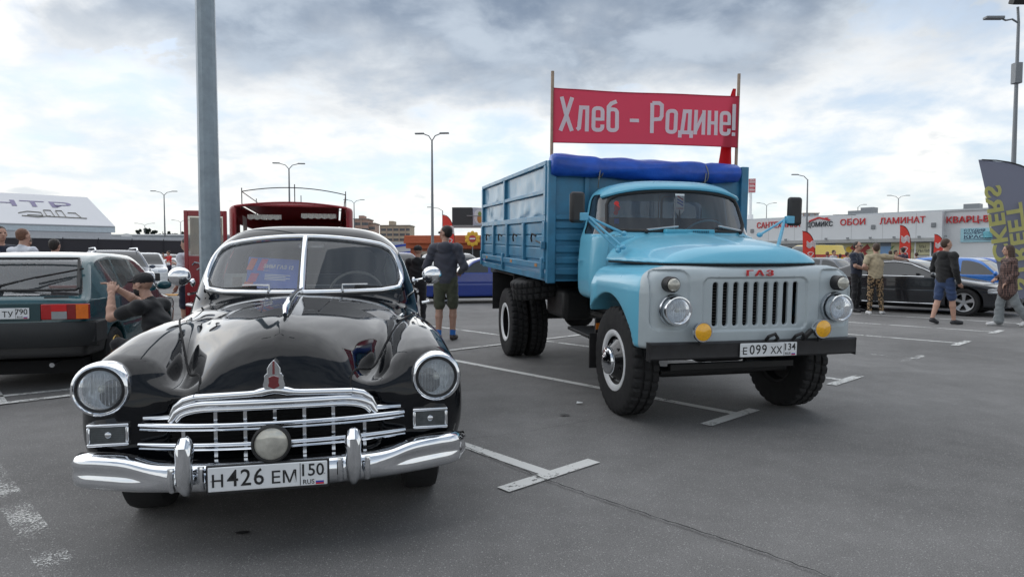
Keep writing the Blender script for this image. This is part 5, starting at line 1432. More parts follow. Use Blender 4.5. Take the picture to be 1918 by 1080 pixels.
# ---- blue saloon side-on behind the walking man
bl = car('blue_hatchback', 'ultramarine blue low hatchback seen side-on behind the man in grey hoodie', 'hatch', paint('ultramarine', (.012, .040, .26)), at(782, 540, 20.6).xy.to_3d(), R(-76), None, .028, rim='plain')
mk('side_skirt', box(-.845, -.80, .95, 3.0, .20, .30), MATS['paint_ultramarine'], bl)
G_C = 'cars parked around the orange kiosk'
car('parked_car', 'dark blue crossover nose-on beside the black-clad person', 'suv', paint('navy', (.02, .045, .16)), at(782, 520, 30).xy.to_3d(), R(35), G_C, .045)
car('parked_car', 'white car by the orange kiosk wall', 'sedan', paint('white', (.70, .72, .74)), at(775, 500, 46).xy.to_3d(), R(60), G_C, .05)
car('parked_car', 'grey sedan behind the blue low hatchback', 'sedan', paint('grey', (.14, .15, .17)), at(890, 510, 36).xy.to_3d(), R(70), G_C, .05)
car('parked_car', 'silver wagon behind the tipper bed', 'suv', paint('silver', (.40, .42, .44), .25, .5), at(915, 510, 33).xy.to_3d(), R(50), G_C, .05)
# ---- cars far left
G_L = 'cars parked along the dark fence'
s1 = car('parked_car', 'dark blue grey crossover with roof rails behind the green hatchback', 'suv', paint('slate', (.05, .07, .11)), at(235, 520, 20.5).xy.to_3d(), R(38), G_L, .036)
for s in (-1, 1): mk('roof_rail', tube([(s*.60, 1.75, 1.66), (s*.61, 1.9, 1.755), (s*.62, 3.6, 1.76), (s*.60, 3.9, 1.67)], .022, 6), M_CHROME_DULL, s1)
s2 = car('parked_car', 'white crossover with black lower grille facing the crouching man', 'suv', paint('white', (.70, .72, .74)), at(276, 520, 30).xy.to_3d(), R(33), G_L, .036)
car('parked_car', 'silver van-like car behind the couple with phones', 'suv', paint('silver', (.40, .42, .44), .25, .5), at(336, 520, 41).xy.to_3d(), R(48), G_L, .045)
car('parked_car', 'pale sedan behind the girl with the phone', 'sedan', paint('pale', (.52, .53, .52), .25), at(300, 520, 45).xy.to_3d(), R(50), G_L, .045)
car('parked_car', 'white sedan at the end of the fence beside the red van', 'sedan', paint('white', (.70, .72, .74)), at(385, 520, 40).xy.to_3d(), R(60), G_L, .045)

# ---- red van with its back open
def build_van():
    M_VR = mat('van_red', (.30, .016, .022), .35, coat=.3, var=.12)
    a = R(15); c = at(548, 480, 11.0); root = thing('red_van', 'dark red retro van with roof rack and open back, curtains inside', 'van', (c.x, 11.0, 0), a)
    def f(p):
        q = rbox(p, (0, 2.3, 1.38), (1.0, 2.3, .99), .16)
        q = q+.0
        z = p[:, 2]; q = smax(q, z-(2.37-.10*(np.abs(p[:, 0]))**2), .06)
        inn = rbox(p, (0, 2.35, 1.40), (.93, 2.22, .88), .12)
        opn = rbox(p, (0, 0, 1.40), (.88, .4, .865), .07)
        q = smax(q, -inn, .01); q = smax(q, -opn, .02)
        win = np.maximum(np.abs(p[:, 1]-2.5)-1.6, np.abs(z-1.75)-.26); win = np.maximum(win, .8-np.abs(p[:, 0]))
        q = smax(q, -win, .02)
        return q
    V, T, N = sdf_mesh(f, (-1.1, -.1, .3), (1.1, 4.8, 2.5), .03); piece('van_body', V, N, T, M_VR, root)
    # cornice over the roof edge
    mk('roof_gutter', tube([(x, -.01, 2.335-.10*x*x) for x in np.linspace(-.9, .9, 15)], .018, 6), M_VR, root)
    # lace frills at the top of the opening, side curtains
    M_LACE = mat('lace', (.62, .60, .55), .9, var=.2, vs=30)
    for x0, x1 in ((-.72, -.18), (.14, .72)):
        P = [[(x0+(x1-x0)*i/30, .16+.012*math.sin(i*1.7), 2.17-.06*x0*x0-.07*j-.018*j*abs(math.sin(i*.55))) for j in (0, 1)] for i in range(31)]
        mk('curtain_frill', grid(np.array(P)), M_LACE, root)
    for s in (-1, 1):
        P = [[(s*(.80-.03*j/10), .2+.5*i/16+.02*math.sin(i*1.3), 2.12-.11*j) for j in range(11)] for i in range(17)]
        mk('side_curtain', grid(np.array(P)), M_LACE, root)
    mk('van_seats', box(-.75, .75, 3.0, 3.4, .5, 1.9), M_DARK, root, bevel=.1)
    # rack
    M_RK = mat('rack_metal', (.07, .07, .075), .4, .6)
    for y in (.15, 4.2): mk('rack_rail', tube([(x, y, 2.60-.13*x*x) for x in np.linspace(-.80, .88, 15)], .009, 6), M_RK, root)
    for x in (-.80, .88): mk('rack_rail', tube([(x, .15, 2.60-.13*x*x), (x, 4.2, 2.60-.13*x*x)], .009, 6), M_RK, root)
    for x in (-.80, .04, .88):
        for y in (.15, 2.2, 4.2): mk('rack_post', tube([(x, y, 2.28-.10*x*x), (x, y, 2.66-.13*x*x)], .009, 6), M_RK, root)
    for s in (-1, 1):
        for y in (.9, 3.7): road_wheel(root, s*.86, y, .36, s)
    # open side door, hinged at the left edge, standing out square to the body
    d = mk('open_door', join(box(-1.64, -1.58, -.12, -.08, .45, 2.17), box(-1.06, -1.00, -.12, -.08, .45, 2.17), box(-1.58, -1.06, -.12, -.08, 2.08, 2.17), box(-1.58, -1.06, -.12, -.08, .45, 1.44)), M_VR, root, bevel=.008)
    mk('door_glass', box(-1.58, -1.06, -.105, -.10, 1.44, 2.08), glass('van_glass', (.75, .74, .7), .1), d)
    P = [[(-1.56+.48*i/24, -.06+.014*math.sin(i*1.4), 2.06-.6*j/6) for j in range(7)] for i in range(25)]
    mk('door_curtain', grid(np.array(P)), mat('beige_curtain', (.42, .36, .29), .9, var=.15, vs=12, trans=.3), d)
    mk('door_handle', tube([(-1.52, -.13, 1.30), (-1.48, -.17, 1.34), (-1.41, -.17, 1.32), (-1.40, -.13, 1.26), (-1.46, -.13, 1.22)], .014, 6), M_CHROME_DULL, d)
build_van()
# ================================================================== people
SKIN = mat('skin', (.46, .27, .20), .55, var=.10, vs=12); SKIN2 = mat('skin_tan', (.36, .20, .14), .55, var=.10, vs=12)
def cloth(n, c, r=.85): return mat('cloth_'+n, c, r, var=.14, vs=9, bump=.35, bs=22, sheen=.15)
M_HAIRD = mat('hair_dark', (.018, .013, .010), .6, var=.3, vs=40, bump=.4, bs=90); M_HAIRB = mat('hair_brown', (.055, .030, .018), .55, var=.3, vs=40, bump=.4, bs=90); M_HAIRG = mat('hair_ginger', (.16, .075, .045), .6, var=.3, vs=40)
M_SHOE_W = mat('shoe_white', (.62, .62, .62), .6); M_SHOE_D = mat('shoe_dark', (.02, .02, .023), .6)
def person(name, label, loc, rz, J=None, H=1.8, top=None, bot=None, shoe=None, hair=None, skin=None, sleeve='short', legs='long', hairstyle='short', hood=False, loose=1.0, wide=False, sock=None, head_turn=0.0, group=None, h=.0145, extras=None, nod=0.0, belly=0.0, beard=None, skirt_len=0.0, fem=False):
    s = H/1.8
    P = dict(pel=(0, 0, .96), hipL=(.095, 0, .94), hipR=(-.095, 0, .94), knL=(.105, -.02, .50), knR=(-.105, -.02, .50), anL=(.11, .03, .09), anR=(-.11, .03, .09), toL=(.13, -.16, .035), toR=(-.13, -.16, .035),
             ch=(0, .0, 1.28), nk=(0, .015, 1.50), hd=(0, -.02, 1.675), shL=(.185, .01, 1.44), shR=(-.185, .01, 1.44), elL=(.25, .03, 1.16), elR=(-.25, .03, 1.16), wrL=(.26, -.04, .92), wrR=(-.26, -.04, .92))
    if fem: P.update(shL=(.16, .01, 1.43), shR=(-.16, .01, 1.43))
    if J: P.update(J)
    P = {k: np.array(v, float) for k, v in P.items()}
    skin = skin or SKIN; mats = [skin, top, bot, shoe or M_SHOE_D, hair or M_HAIRD, sock or skin]; SK, TP, BT, SH, HR, SO = range(6)
    prims = []       # (fn, label, k)
    def C(a, b, ra, rb, lab): prims.append((lambda p, a=a, b=b, ra=ra, rb=rb: cone_sd(p, a, b, ra, rb), lab))
    def E_(c, r, lab): prims.append((lambda p, c=c, r=r: ell_sd(p, c, r), lab))
    lt = loose
    # torso
    up = (P['nk']-P['pel']); up /= np.linalg.norm(up)
    sx = P['shL']-P['shR']; sx /= np.linalg.norm(sx)
    def torso(a, b, ra, rb, flat, lab):
        fw = np.cross(up, sx)
        def fn(p, a=a, b=b, ra=ra, rb=rb):
            d = b-a; t = np.clip(((p-a)@d)/(d@d), 0, 1); q = p-a-t[:, None]*d; u = q@sx; v = q@fw; w = q-np.outer(u, sx)-np.outer(v, fw)
            r_ = ra+(rb-ra)*t
            return np.sqrt(u**2+(v/flat)**2+(w**2).sum(1))*1.0-r_
        prims.append((fn, lab))
    chest = P['ch']; torso(P['pel']+up*.02, chest, .150*lt, .165*lt, .72, TP)
    torso(chest, P['nk']-up*.10, .168*lt, .12, .70, TP)
    C(P['shL'], P['shR'], .075*lt, .075*lt, TP)
    C(P['nk']-up*.06, P['nk']+up*.0, .075, .062, TP)
    if skirt_len: torso(P['pel']-up*skirt_len, P['pel']+up*.10, .178*lt, .160*lt, .82, TP)
    torso(P['pel']-up*.06, P['pel']+up*.03, .150, .148, .74, BT)
    # neck and head
    hd = P['hd']; ax = np.array((math.sin(head_turn), -math.cos(head_turn), 0)); rt = np.array((ax[1], -ax[0], 0))*-1.0
    upv = np.array((0, 0, 1.0)); ax = ax*math.cos(nod)-upv*math.sin(nod); ax /= np.linalg.norm(ax); upv = np.cross(rt, ax)*(1 if np.cross(rt, ax)[2] > 0 else -1)
    C(P['nk']-up*.03, hd-upv*.05, .058, .052, SK)
    def HE(f_, u_, r_, c3, lab):
        cc = hd+ax*f_+upv*u_+rt*r_
        def fn(p, cc=cc, c3=c3):
            q = p-cc; a = q@rt/c3[0]; b = q@ax/c3[1]; c = q@upv/c3[2]; k = np.sqrt(a*a+b*b+c*c); k2 = np.sqrt((a/c3[0])**2+(b/c3[1])**2+(c/c3[2])**2)
            return k*(k-1)/np.maximum(k2, 1e-6)
        prims.append((fn, lab))
    HE(-.012, .03, 0, (.076, .094, .092), SK); HE(.028, -.048, 0, (.056, .062, .066), SK); HE(.055, .0, 0, (.055, .035, .075), SK)
    C(hd+ax*.088+upv*.012, hd+ax*.108-upv*.018, .009, .013, SK)
    for q in (-1, 1): HE(-.005, -.005, q*.078, (.012, .026, .032), SK)
    if beard: HE(.035, -.062, 0, (.059, .064, .056), HR)
    if hairstyle == 'short': HE(-.024, .045, 0, (.084, .096, .088), HR); HE(-.052, .0, 0, (.072, .060, .080), HR)
    elif hairstyle == 'crop': HE(-.028, .047, 0, (.080, .090, .080), HR); HE(-.052, .005, 0, (.072, .056, .070), HR)
    elif hairstyle == 'long':
        HE(-.025, .04, 0, (.088, .100, .092), HR); C(hd-ax*.05+upv*.0, hd-ax*.085-upv*.20, .078, .065, HR); C(hd-ax*.085-upv*.20, hd-ax*.10-upv*.36, .065, .03, HR)
        for q in (-1, 1): C(hd-ax*.01+rt*q*.065, hd-ax*.02+rt*q*.075-upv*.18, .035, .03, HR)
    elif hairstyle == 'cap':
        HE(-.015, .055, 0, (.088, .104, .075), HR); HE(.10, .048, 0, (.066, .055, .012), HR)
    if hood: 
        C(P['nk']-up*.02+np.array((-.09, .03, 0)), P['nk']-up*.02+np.array((.09, .03, 0)), .05, .05, TP)
        E_(P['nk']+np.array((0, .085, -.05)), (.115, .055, .10), TP)
    # limbs
    for q in 'LR':
        sh, el, wr = P['sh'+q], P['el'+q], P['wr'+q]
        if sleeve == 'long':
            C(sh, el, .068*lt, .055*lt, TP); C(el, wr, .056*lt, .040*lt, TP)
        else:
            mid = sh+(el-sh)*.62; C(sh, mid, .068*lt, .062*lt, TP); C(sh, el, .052, .043, SK); C(el, el+(wr-el)*.35, .045, .044, SK); C(el+(wr-el)*.35, wr, .044, .029, SK)
        hp, kn, an, to = P['hip'+q], P['kn'+q], P['an'+q], P['to'+q]
        if legs == 'long':
            k = 1.25 if wide else 1.0
            C(hp, kn, .092 if not wide else .096, .066*k*1.05, BT); C(kn, an+np.array((0, 0, .03)), .066*k, (.052 if not wide else .10), BT)
        else:
            hem = hp+(kn-hp)*.86; C(hp, hem, .098, .088, BT); C(hp, kn, .08, .058, SK); mc = kn+(an-kn)*.30; C(kn, mc, .055, .058, SK); C(mc, an, .057, .036, SK)
            if sock: C(an, an+(kn-an)*.16, .042, .043, SO)
        C(an+np.array((0, 0, -.02)), to, .046, .038, SH); C(an+(an-to)*.25*np.array((1, 1, 0))+np.array((0, 0, -.045)), to+np.array((0, 0, -.0)), .036, .034, SH)
    hands = []
    for q in 'LR':
        el, wr = P['el'+q], P['wr'+q]; d = wr-el; d /= np.linalg.norm(d)
        side = np.cross(d, np.array((0, 0, 1.0)) if abs(d[2]) < .9 else np.array((0, 1.0, 0)));side /= np.linalg.norm(side); nrm = np.cross(side, d)
        if q == 'L': side = -side
        pc = wr+d*.045
        hands.append(lambda p, a=wr, b=wr+d*.085, s_=side, n_=nrm, d_=d: np.sqrt(((p-a-d_*.045)@s_/.043)**2+((p-a-d_*.045)@n_/.020)**2+((p-a-d_*.045)@d_/.058)**2)*.020-.020)
        for i, (o, ln) in enumerate(((-.030, .070), (-.010, .080), (.011, .075), (.030, .058))):
            b0 = wr+d*.085+side*o; k1 = b0+d*ln*.5+nrm*(-.012)+side*o*.15; k2 = k1+d*ln*.38-nrm*.024
            hands.append(lambda p, a=b0, b=k1: cone_sd(p, a, b, .0098, .009)); hands.append(lambda p, a=k1, b=k2: cone_sd(p, a, b, .009, .0078))
        t0 = wr+d*.03-side*.035; t1 = t0+d*.035-side*.025; t2 = t1+d*.030-nrm*.012
        hands.append(lambda p, a=t0, b=t1: cone_sd(p, a, b, .013, .011)); hands.append(lambda p, a=t1, b=t2: cone_sd(p, a, b, .011, .009))
    ph = (abs(hash(label)) if False else sum(map(ord, label))) % 17
    def f(p0):
        p = p0/s; r = None; rs = None
        for fn, lab in prims:
            v = fn(p)
            if lab in (TP, BT): r = v if r is None else smin(r, v, .022)
            else: rs = v if rs is None else smin(rs, v, .016)
        # folds in the cloth: slanting creases, deeper at the waist, elbows and knees
        x, y, z = p[:, 0], p[:, 1], p[:, 2]
        fo = np.sin(34*z+15*x+5*np.sin(9*x+4*y+ph))*.55+np.sin(23*z-21*x+17*y+4*np.sin(13*z+ph))*.45+.35*np.sin(61*z+19*y-30*x+ph)
        rs = rs+.0022*np.sin(140*x+90*z+ph)*np.sin(120*y-100*z)*(z > 1.5*(1 if P['hd'][2] > 1.4 else .6))      # tufts
        for q in (-1, 1):                                # eye sockets and mouth line
            cc = hd+ax*.094+upv*.018+rt*q*.031; rs = smax(rs, -(np.linalg.norm(p-cc, axis=1)-.017), .012)
        r = smin(r+.0060*fo, rs, .010)
        hmin = None
        for fn in hands:
            v = fn(p); hmin = v if hmin is None else smin(hmin, v, .005)
        return smin(r, hmin, .012)*s
    allp = np.array(list(P.values())); lo = allp.min(0)-.24; hi = allp.max(0)+np.array((.24, .24, .22)); lo[2] = max(lo[2], -.05)
    V, T, N = sdf_mesh(f, lo*s, hi*s, h, it=2)
    root = thing(name, label, 'person', loc, rz, group)
    cen = V[T].mean(1)/s; D = np.stack([fn(cen) for fn, _ in prims]); lab = np.array([l for _, l in prims])[D.argmin(0)]
    hm = np.min(np.stack([fn(cen) for fn in hands]), 0); lab[hm < D.min(0)+.002] = SK
    o = mk('body', (V, T), mats, root, smooth=180, normals=N)
    o.data.polygons.foreach_set('material_index', lab.astype(np.int32)); o.data.update()
    # eyes
    for q in (-1, 1):
        cc = (hd+ax*.080+upv*.018+rt*q*.031)*s
        mk('eye', ellipsoid(cc, (.012*s, .010*s, .008*s), 8, 6), M_DARK, root)
    mk('mouth', ellipsoid((hd+ax*.090-upv*.060)*s, (.020*s, .006*s if abs(ax[1]) > .6 else .020*s, .005*s), 8, 6), mat('lips', (.25, .10, .09), .5), root)
    if extras: extras(root, s, hd*s, ax, upv, rt, {k: v*s for k, v in P.items()})
    return root
def sunglasses(root, s, hd, ax, upv, rt, P):
    for q in (-1, 1): mk('sunglass_lens', ellipsoid(hd+ax*.088*s+upv*.018*s+rt*q*.034*s, (.030*s, .022*s, .022*s), 12, 8), mat('shades', (.008, .008, .01), .08, coat=1), root)
    for q in (-1, 1): mk('sunglass_arm', tube([hd+ax*.085*s+upv*.022*s+rt*q*.062*s, hd-ax*.01*s+upv*.02*s+rt*q*.083*s], .005*s, 6), MATS['shades'], root)
def phone(hand):
    def fn(root, s, hd, ax, upv, rt, P):
        p = P[hand]; mk('phone', cbox(p+np.array((0, -.07, .07)), (.075, .012, .15)), M_BLACK, root, bevel=.004)
    return fn

# crouching man polishing the side glass of the green hatchback
person('crouching_person', 'crouching bearded person in black T-shirt and cap reaching to the teal hatchback', (-3.76, 6.80, 0), R(-98), dict(
    pel=(0, .16, .40), hipL=(.10, .14, .40), hipR=(-.10, .14, .40), knL=(.16, -.28, .52), knR=(-.15, -.30, .44), anL=(.14, -.06, .09), anR=(-.13, .02, .10), toL=(.16, -.26, .035), toR=(-.14, -.18, .035),
    ch=(0, .06, .70), nk=(0, -.03, .955), hd=(0, -.105, 1.125), shL=(.185, -.02, .90), shR=(-.185, -.02, .90), elL=(.22, -.30, .80), elR=(-.20, -.30, .93), wrL=(.12, -.37, 1.04), wrR=(-.07, -.46, 1.08)),
    top=cloth('black', (.010, .010, .012)), bot=cloth('black_trousers', (.012, .012, .015)), shoe=M_SHOE_D, hair=mat('cap_black', (.012, .012, .014), .8), hairstyle='cap', beard=True, skin=SKIN, loose=1.08, h=.0115, nod=.12)
# walking man, grey hoodie
def hoodie_x(root, s, hd, ax, upv, rt, P): sunglasses(root, s, hd, ax, upv, rt, P)
person('walking_person', 'person seen from behind in charcoal hoodie, olive shorts and blue socks', (-1.13, 11.1, 0), R(176), dict(
    elL=(.30, .03, 1.15), elR=(-.30, .03, 1.15), wrL=(.20, -.20, 1.07), wrR=(-.20, -.20, 1.07), knL=(.10, .02, .50), knR=(-.105, -.06, .51), anL=(.10, .10, .10), anR=(-.10, -.04, .09), toL=(.11, -.08, .035), toR=(-.12, -.22, .035)), H=1.96,
    top=cloth('charcoal', (.062, .064, .085)), bot=cloth('olive', (.070, .076, .048)), shoe=mat('shoe_brown', (.05, .035, .03), .7), sock=cloth('sock_blue', (.03, .16, .5)), hair=M_HAIRD, hairstyle='crop', sleeve='long', legs='short', hood=True, loose=1.14, head_turn=R(62), h=.0125, extras=hoodie_x)
person('standing_person', 'person in black hoodie and black cap behind the charcoal hoodie', (-1.86, 12.9, 0), R(172), dict(elL=(.24, .0, 1.15), elR=(-.24, 0, 1.15), wrL=(.16, -.2, 1.05), wrR=(-.16, -.2, 1.05)), H=1.66,
    top=cloth('black', (.010, .010, .012)), bot=cloth('black_trousers', (.012, .012, .015)), hair=mat('cap_black', (.012, .012, .014), .8), hairstyle='cap', sleeve='long', hood=True, loose=1.2)
person('standing_person', 'person in white T-shirt and navy shorts behind the red van door', at(352, 500, 11.9).xy.to_3d(), R(-100), dict(elR=(-.22, -.15, 1.2), wrR=(-.15, -.33, 1.30)), H=1.78,
    top=cloth('white', (.60, .62, .68)), bot=cloth('navy', (.015, .02, .045)), legs='short', hairstyle='short', loose=1.12)
# by the liftback
person('standing_person', 'person in dark navy T-shirt and sunglasses leaning by the liftback', (9.06, 17.15, 0), R(38), dict(elL=(.24, -.08, 1.18), wrL=(.02, -.22, 1.16), elR=(-.24, -.08, 1.18), wrR=(-.02, -.20, 1.10)), H=1.84,
    top=cloth('dark_navy', (.018, .024, .045)), bot=cloth('black_trousers', (.012, .012, .015)), hair=M_HAIRD, hairstyle='crop', loose=1.15, extras=sunglasses)
person('standing_person', 'person in beige T-shirt and leopard print trousers with an arm on the car roof', (9.12, 16.35, 0), R(168), dict(elL=(.30, .10, 1.22), wrL=(.10, -.12, 1.12), shL=(.185, .01, 1.44), shR=(-.19, .0, 1.46), elR=(-.46, -.06, 1.43), wrR=(-.68, -.14, 1.40), anL=(.13, .03, .09), anR=(-.15, .03, .09), knL=(.11, -.02, .5), knR=(-.125, -.02, .5), toR=(-.24, -.10, .035)), H=1.78,
    top=cloth('beige', (.40, .33, .22)), bot=two_tone('leopard', (.30, .20, .11), (.018, .013, .010), 24, .50, .85, 'voronoi', .10), shoe=M_SHOE_W, hair=M_HAIRB, hairstyle='short', loose=1.12)
person('walking_person', 'walking person in black hooded jacket, denim shorts and striped trainers', (9.20, 13.85, 0), R(108), dict(
    elR=(-.27, .05, 1.15), wrR=(-.26, -.06, .90), elL=(.26, .02, 1.16), wrL=(.22, -.2, 1.08), knL=(.10, .05, .51), anL=(.10, .20, .13), toL=(.11, .05, .04), knR=(-.10, -.10, .52), anR=(-.10, -.16, .09), toR=(-.11, -.36, .035)), H=1.82,
    top=cloth('jet', (.008, .008, .009)), bot=cloth('denim', (.030, .055, .13)), legs='short', shoe=mat('shoe_striped', (.03, .03, .035), .6), hair=M_HAIRB, hairstyle='crop', sleeve='long', hood=True, loose=1.2, head_turn=R(-20), h=.0125)
def plaid():
    m = mat('plaid', (.07, .045, .04), .85, var=0, rv=0); nt = m.node_tree; L = nt.links; b = nt.nodes['Principled BSDF']; tc = nt.nodes.new('ShaderNodeTexCoord'); prev = None
    for d, sc_, ph in (('X', 9.0, 0), ('Z', 9.0, 1.0), ('Y', 9.0, .5)):
        w = nt.nodes.new('ShaderNodeTexWave'); w.bands_direction = d; w.inputs['Scale'].default_value = sc_; w.inputs['Distortion'].default_value = 1.2; w.inputs['Phase Offset'].default_value = ph; L.new(tc.outputs['Object'], w.inputs['Vector'])
        if prev is None: prev = w.outputs['Fac']
        else:
            a = nt.nodes.new('ShaderNodeMath'); a.operation = 'ADD'; L.new(prev, a.inputs[0]); L.new(w.outputs['Fac'], a.inputs[1]); prev = a.outputs[0]
    cr = nt.nodes.new('ShaderNodeMapRange'); L.new(prev, cr.inputs[0]); cr.inputs[1].default_value = .8; cr.inputs[2].default_value = 2.2
    mx = nt.nodes.new('ShaderNodeMix'); mx.data_type = 'RGBA'; L.new(cr.outputs[0], mx.inputs[0]); mx.inputs[6].default_value = (.018, .014, .016, 1); mx.inputs[7].default_value = (.17, .10, .085, 1); L.new(mx.outputs[2], b.inputs['Base Color'])
    return m
M_PLAID = plaid()
person('walking_person', 'walking woman in brown plaid shirt and wide grey jeans with long hair', (10.24, 13.45, 0), R(-104), dict(
    elL=(.21, .04, 1.17), wrL=(.17, -.10, .98), elR=(-.21, .04, 1.17), wrR=(-.12, -.17, 1.06), knL=(.09, .12, .51), anL=(.09, .36, .16), toL=(.10, .24, .05), knR=(-.09, -.10, .50), anR=(-.09, -.12, .09), toR=(-.10, -.32, .035)), H=1.68,
    top=M_PLAID, bot=cloth('grey_denim', (.20, .22, .23)), shoe=M_SHOE_W, hair=M_HAIRB, hairstyle='long', sleeve='long', wide=True, loose=1.2, skirt_len=.16, fem=True, h=.0125, skin=SKIN)
# far left pair with phones
G_P = 'people further off across the car park'
person('standing_person', 'woman in lilac top and dark trousers holding up a phone', at(293, 500, 37).xy.to_3d(), R(20), dict(elL=(.2, -.1, 1.2), wrL=(.06, -.28, 1.3), elR=(-.2, -.1, 1.2), wrR=(-.06, -.28, 1.32)), H=1.72, top=cloth('lilac', (.30, .28, .48)), bot=cloth('navy', (.015, .02, .045)), hair=M_HAIRB, hairstyle='long', h=.02, fem=True, extras=phone('wrL'), group=G_P)
person('standing_person', 'person in bright red T-shirt and dark trousers lifting a phone', at(317, 500, 37).xy.to_3d(), R(-40), dict(elR=(-.24, -.16, 1.36), wrR=(-.10, -.26, 1.58), elL=(.22, -.1, 1.18), wrL=(.08, -.26, 1.12)), H=1.84, top=cloth('red', (.55, .03, .03)), bot=cloth('navy', (.015, .02, .045)), hair=M_HAIRD, h=.02, extras=phone('wrR'), group=G_P)
# group behind the green hatchback
G_B = 'people standing behind the green hatchback'
person('standing_person', 'person with cropped ginger hair in white T-shirt behind the teal hatchback', at(44, 500, 10.9).xy.to_3d(), R(170), None, H=1.90, top=cloth('white', (.60, .62, .68)), bot=cloth('navy', (.015, .02, .045)), hair=M_HAIRG, hairstyle='crop', group=G_B)
person('standing_person', 'dark haired person in navy shirt at the left of the ginger one', at(2, 500, 11.2).xy.to_3d(), R(60), None, H=1.95, top=cloth('dark_navy', (.018, .024, .045)), bot=cloth('black_trousers', (.012, .012, .015)), hair=M_HAIRD, group=G_B)
person('standing_person', 'smiling brown haired person facing the ginger one', at(52, 500, 14.0).xy.to_3d(), R(8), None, H=1.86, top=cloth('dark_navy', (.018, .024, .045)), bot=cloth('navy', (.015, .02, .045)), hair=M_HAIRB, group=G_B)
person('standing_person', 'dark haired person in pale shirt seen from behind over the hatchback roof', at(103, 500, 11.4).xy.to_3d(), R(185), None, H=1.74, top=cloth('white', (.60, .62, .68)), bot=cloth('navy', (.015, .02, .045)), hair=M_HAIRD, hairstyle='short', group=G_B)
# small figures before the shop
for i, (px, Z, Hh, col, hr, lab, r_) in enumerate(((1549, 33, 1.75, (.16, .17, .20), M_HAIRG, 'person in grey shirt standing before the blue shop window', 160), (1561, 34, 1.84, (.50, .5, .52), M_HAIRD, 'person in pale shirt beside the one in grey', 30), (1573, 34, 1.64, (.60, .62, .66), M_HAIRB, 'short person in white under the mural ribbon', 150),
        (1586, 31, 1.70, (.42, .42, .46), M_HAIRB, 'person in light grey behind the white liftback', 90), (1690, 27, 1.86, (.05, .035, .06), M_HAIRD, 'person in dark checked shirt behind the liftback', 200), (1667, 30, 1.76, (.03, .028, .04), M_HAIRB, 'person in black shirt next to the checked shirt', 140), (1677, 31, 1.80, (.06, .04, .05), M_HAIRD, 'person in maroon shirt next to the black shirt', 40), (1716, 33, 1.70, (.16, .12, .09), M_HAIRB, 'person in brown by the shop entrance', 180))):
    person('standing_person', lab, at(px, 500, Z).xy.to_3d(), R(r_), None, H=Hh, top=cloth('far%d' % i, col), bot=cloth('navy', (.015, .02, .045)), hair=hr, h=.024, group='small figures before the shop')
# ================================================================== backdrop
M_WALLW = mat('panel_white', (.56, .58, .60), .6, var=.05, vs=.6); M_STEELG = mat('galvanised', (.25, .30, .34), .45, .3, var=.25, vs=5, bump=.2, bs=30)
M_POLE = mat('pole_grey', (.20, .215, .23), .5, .3)
M_SIGNRED = mat('sign_red', (.50, .015, .02), .45, var=.05)
# ---- big galvanised column behind the black saloon
def build_column():
    b = at(394, 470, 9.6); root = thing('steel_column', 'thick galvanised grey lamp column behind the black saloon', 'lamp post', (b.x, 9.6, 0))
    mk('shaft', lathe([(.155, .02), (.150, 1.0), (.145, 2), (.110, 12)], 12, 'z'), M_STEELG, root, smooth=25)
    mk('base_flange', lathe([(.30, 0), (.30, .03), (.16, .03)], 20, 'z'), M_STEELG, root)
    for k in range(4):
        a = k*math.pi/2+.6; mk('anchor_bolt', tube([(.24*math.cos(a), .24*math.sin(a), .03), (.24*math.cos(a), .24*math.sin(a), .09)], .018, 6), M_STEELG, root)
    mk('lamp_arm', tube([(-1.6, 0, 12.4), (-.6, 0, 12.3), (0, 0, 11.9), (.6, 0, 12.3), (1.6, 0, 12.4)], .04, 8), M_STEELG, root)
    for s in (-1, 1): mk('lamp_head', xf(cbox((0, 0, 0), (.7, .25, .1)), (s*1.85, 0, 12.42)), M_POLE, root, bevel=.03)
build_column()
def lamp_post(px, py, Y, label, arms=((-1, 0), (1, 0)), r=.075, rz=0.0, spread=1.2, drop=.45, extra=False):
    t = at(px, py, Y); hgt = t.z; root = thing('lamp_post', label, 'lamp post', (t.x, Y, 0), rz, 'lamp posts round the car park')
    mk('shaft', lathe([(r*1.5, 0), (r*1.3, hgt*.4), (r*.75, hgt-drop)], 10, 'z'), M_POLE, root)
    for ax, ay in arms:
        mk('lamp_arm', tube([(0, 0, hgt-drop-.05), (ax*spread*.35, ay*spread*.35, hgt-drop*.35), (ax*spread*.7, ay*spread*.7, hgt-.08), (ax*spread, ay*spread, hgt)], r*.5, 6), M_POLE, root)
        a = math.atan2(ay, ax); mk('lamp_head', xf(cbox((.22, 0, 0), (.62, .22, .09)), (ax*spread, ay*spread, hgt), (0, 0, a)), M_POLE, root, bevel=.02)
    if extra:
        mk('flood_lamp', xf(cbox((0, 0, 0), (.42, .30, .26)), (-.12, -.1, hgt+.55), (R(25), 0, 0)), M_BLACK, root, bevel=.03); mk('flood_stem', tube([(0, 0, hgt-drop), (-.08, -.05, hgt+.35)], .04, 6), M_POLE, root)
        mk('cable_box', box(-.12, .12, -.12, .12, hgt-2.2, hgt-1.5), M_POLE, root, bevel=.02)
    return root
lamp_post(541, 306, 58, 'double-armed lamp post above the red van roof rack', rz=R(10), spread=.85)
lamp_post(809, 250, 44, 'tall double-armed lamp post beside the man in charcoal hoodie', rz=R(-5), spread=.62)
lamp_post(307, 358, 80, 'double-armed lamp post left of the galvanised column', rz=R(8), spread=1.0)
lamp_post(663, 374, 95, 'double-armed lamp post right of the red van roof', spread=1.0)
lamp_post(271, 418, 150, 'lamp post behind the trees beyond the fence', spread=1.8)
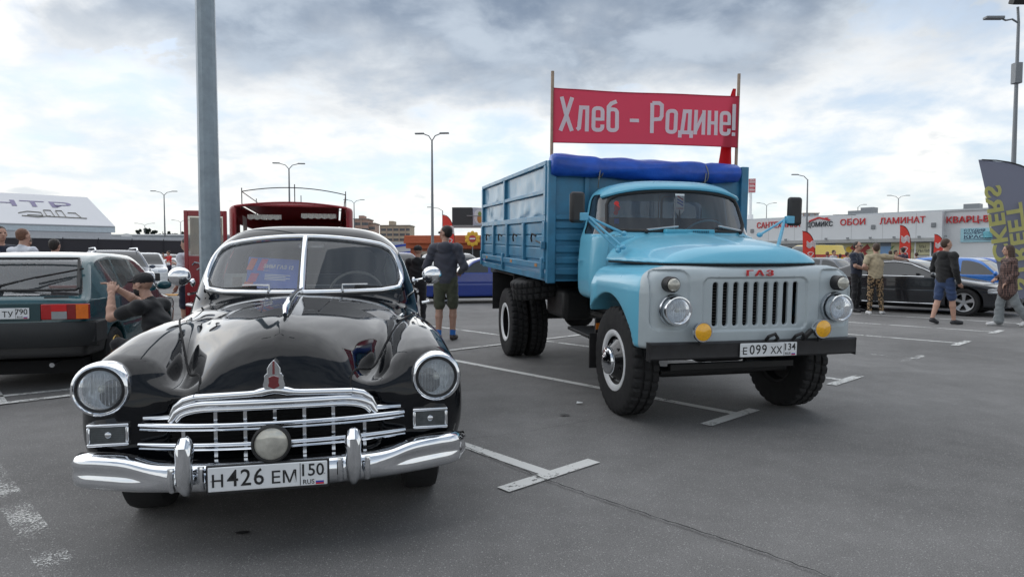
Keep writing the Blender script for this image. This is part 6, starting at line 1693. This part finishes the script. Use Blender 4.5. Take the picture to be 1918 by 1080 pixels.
lamp_post(338, 412, 140, 'faint lamp post between the column and the red van door', spread=1.4)
lamp_post(829, 388, 90, 'single-armed lamp post beside the black billboard', arms=((-1, 0),), spread=1.6)
lamp_post(1513, 327, 62, 'single-armed lamp post in front of the shop logo', arms=((-1, 0),), spread=1.0, rz=0)
lamp_post(1683, 366, 100, 'double-armed lamp post over the roof of the shop', spread=1.2)
lamp_post(1607, 383, 115, 'single-armed lamp post over the shop roof', arms=((1, 0),), spread=1.0)
lamp_post(1436, 380, 120, 'double-armed lamp post near the pylon sign', spread=1.3)
lamp_post(1908, 34, 22.5, 'tall lamp post with floodlight behind the feather banner', arms=((-1, 0),), spread=.62, extra=True, r=.06, drop=.12)

# ---- shop with white fascia
FD = Vector((math.sin(RZ_ROW), -math.cos(RZ_ROW), 0))        # along the facade, towards the right and the camera
FP = at(1400, 480, 78); FP.z = 0
FN = Vector((-FD.y, FD.x, 0)); FN = -FN if FN.y > 0 else FN       # facing us
def fs(px):
    d = ray(px, 484); k = d.x/d.y
    return (k*FP.y-FP.x)/(FD.x-k*FD.y)
def fz(px, py):
    s = fs(px); p = FP+FD*s; d = ray(px, py); return HC+d.z*p.y/d.y
def build_shop():
    rz = math.atan2(FD.y, FD.x)
    root = thing('shop_building', 'long white shop building with red Cyrillic signs and yellow murals', 'building', FP, rz)
    # local frame: x along the facade, -y towards us, z up
    x0, x1, H, D = -14, 46, 6.0, 26
    mk('wall', box(x0, x1, 0, D, 0, 5.9), M_WALLW, root)
    mk('parapet', box(x0-.1, x1+.1, -.12, .25, 5.9, 6.08), mat('parapet_grey', (.42, .44, .46), .5), root)
    mk('fascia', box(x0, fs(1768), -.9, -.003, 3.35, 5.88), mat('fascia_white', (.60, .62, .64), .55, var=.04, vs=.5), root)
    mk('canopy_edge', box(x0, fs(1772), -1.15, -.901, 3.05, 3.40), mat('canopy_grey', (.33, .34, .34), .5), root)
    for x in np.arange(fs(1480), fs(1780), 2.2): mk('canopy_spotlight', box(x-.12, x+.12, -1.3, -1.16, 3.42, 3.6), M_POLE, root)
    for x in np.arange(x0+2, fs(1768), 3.0): mk('fascia_joint', box(x-.015, x+.015, -.906, -.901, 3.42, 5.86), mat('joint_grey', (.35, .36, .37), .6), root, smooth=None)
    def sign(s_, px, py, hpx, m, y=-.92, sx=1.0, bold=.010):
        x = fs(px); z = fz(px, py); p = FP+FD*x; size = hpx*p.y/F_*1.36
        text('sign_letters', s_, size, m, root, face_matrix((x, y, z), (1, 0, 0), (0, 0, 1)), ext=.06, sx=sx, bold=bold)
    sign('САНТЕХНИКА', 1463, 422, 11, M_SIGNRED, sx=.80); sign('ЛАМИНАТ', 1693.5, 414, 11.5, M_SIGNRED, sx=.95); sign('ОБОИ', 1602, 417, 11.5, M_SIGNRED, sx=1.0)
    sign('КВАРЦ-ВИНИЛ', 1838, 410.5, 12, M_SIGNRED, y=-.10, sx=.98); sign('ПАРКЕТ', 1375, 424, 11, M_SIGNRED, sx=.85)
    M_INK = mat('sign_black', (.03, .035, .045), .5); sign('ДОМИКС', 1540, 421, 9, M_INK, sx=.85)
    xa, xb = fs(1521), fs(1559.5); zc = fz(1540, 412)
    mk('logo_roof', join(bar((xa, -.95, zc-.15), ((xa+xb)/2-.1, -.95, zc+.22), .12, .16), bar(((xa+xb)/2-.1, -.95, zc+.22), (xb, -.95, zc-.1), .12, .16), cbox((xb-.35, -.95, zc+.13), (.3, .1, .12))), M_SIGNRED, root)
    for px in (1415, 1640, 1752): x = fs(px); mk('wall_lamp', box(x-.2, x+.2, -1.0, -.907, 4.4, 4.85), M_POLE, root, bevel=.04)
    # shopfront under the canopy: yellow mural panels, pale blue windows, entrance
    M_MUR = mat('mural_yellow', (.50, .48, .30), .6, var=.18, vs=1.5); M_WIN = mat('shop_window', (.16, .30, .52), .12, var=.1, vs=.6); M_DG = mat('dark_shopfront', (.035, .04, .045), .2)
    def pan(nm, p0, p1, z0, z1, m, y=-.05, y1=-.003, **k):
        return mk(nm, box(fs(p0), fs(p1), y, y1, z0, z1), m, root, smooth=None, **k)
    pan('mural_panel', 1565, 1648, .4, 3.0, M_MUR); pan('mural_panel', 1669, 1712, .4, 3.0, M_MUR); pan('mural_panel', 1533, 1545, .4, 3.0, M_MUR)
    for p0, p1 in ((1546, 1564), (1649, 1668)):
        w = pan('shop_window', p0, p1, .3, 3.0, M_WIN, -.04); mk('window_head', box(fs(p0), fs(p1), -.055, -.041, 2.65, 3.0), mat('blind_grey', (.16, .2, .26), .5), w)
    for p0, p1 in ((1471, 1483), (1486, 1499), (1502, 1516), (1519, 1532)): pan('shop_window', p0, p1, .6, 2.7, M_DG)
    e = pan('entrance', 1714, 1775, .1, 3.0, M_DG, -.06)
    for px in (1714, 1743, 1758, 1775): mk('entrance_post', box(fs(px)-.06, fs(px)+.06, -.12, -.061, .1, 3.0), M_WHITE, e)
    mk('entrance_transom', box(fs(1714), fs(1775), -.115, -.0605, 1.55, 1.65), M_WHITE, e)
    mk('entrance_poster', box(fs(1715.5), fs(1741.5), -.10, -.062, 1.75, 2.95), M_MUR, e)
    text('poster_words', 'МЫ\nОТКРЫЛИСЬ!', .42, M_INK, e, face_matrix((fs(1728), -.105, 2.35), (1, 0, 0), (0, 0, 1)), ext=.004, sx=.8)
    # mural: dark ribbon, red bow, a triangle sign and suns
    xs = np.linspace(fs(1568), fs(1603), 20); u = (xs-xs[0])/(xs[-1]-xs[0])
    mk('mural_ribbon', tube(np.stack([xs, xs*0-.06, 1.7+.25*np.sin(u*6+1.2)+.7*u**3], 1), .07, 6, sx=.2), mat('ribbon_dark', (.10, .035, .03), .6), root)
    M_BOW = mat('bow_red', (.28, .035, .035), .6)
    for dx, an in ((-.45, 35), (.45, -35)): mk('mural_bow', xf(prism([(-.5, -.28), (.5, -.12), (.5, .12), (-.5, .28)][::-1], 0, .02, 'y'), (fs(1611)+dx, -.075, 2.4), (0, R(an), 0), (1 if dx < 0 else -1, 1, 1)), M_BOW, root, smooth=None)
    mk('mural_bow', xf(cbox((0, 0, 0), (.28, .02, 1.1)), (fs(1621), -.07, 1.9), (0, R(-25), 0)), M_BOW, root, smooth=None)
    c = fs(1631); mk('mural_triangle', tube([(c-.55, -.07, 2.2), (c+.55, -.07, 2.2), (c, -.07, 1.35)], .05, 5, True), mat('triangle_red', (.35, .10, .09), .6), root)
    for px, z in ((1590, 2.35), (1701, 2.4), (1684, 1.6), (1573, 1.0)): mk('mural_sun', lathe([(0, -.075), (.32, -.073), (.32, -.06)], 14, 'y', (fs(px), 0, z)), mat('sun_orange', (.62, .42, .05), .6), root)
    r3 = random.Random(5)
    for i in range(16):
        px = r3.choice((r3.uniform(1670, 1711), r3.uniform(1567, 1646))); z = r3.uniform(.7, 2.7); mk('mural_leaf', xf(prism([(0, -.2), (.09, 0), (0, .2), (-.09, 0)][::-1], 0, .012, 'y'), (fs(px), -.066, z), (0, r3.uniform(0, 3), 0)), mat('leaf_%d' % (i % 3), ((.20, .34, .10), (.30, .42, .16), (.12, .22, .09))[i % 3], .6), root, smooth=None)
    # paint-studio billboard
    x0b, x1b = fs(1798.5), fs(1862); zt, zb = fz(1830, 427), fz(1830, 453)
    b = mk('studio_billboard', box(x0b, x1b, -.14, -.003, zb, zt), mat('billboard_blue', (.30, .52, .60), .5, var=.06, vs=.5), root)
    for i, (s_, hh, dz) in enumerate((('СТУДИЯ', .27, .74), ('КОЛЕРОВКИ', .27, .54), ('КРАСКИ', .40, .27))):
        text('billboard_words', s_, hh, mat('ink_navy', (.02, .035, .09), .5), b, face_matrix((x0b+.25, -.146, zb+(zt-zb)*(dz+.10)), (1, 0, 0), (0, 0, 1)), ext=.004, align='LEFT', bold=.008, sx=1.5)
    mk('paint_tin', lathe([(.0, 0), (.42, 0), (.42, .55), (.0, .55)], 18, 'z', (fs(1851), -.12, zb+.38)), mat('tin_teal', (.12, .38, .46), .4), b)
    for i in range(2): mk('billboard_line', box(x0b+.25, x0b+2.6, -.146, -.141, zb+.14+.14*i, zb+.19+.14*i), MATS['ink_navy'], b, smooth=None)
    for x, hh in ((fs(1570), 1.1), (fs(1545), .8), (fs(1775), .9)): mk('roof_unit', box(x-.7, x+.7, 8, 9.4, 5.9, 6.2+hh), M_POLE, root)
build_shop()
# ---- pylon sign
def pylon():
    c = at(1404, 480, 96); root = thing('pylon_sign', 'tall white and red pylon sign beside the lorry windscreen', 'sign', (c.x, 96, 0), R(-18))
    zt = at(1404, 335, 96).z; zb = at(1404, 361, 96).z
    mk('post', lathe([(.42, 0), (.42, zb-3.2), (.2, zb-3.2), (.2, zb+.1)], 14, 'z'), M_WHITE, root)
    mk('cabinet', box(-.65, .65, -.35, .35, zb, zt), M_WHITE, root, bevel=.03)
    f_ = mk('red_face', box(-.28, .64, -.38, -.351, zb+.05, zt-.05), mat('faded_red', (.45, .06, .08), .5), root)
    for i in range(3):
        z = zb+.25+i*(zt-zb-.3)/3; mk('sign_row', box(-.2, .56, -.395, -.381, z, z+.18), mat('faded_white', (.6, .5, .5), .5), f_, smooth=None)
        mk('sign_row', box(-.2, .4, -.395, -.381, z+.28, z+.36), MATS['faded_white'], f_, smooth=None)
    mk('sign_roof', tube([(-.2, -.39, zt-.32), (.18, -.39, zt-.12), (.56, -.39, zt-.32)], .05, 5), MATS['faded_white'], f_)
pylon()
# ---- feather flags (curved pole, cloth, printed lettering)
def feather(name, label, base, H, W, rz, col, words=None, wcol=None, group=None, flip=1, lean=0.0, taper=None):
    root = thing(name, label, 'flag', base, rz, group)
    pole = []
    for t in np.linspace(0, 1, 30):
        k = max(0, (t-.62)/.38); pole.append((flip*(-W*k**2.2*.96)+lean*t, 0, H*(t if t < .62 else .62+(.38)*math.sin(k*math.pi/2)*.98)))
    mk('pole', tube(pole, [.016]*30, 6), M_BLACK, root)
    pl = np.array(pole); P = []
    zb = .14*H
    for i in range(41):
        z = zb+(pl[-1][2]-zb)*i/40
        xr = np.interp(z, pl[:, 2], pl[:, 0]); xl = pl[-1][0]*(1.0-.10*(1-i/40)) if True else 0
        xl = flip*(-W)*((0.93+.05*i/40) if taper is None else taper+(1-taper)*(i/40))+lean*(z/H)
        row = []
        for j in range(11):
            u = j/10; x = xr+(xl-xr)*u; row.append((x, .03*math.sin(u*5+z*2.2)*u, z+.10*H*.0))
        P.append(row)
    cl = mk('flag_cloth', grid(np.array(P)), mat('feather_'+label[:14], col, .7, var=.08, vs=1, trans=.35), root, smooth=180)
    return root, cl, zb, pl
M_LOGO = mat('flag_logo', (.66, .58, .58), .7)
def logo_blobs(cl, W, H, flip):
    """white lettering squiggles of the drinks flag: an oval badge at the top, script running down the cloth"""
    for z0, sc_ in ((.80, 1.0),):
        for i in range(4): mk('logo_badge', xf(tube([(a*.34*W*flip-.52*W*flip, -.035, H*(z0-.025*i)+.02*H*math.sin(a*4)) for a in np.linspace(-1, 1, 9)], .012*H, 5), ), M_LOGO, cl)
    for k in range(5):
        th = np.linspace(0, 2*math.pi, 14, endpoint=False)
        mk('logo_letter', tube([(-.55*W*flip+.20*W*math.cos(t)*(1+.3*math.sin(3*t+k)), -.04, H*(.60-.085*k)+.035*H*math.sin(t)) for t in th], .009*H, 5, True), M_LOGO, cl)
G_F = 'red feather flags'
for px, pyt, pyb, Y, lab, w in ((1531, 432, 505, 30, 'red feather flag beside the sunglasses person', .62), (1707, 421, 505, 34, 'red feather flag standing before the shop entrance', .68), (1769, 438, 505, 40, 'red feather flag hidden behind the black hooded person', .72), (854, 401, 505, 40, 'orange red feather flag beside the kiosk roof', .72)):
    t = at(px, pyt, Y); root, cl, zb, pl = feather('feather_flag', lab, (t.x, Y, 0), t.z, w, R(8 if px > 1000 else -4), (.60, .055, .04), group=G_F, lean=-.15 if px < 1600 else 0)
    logo_blobs(cl, w, t.z, 1)
# big dark feather banner with yellow mirrored lettering
def street_banner():
    Y = 14.6; bx = at(1975, 500, Y).x; t = at(1850, 297, Y)
    H = t.z; W = bx-at(1833, 300, Y).x
    root, cl, zb, pl = feather('feather_banner', 'large grey violet feather banner with yellow mirrored lettering behind the woman', (bx, Y, 0), H, W, 0, (.17, .18, .235), lean=0, taper=.62)
    m = mat('banner_yellow', (.60, .58, .22), .7, trans=.3)
    # printed on the far side, so it reads mirrored from here; words run down the cloth
    for s_, px, py in (('STREET', 1904, 462), ('CKERS', 1863, 420)):
        q = at(px, py, Y); M = face_matrix((q.x-bx, -.055, q.z), (-.17, 0, 1.0), (1.0, 0, .17))
        text('banner_word', s_, .50, m, cl, M, ext=.003, sx=1.18, bold=.014, spacing=1.0)
street_banner()
# ---- white pavilion on the left
def pavilion():
    Z0 = 55; P0 = Vector((ray(0, 484).x*Z0, Z0, 0)); rz = math.atan2(D2.y, D2.x)
    root = thing('pavilion_tent', 'large white pavilion tent with purple Cyrillic word on its roof', 'tent', P0, rz)
    # local x along the eave (right and away), y away, z up
    xr = 8.55; xl = -32; ze = 3.85; w = 12.8; zr = 7.95
    M_T = mat('tent_white', (.50, .51, .54), .55, var=.05, vs=.4)
    mk('roof_slope', (np.array([(xl, 0, ze+.55), (xr, 0, ze+.55), (xr, w, zr), (xl, w, zr), (xl, 0, ze+.45), (xr, 0, ze+.45), (xr, w, zr-.1), (xl, w, zr-.1)]), [(0, 1, 2, 3), (7, 6, 5, 4), (0, 4, 5, 1), (1, 5, 6, 2), (2, 6, 7, 3), (3, 7, 4, 0)]), M_T, root, smooth=None)
    mk('rear_slope', (np.array([(xl, 2*w, ze), (xr, 2*w, ze), (xr, w+.01, zr-.02), (xl, w+.01, zr-.02)]), [(0, 3, 2, 1)]), M_T, root, smooth=None)
    mk('gable', prism([(.05, ze-.0), (2*w, ze), (w, zr-.12)], xr-.12, xr-.04, 'x'), M_T, root, smooth=None)
    mk('valance', box(xl, xr, -.05, .04, ze-.05, ze+.44), mat('tent_band', (.44, .50, .54), .5), root)
    mk('eave_pipe', tube([(xl, -.06, ze+.44), (xr, -.06, ze+.44)], .03, 6), M_POLE, root)
    mk('lower_wall', box(xl, xr-.3, .1, .2, 0, ze-.06), M_T, root)
    mk('lower_roof', box(xl, xr+6, -2.2, -.1, ze-.75, ze-.45), M_T, root)
    sl = Vector((0, w, zr-ze-.55)).normalized(); m = mat('tent_purple', (.12, .10, .22), .6)
    def on(x, t): return Vector((x, 0, ze+.55))+Vector((0, w, zr-ze-.55))*t+Vector((0, -sl.z, sl.y))*.03
    text('roof_word', 'ЦЕНТР', 3.6, m, root, face_matrix(on(.9, .62), (1, 0, 0), sl), ext=.004, sx=.95, bold=.03)
    md = mat('logo_grey', (.20, .19, .17), .6)
    def st(pts): mk('roof_logo', tube([on(x*.72+1.6, t) for x, t in pts], .07, 5, sx=.3), md, root)
    st([(.2, .30), (1.2, .36), (2.6, .34), (2.6, .24), (1.0, .25)]); st([(.4, .22), (2.0, .19), (3.4, .24)]); st([(3.0, .24), (3.0, .42), (3.8, .42), (3.8, .24)]); st([(4.3, .24), (4.3, .42), (5.0, .42), (5.0, .22)]); st([(3.0, .22), (7.2, .20)]); st([(5.5, .36), (6.4, .36), (6.6, .22)])
    # dark fence in front
    f = thing('dark_fence', 'long dark mesh fence below the pavilion roof', 'fence', P0+Vector((0, -4.0, 0)), rz)
    for k in range(24):
        x = -14+k*2.6; mk('fence_panel', box(x, x+2.56, 0, .05, .05, 3.05), mat('fence_dark', (.030, .028, .036), .7, var=.3, vs=1.2), f, smooth=None)
        mk('fence_post', box(x-.06, x-.0, -.06, .0, 0, 3.2), MATS['fence_dark'], f, smooth=None)
    mk('fence_cap', box(-14, 46, -.05, .1, 3.1, 3.38), mat('fence_cap_white', (.50, .52, .55), .5), f)
    # low grey hall further right
    g = at(415, 470, 118); hl = thing('grey_hall', 'low grey hall with white gutter beyond the dark fence', 'building', (g.x, 118, 0), R(2))
    mk('wall', box(-20, 24, 0, 20, 0, 3.6), mat('hall_dark', (.06, .065, .08), .6), hl)
    mk('roof', prism([(-.4, 3.6), (20, 3.6), (20, 6.4), (-.4, 5.6)], -20.4, 24.4, 'x'), mat('hall_roof', (.27, .31, .34), .5, var=.06, vs=.3), hl)
    mk('gutter', box(-20.5, 24.5, -.55, -.42, 5.5, 5.75), M_WHITE, hl)
    mk('round_vent', lathe([(0, -.1), (1.2, 0), (1.2, .3)], 16, 'y', (-16.5, -.5, 4.7)), M_WHITE, hl)
pavilion()
# ---- kiosk with orange roof
def kiosk():
    c = at(830, 480, 58); root = thing('orange_kiosk', 'low kiosk with orange corrugated roof and poster windows', 'kiosk', (c.x, 58, 0), R(-4))
    M_OR = mat('kiosk_orange', (.46, .105, .035), .55, var=.08); M_ORD = mat('kiosk_wall', (.36, .10, .05), .6)
    x0, x1 = at(768, 480, 58).x-c.x, at(935, 480, 58).x-c.x
    mk('wall', box(x0, x1, 0, 6, 0, 2.3), M_ORD, root); mk('roof_deck', box(x0-.3, x1+.3, -.45, 5, 2.3, 3.2), M_OR, root)
    zt = at(830, 441, 58).z; ze = at(830, 456, 58).z
    for i in range(int((x1-x0+.8)/.42)):
        x = x0-.4+.42*i; mk('roof_sheet', (np.array([(x, -.9, ze), (x+.42, -.9, ze), (x+.42, -.5, zt), (x, -.5, zt), (x+.42, 5, zt+.1), (x, 5, zt+.1)]), [(0, 1, 2, 3), (3, 2, 4, 5)]), M_OR, root, smooth=None)
    for i in range(5): mk('roof_batten', box(x0-.42, x1+.42, -.93+.08*i, -.90+.08*i, ze+i*(zt-ze)/5+.04, ze+i*(zt-ze)/5+.07), mat('kiosk_line', (.30, .07, .03), .6), root, smooth=None)
    M_PO = two_tone('poster_print', (.42, .36, .30), (.04, .03, .03), 1.6, .52, .5, 'noise', .05)
    a, b = at(780, 480, 58).x-c.x, at(808, 480, 58).x-c.x
    mk('poster', box(a, b, -.05, -.003, .95, 2.05), M_PO, root, smooth=None)
    a, b = at(868, 480, 58).x-c.x, at(935, 480, 58).x-c.x
    w = mk('dark_glazing', box(a, b, -.06, -.003, .2, 2.2), M_BLACK, root, smooth=None)
    for px in (871, 883): q = at(px, 480, 58).x-c.x; mk('window_figure', box(q-.2, q+.25, -.075, -.061, .5, 1.7), M_PO, w, smooth=None)
    # flower sign
    f = at(885, 447, 56.6); s = thing('flower_sign', 'yellow flower-shaped sign with red heart on the kiosk roof edge', 'sign', (f.x, 56.6, 0))
    mk('sign_post', tube([(0, .1, 0), (0, .1, f.z)], .05, 6), M_POLE, s)
    for k in range(10):
        an = k*math.pi/5; mk('petal', xf(ellipsoid((0, 0, 0), (.20, .05, .27), 10, 6), (.42*math.sin(an), 0, f.z+.42*math.cos(an)), (0, an, 0)), mat('petal_yellow', (.72, .42, .04), .5), s)
    mk('flower_heart', lathe([(0, -.10), (.30, -.08), (.33, 0)], 16, 'y', (0, 0, f.z)), mat('heart_red', (.42, .05, .06), .5), s)
    mk('heart_band', box(-.24, .24, -.12, -.101, f.z-.05, f.z+.06), M_WHITE, s)
    # black billboard on a mast and the round plate emblem beside it
    z0, z1 = at(865, 422, 60).z, at(865, 388.5, 60).z; l, r = at(847, 400, 60).x, at(884, 400, 60).x
    bb = thing('dark_billboard', 'black unlit billboard on a grey mast above the kiosk', 'billboard', ((l+r)/2+.6, 60, 0))
    ox = (l+r)/2+.6
    mk('board', box(l-ox, r-ox, -.15, .15, z0, z1), mat('board_black', (.018, .02, .026), .35), bb)
    mk('board_frame', box(l-ox-.05, r-ox+2.4, -.12, .4, z0-.22, z0-.02), M_POLE, bb)
    mk('mast', lathe([(.32, 0), (.32, z0-.22)], 14, 'z', (1.9, .2, 0)), M_POLE, bb)
    mk('lamp_bracket', tube([(-.1, -.9, (z0+z1)/2), (1.4, -.2, (z0+z1)/2)], .05, 6), M_POLE, bb)
    mk('side_face', xf(box(0, 2.0, -.1, .1, z0, z1), (r-ox+.05, 0, 0), (0, 0, R(38))), mat('board_pale', (.42, .44, .52), .5), bb)
    mk('face_print', xf(lathe([(0, -.14), (.70, -.13), (.70, -.10)], 20, 'y', (.75, 0, (z0+z1)/2)), (r-ox+.05, 0, 0), (0, 0, R(38))), mat('print_white', (.62, .62, .66), .5), bb)
    mk('print_patch', xf(ellipsoid((.7, -.15, (z0+z1)/2-.2), (.28, .03, .4), 12, 8), (r-ox+.05, 0, 0), (0, 0, R(38))), mat('print_orange', (.5, .22, .06), .5), bb)
    mk('print_patch', xf(ellipsoid((.7, -.17, (z0+z1)/2+.25), (.2, .03, .22), 12, 8), (r-ox+.05, 0, 0), (0, 0, R(38))), mat('print_green', (.22, .28, .06), .5), bb)
    # blue and white stall behind
    q = at(772, 480, 70); st_ = thing('blue_stall', 'white stall with blue stripes behind the saloon roof edge', 'kiosk', (q.x-1.6, 70, 0))
    mk('wall', box(-2, 2.2, 0, 3, 0, 2.9), M_WALLW, st_)
    for z in (1.9, 2.75): mk('stripe', xf(cbox((0, 0, 0), (4.2, .04, .22)), (.1, -.04, z), (0, R(-8), 0)), M_BLUE_P, st_)
    mk('stall_window', box(.2, 1.6, -.05, -.003, .5, 1.4), M_AUTOGLASS, st_)
kiosk()
# ---- far apartment blocks
def block(label, px0, px1, pyt, Y, m, depth, floors, cols, rz, step=None, pent=None):
    l = at(px0, 480, Y).x; r = at(px1, 480, Y).x; zt = at((px0+px1)/2, pyt, Y).z
    root = thing('apartment_block', label, 'building', (l, Y, 0), rz)
    W = r-l
    mk('wall', box(0, W, 0, depth, 0, zt), m, root, smooth=None)
    MW = mat('far_window', (.10, .105, .12), .3)
    n0 = 0
    for j in range(floors):
        z = zt-2.2-2.9*j
        for i in range(cols):
            x = W*(i+.5)/cols; mk('window', box(x-.7, x+.7, -.06, -.002, z-.7, z+.7), MW, root, smooth=None)
    mk('roof_slab', box(-.4, W+.4, -.4, depth+.4, zt, zt+.5), mat('far_trim', (.22, .19, .17), .7), root)
    for k in range(0, cols, 3): mk('facade_rib', box(W*k/cols-.3, W*k/cols+.3, -.3, -.061, 0, zt-.01), mat('far_rib', (.40, .30, .24), .7), root, smooth=None)
    if pent: mk('penthouse', box(W*pent[0], W*pent[1], 3, depth-3, zt+.5, zt+pent[2]), m, root, smooth=None)
    return root
block('pink brick apartment block just right of the red van roof', 664, 690, 411, 330, mat('brick_pink', (.42, .27, .22), .8, var=.15, vs=.2), 14, 5, 6, R(2), pent=(.25, .6, 2.2))
block('lower pink apartment wing stepping down from the pink block', 690.5, 702, 419, 332, mat('brick_pink2', (.44, .31, .25), .8, var=.15, vs=.2), 14, 4, 3, R(2))
block('long beige apartment block behind the saloon roof', 713, 768, 423, 380, mat('brick_beige', (.44, .36, .27), .8, var=.12, vs=.2), 14, 5, 14, R(-3), pent=(.25, .4, 3.0))
block('pale distant tower seen over the shop roof', 1503, 1532, 400, 420, mat('far_pale', (.46, .48, .52), .8), 14, 1, 8, 0)
# ---- dark conifers beyond the fence
def far_tree(px, pyt, Y, wpx, label, seed):
    r4 = random.Random(seed); b = at(px, 480, Y); zt = at(px, pyt, Y).z; wd = wpx*Y/F_/2
    root = thing('far_tree', label, 'tree', (b.x, Y, 0), 0, 'trees on the skyline')
    br = [tube([(0, 0, 0), (.1, 0, zt*.5), (0, 0, zt*.92)], [.28, .2, .06], 6)]
    for k in range(6):
        a = r4.uniform(0, 6.3); z = zt*r4.uniform(.45, .8); br.append(tube([(0, 0, z), (wd*.6*math.cos(a), wd*.6*math.sin(a), z+.8)], [.09, .03], 5))
    mk('trunk', join(*br), mat('bark', (.05, .04, .032), .9), root)
    n = 900; V = []; Fq = []
    cl = [(r4.uniform(-.6, .6)*wd, r4.uniform(-.6, .6)*wd, zt*r4.uniform(.5, .93), r4.uniform(.25, .5)*wd) for _ in range(11)]
    for i in range(n):
        cx, cy, cz, cr = r4.choice(cl); d = Vector((r4.gauss(0, 1), r4.gauss(0, 1), r4.gauss(0, .75))).normalized()*cr*r4.uniform(.5, 1.1)
        c = Vector((cx, cy, cz))+d; c.z = min(c.z, zt)
        s = r4.uniform(.16, .34)*max(1, wd/2.2); u = Vector((r4.gauss(0, 1), r4.gauss(0, 1), r4.gauss(0, 1))).normalized(); v = u.orthogonal().normalized(); k = len(V)
        V += [tuple(c-u*s), tuple(c+v*s*.6), tuple(c+u*s), tuple(c-v*s*.6)]; Fq.append((k, k+1, k+2, k+3))
    mk('crown', (np.array(V), Fq), mat('conifer', (.022, .036, .026), .8, var=.4, vs=1.2), root, smooth=None)
for i, (px, pyt, w, lab) in enumerate(((261, 431, 10, 'small lone tree by the end of the white gutter'), (279, 430, 14, 'tallest skyline tree beside the faint lamp post'), (289, 432, 12, 'skyline tree right of the tallest one'), (306, 432, 14, 'skyline tree under the double-armed lamp'), (317, 434, 9, 'thin skyline tree between two broad ones'), (329, 435, 13, 'broad skyline tree near the red van door'), (343, 435, 10, 'skyline tree half behind the red van door'))):
    far_tree(px, pyt-4, 150+3*i, w, lab, 20+i)
# ---- low dark tree line and hedges closing the horizon
def horizon_wood():
    r5 = random.Random(9); V = []; Fq = []
    for i in range(5200):
        a = r5.uniform(-1.25, 1.25); d = r5.uniform(560, 640); x = d*math.sin(a); y = d*math.cos(a)
        hh = 9+4*math.sin(a*23)+3*math.sin(a*61+1)+2*math.sin(a*140); z = r5.uniform(0, 1)**.7*max(hh, 4)
        s = r5.uniform(1.0, 2.6); c = Vector((x, y, z)); u = Vector((r5.gauss(0, 1), r5.gauss(0, 1), r5.gauss(0, 1))).normalized(); v = u.orthogonal().normalized(); k = len(V)
        V += [tuple(c-u*s), tuple(c+v*s), tuple(c+u*s), tuple(c-v*s)]; Fq.append((k, k+1, k+2, k+3))
    o = mk('distant_wood', (np.array(V), Fq), mat('wood_far', (.05, .065, .06), .9, var=.3, vs=.05), None, smooth=None); setting(o, 'stuff')
horizon_wood()
# ---- cables over the shop, speed bump, bits on the ground
for lab, (a, b) in (('upper overhead cable crossing above the shop roof', ((1560, 402, 70), (1935, 380, 62))), ('lower overhead cable crossing above the shop roof', ((1400, 414, 80), (1935, 389, 62)))):
    p, q = at(*a), at(*b); P = [p.lerp(q, t)-Vector((0, 0, .35*4*t*(1-t))) for t in np.linspace(0, 1, 24)]
    o = mk('overhead_cable', tube(P, .022, 5), M_BLACK); tag(o, lab, 'cable')
g0 = ground(331, 553); sb = thing('speed_bump', 'black and orange rubber speed bump beside the red van door', 'speed bump', g0, R(10))
for k in range(4): mk('bump_block', xf(prism([(-.22, 0), (-.16, .05), (.16, .05), (.22, 0)], 0, .48, 'x'), (-.9+.5*k, 0, .001), (0, 0, 0)), mat('bump_orange', (.50, .24, .04), .6) if k % 2 else M_RUBBER, sb)
litter = [(1085, 757, 'white'), (1040, 560, 'white'), (1345, 808, 'd'), (1060, 730, 'd'), (1770, 822, 'd'), (1576, 810, 'd'), (1578, 925, 'd'), (1330, 890, 'd')]
for i, (px, py, k) in enumerate(litter[:1]):
    g1 = ground(px, py); o = mk('paper_scrap', xf((np.array([(-.03, -.02, .016), (.03, -.015, .02), (.035, .02, .018), (-.02, .025, .026)]), [(0, 1, 2, 3)]), tuple(g1)), M_WHITE, smooth=None); tag(o, 'small white paper scrap on the asphalt between the two vehicles', 'litter')
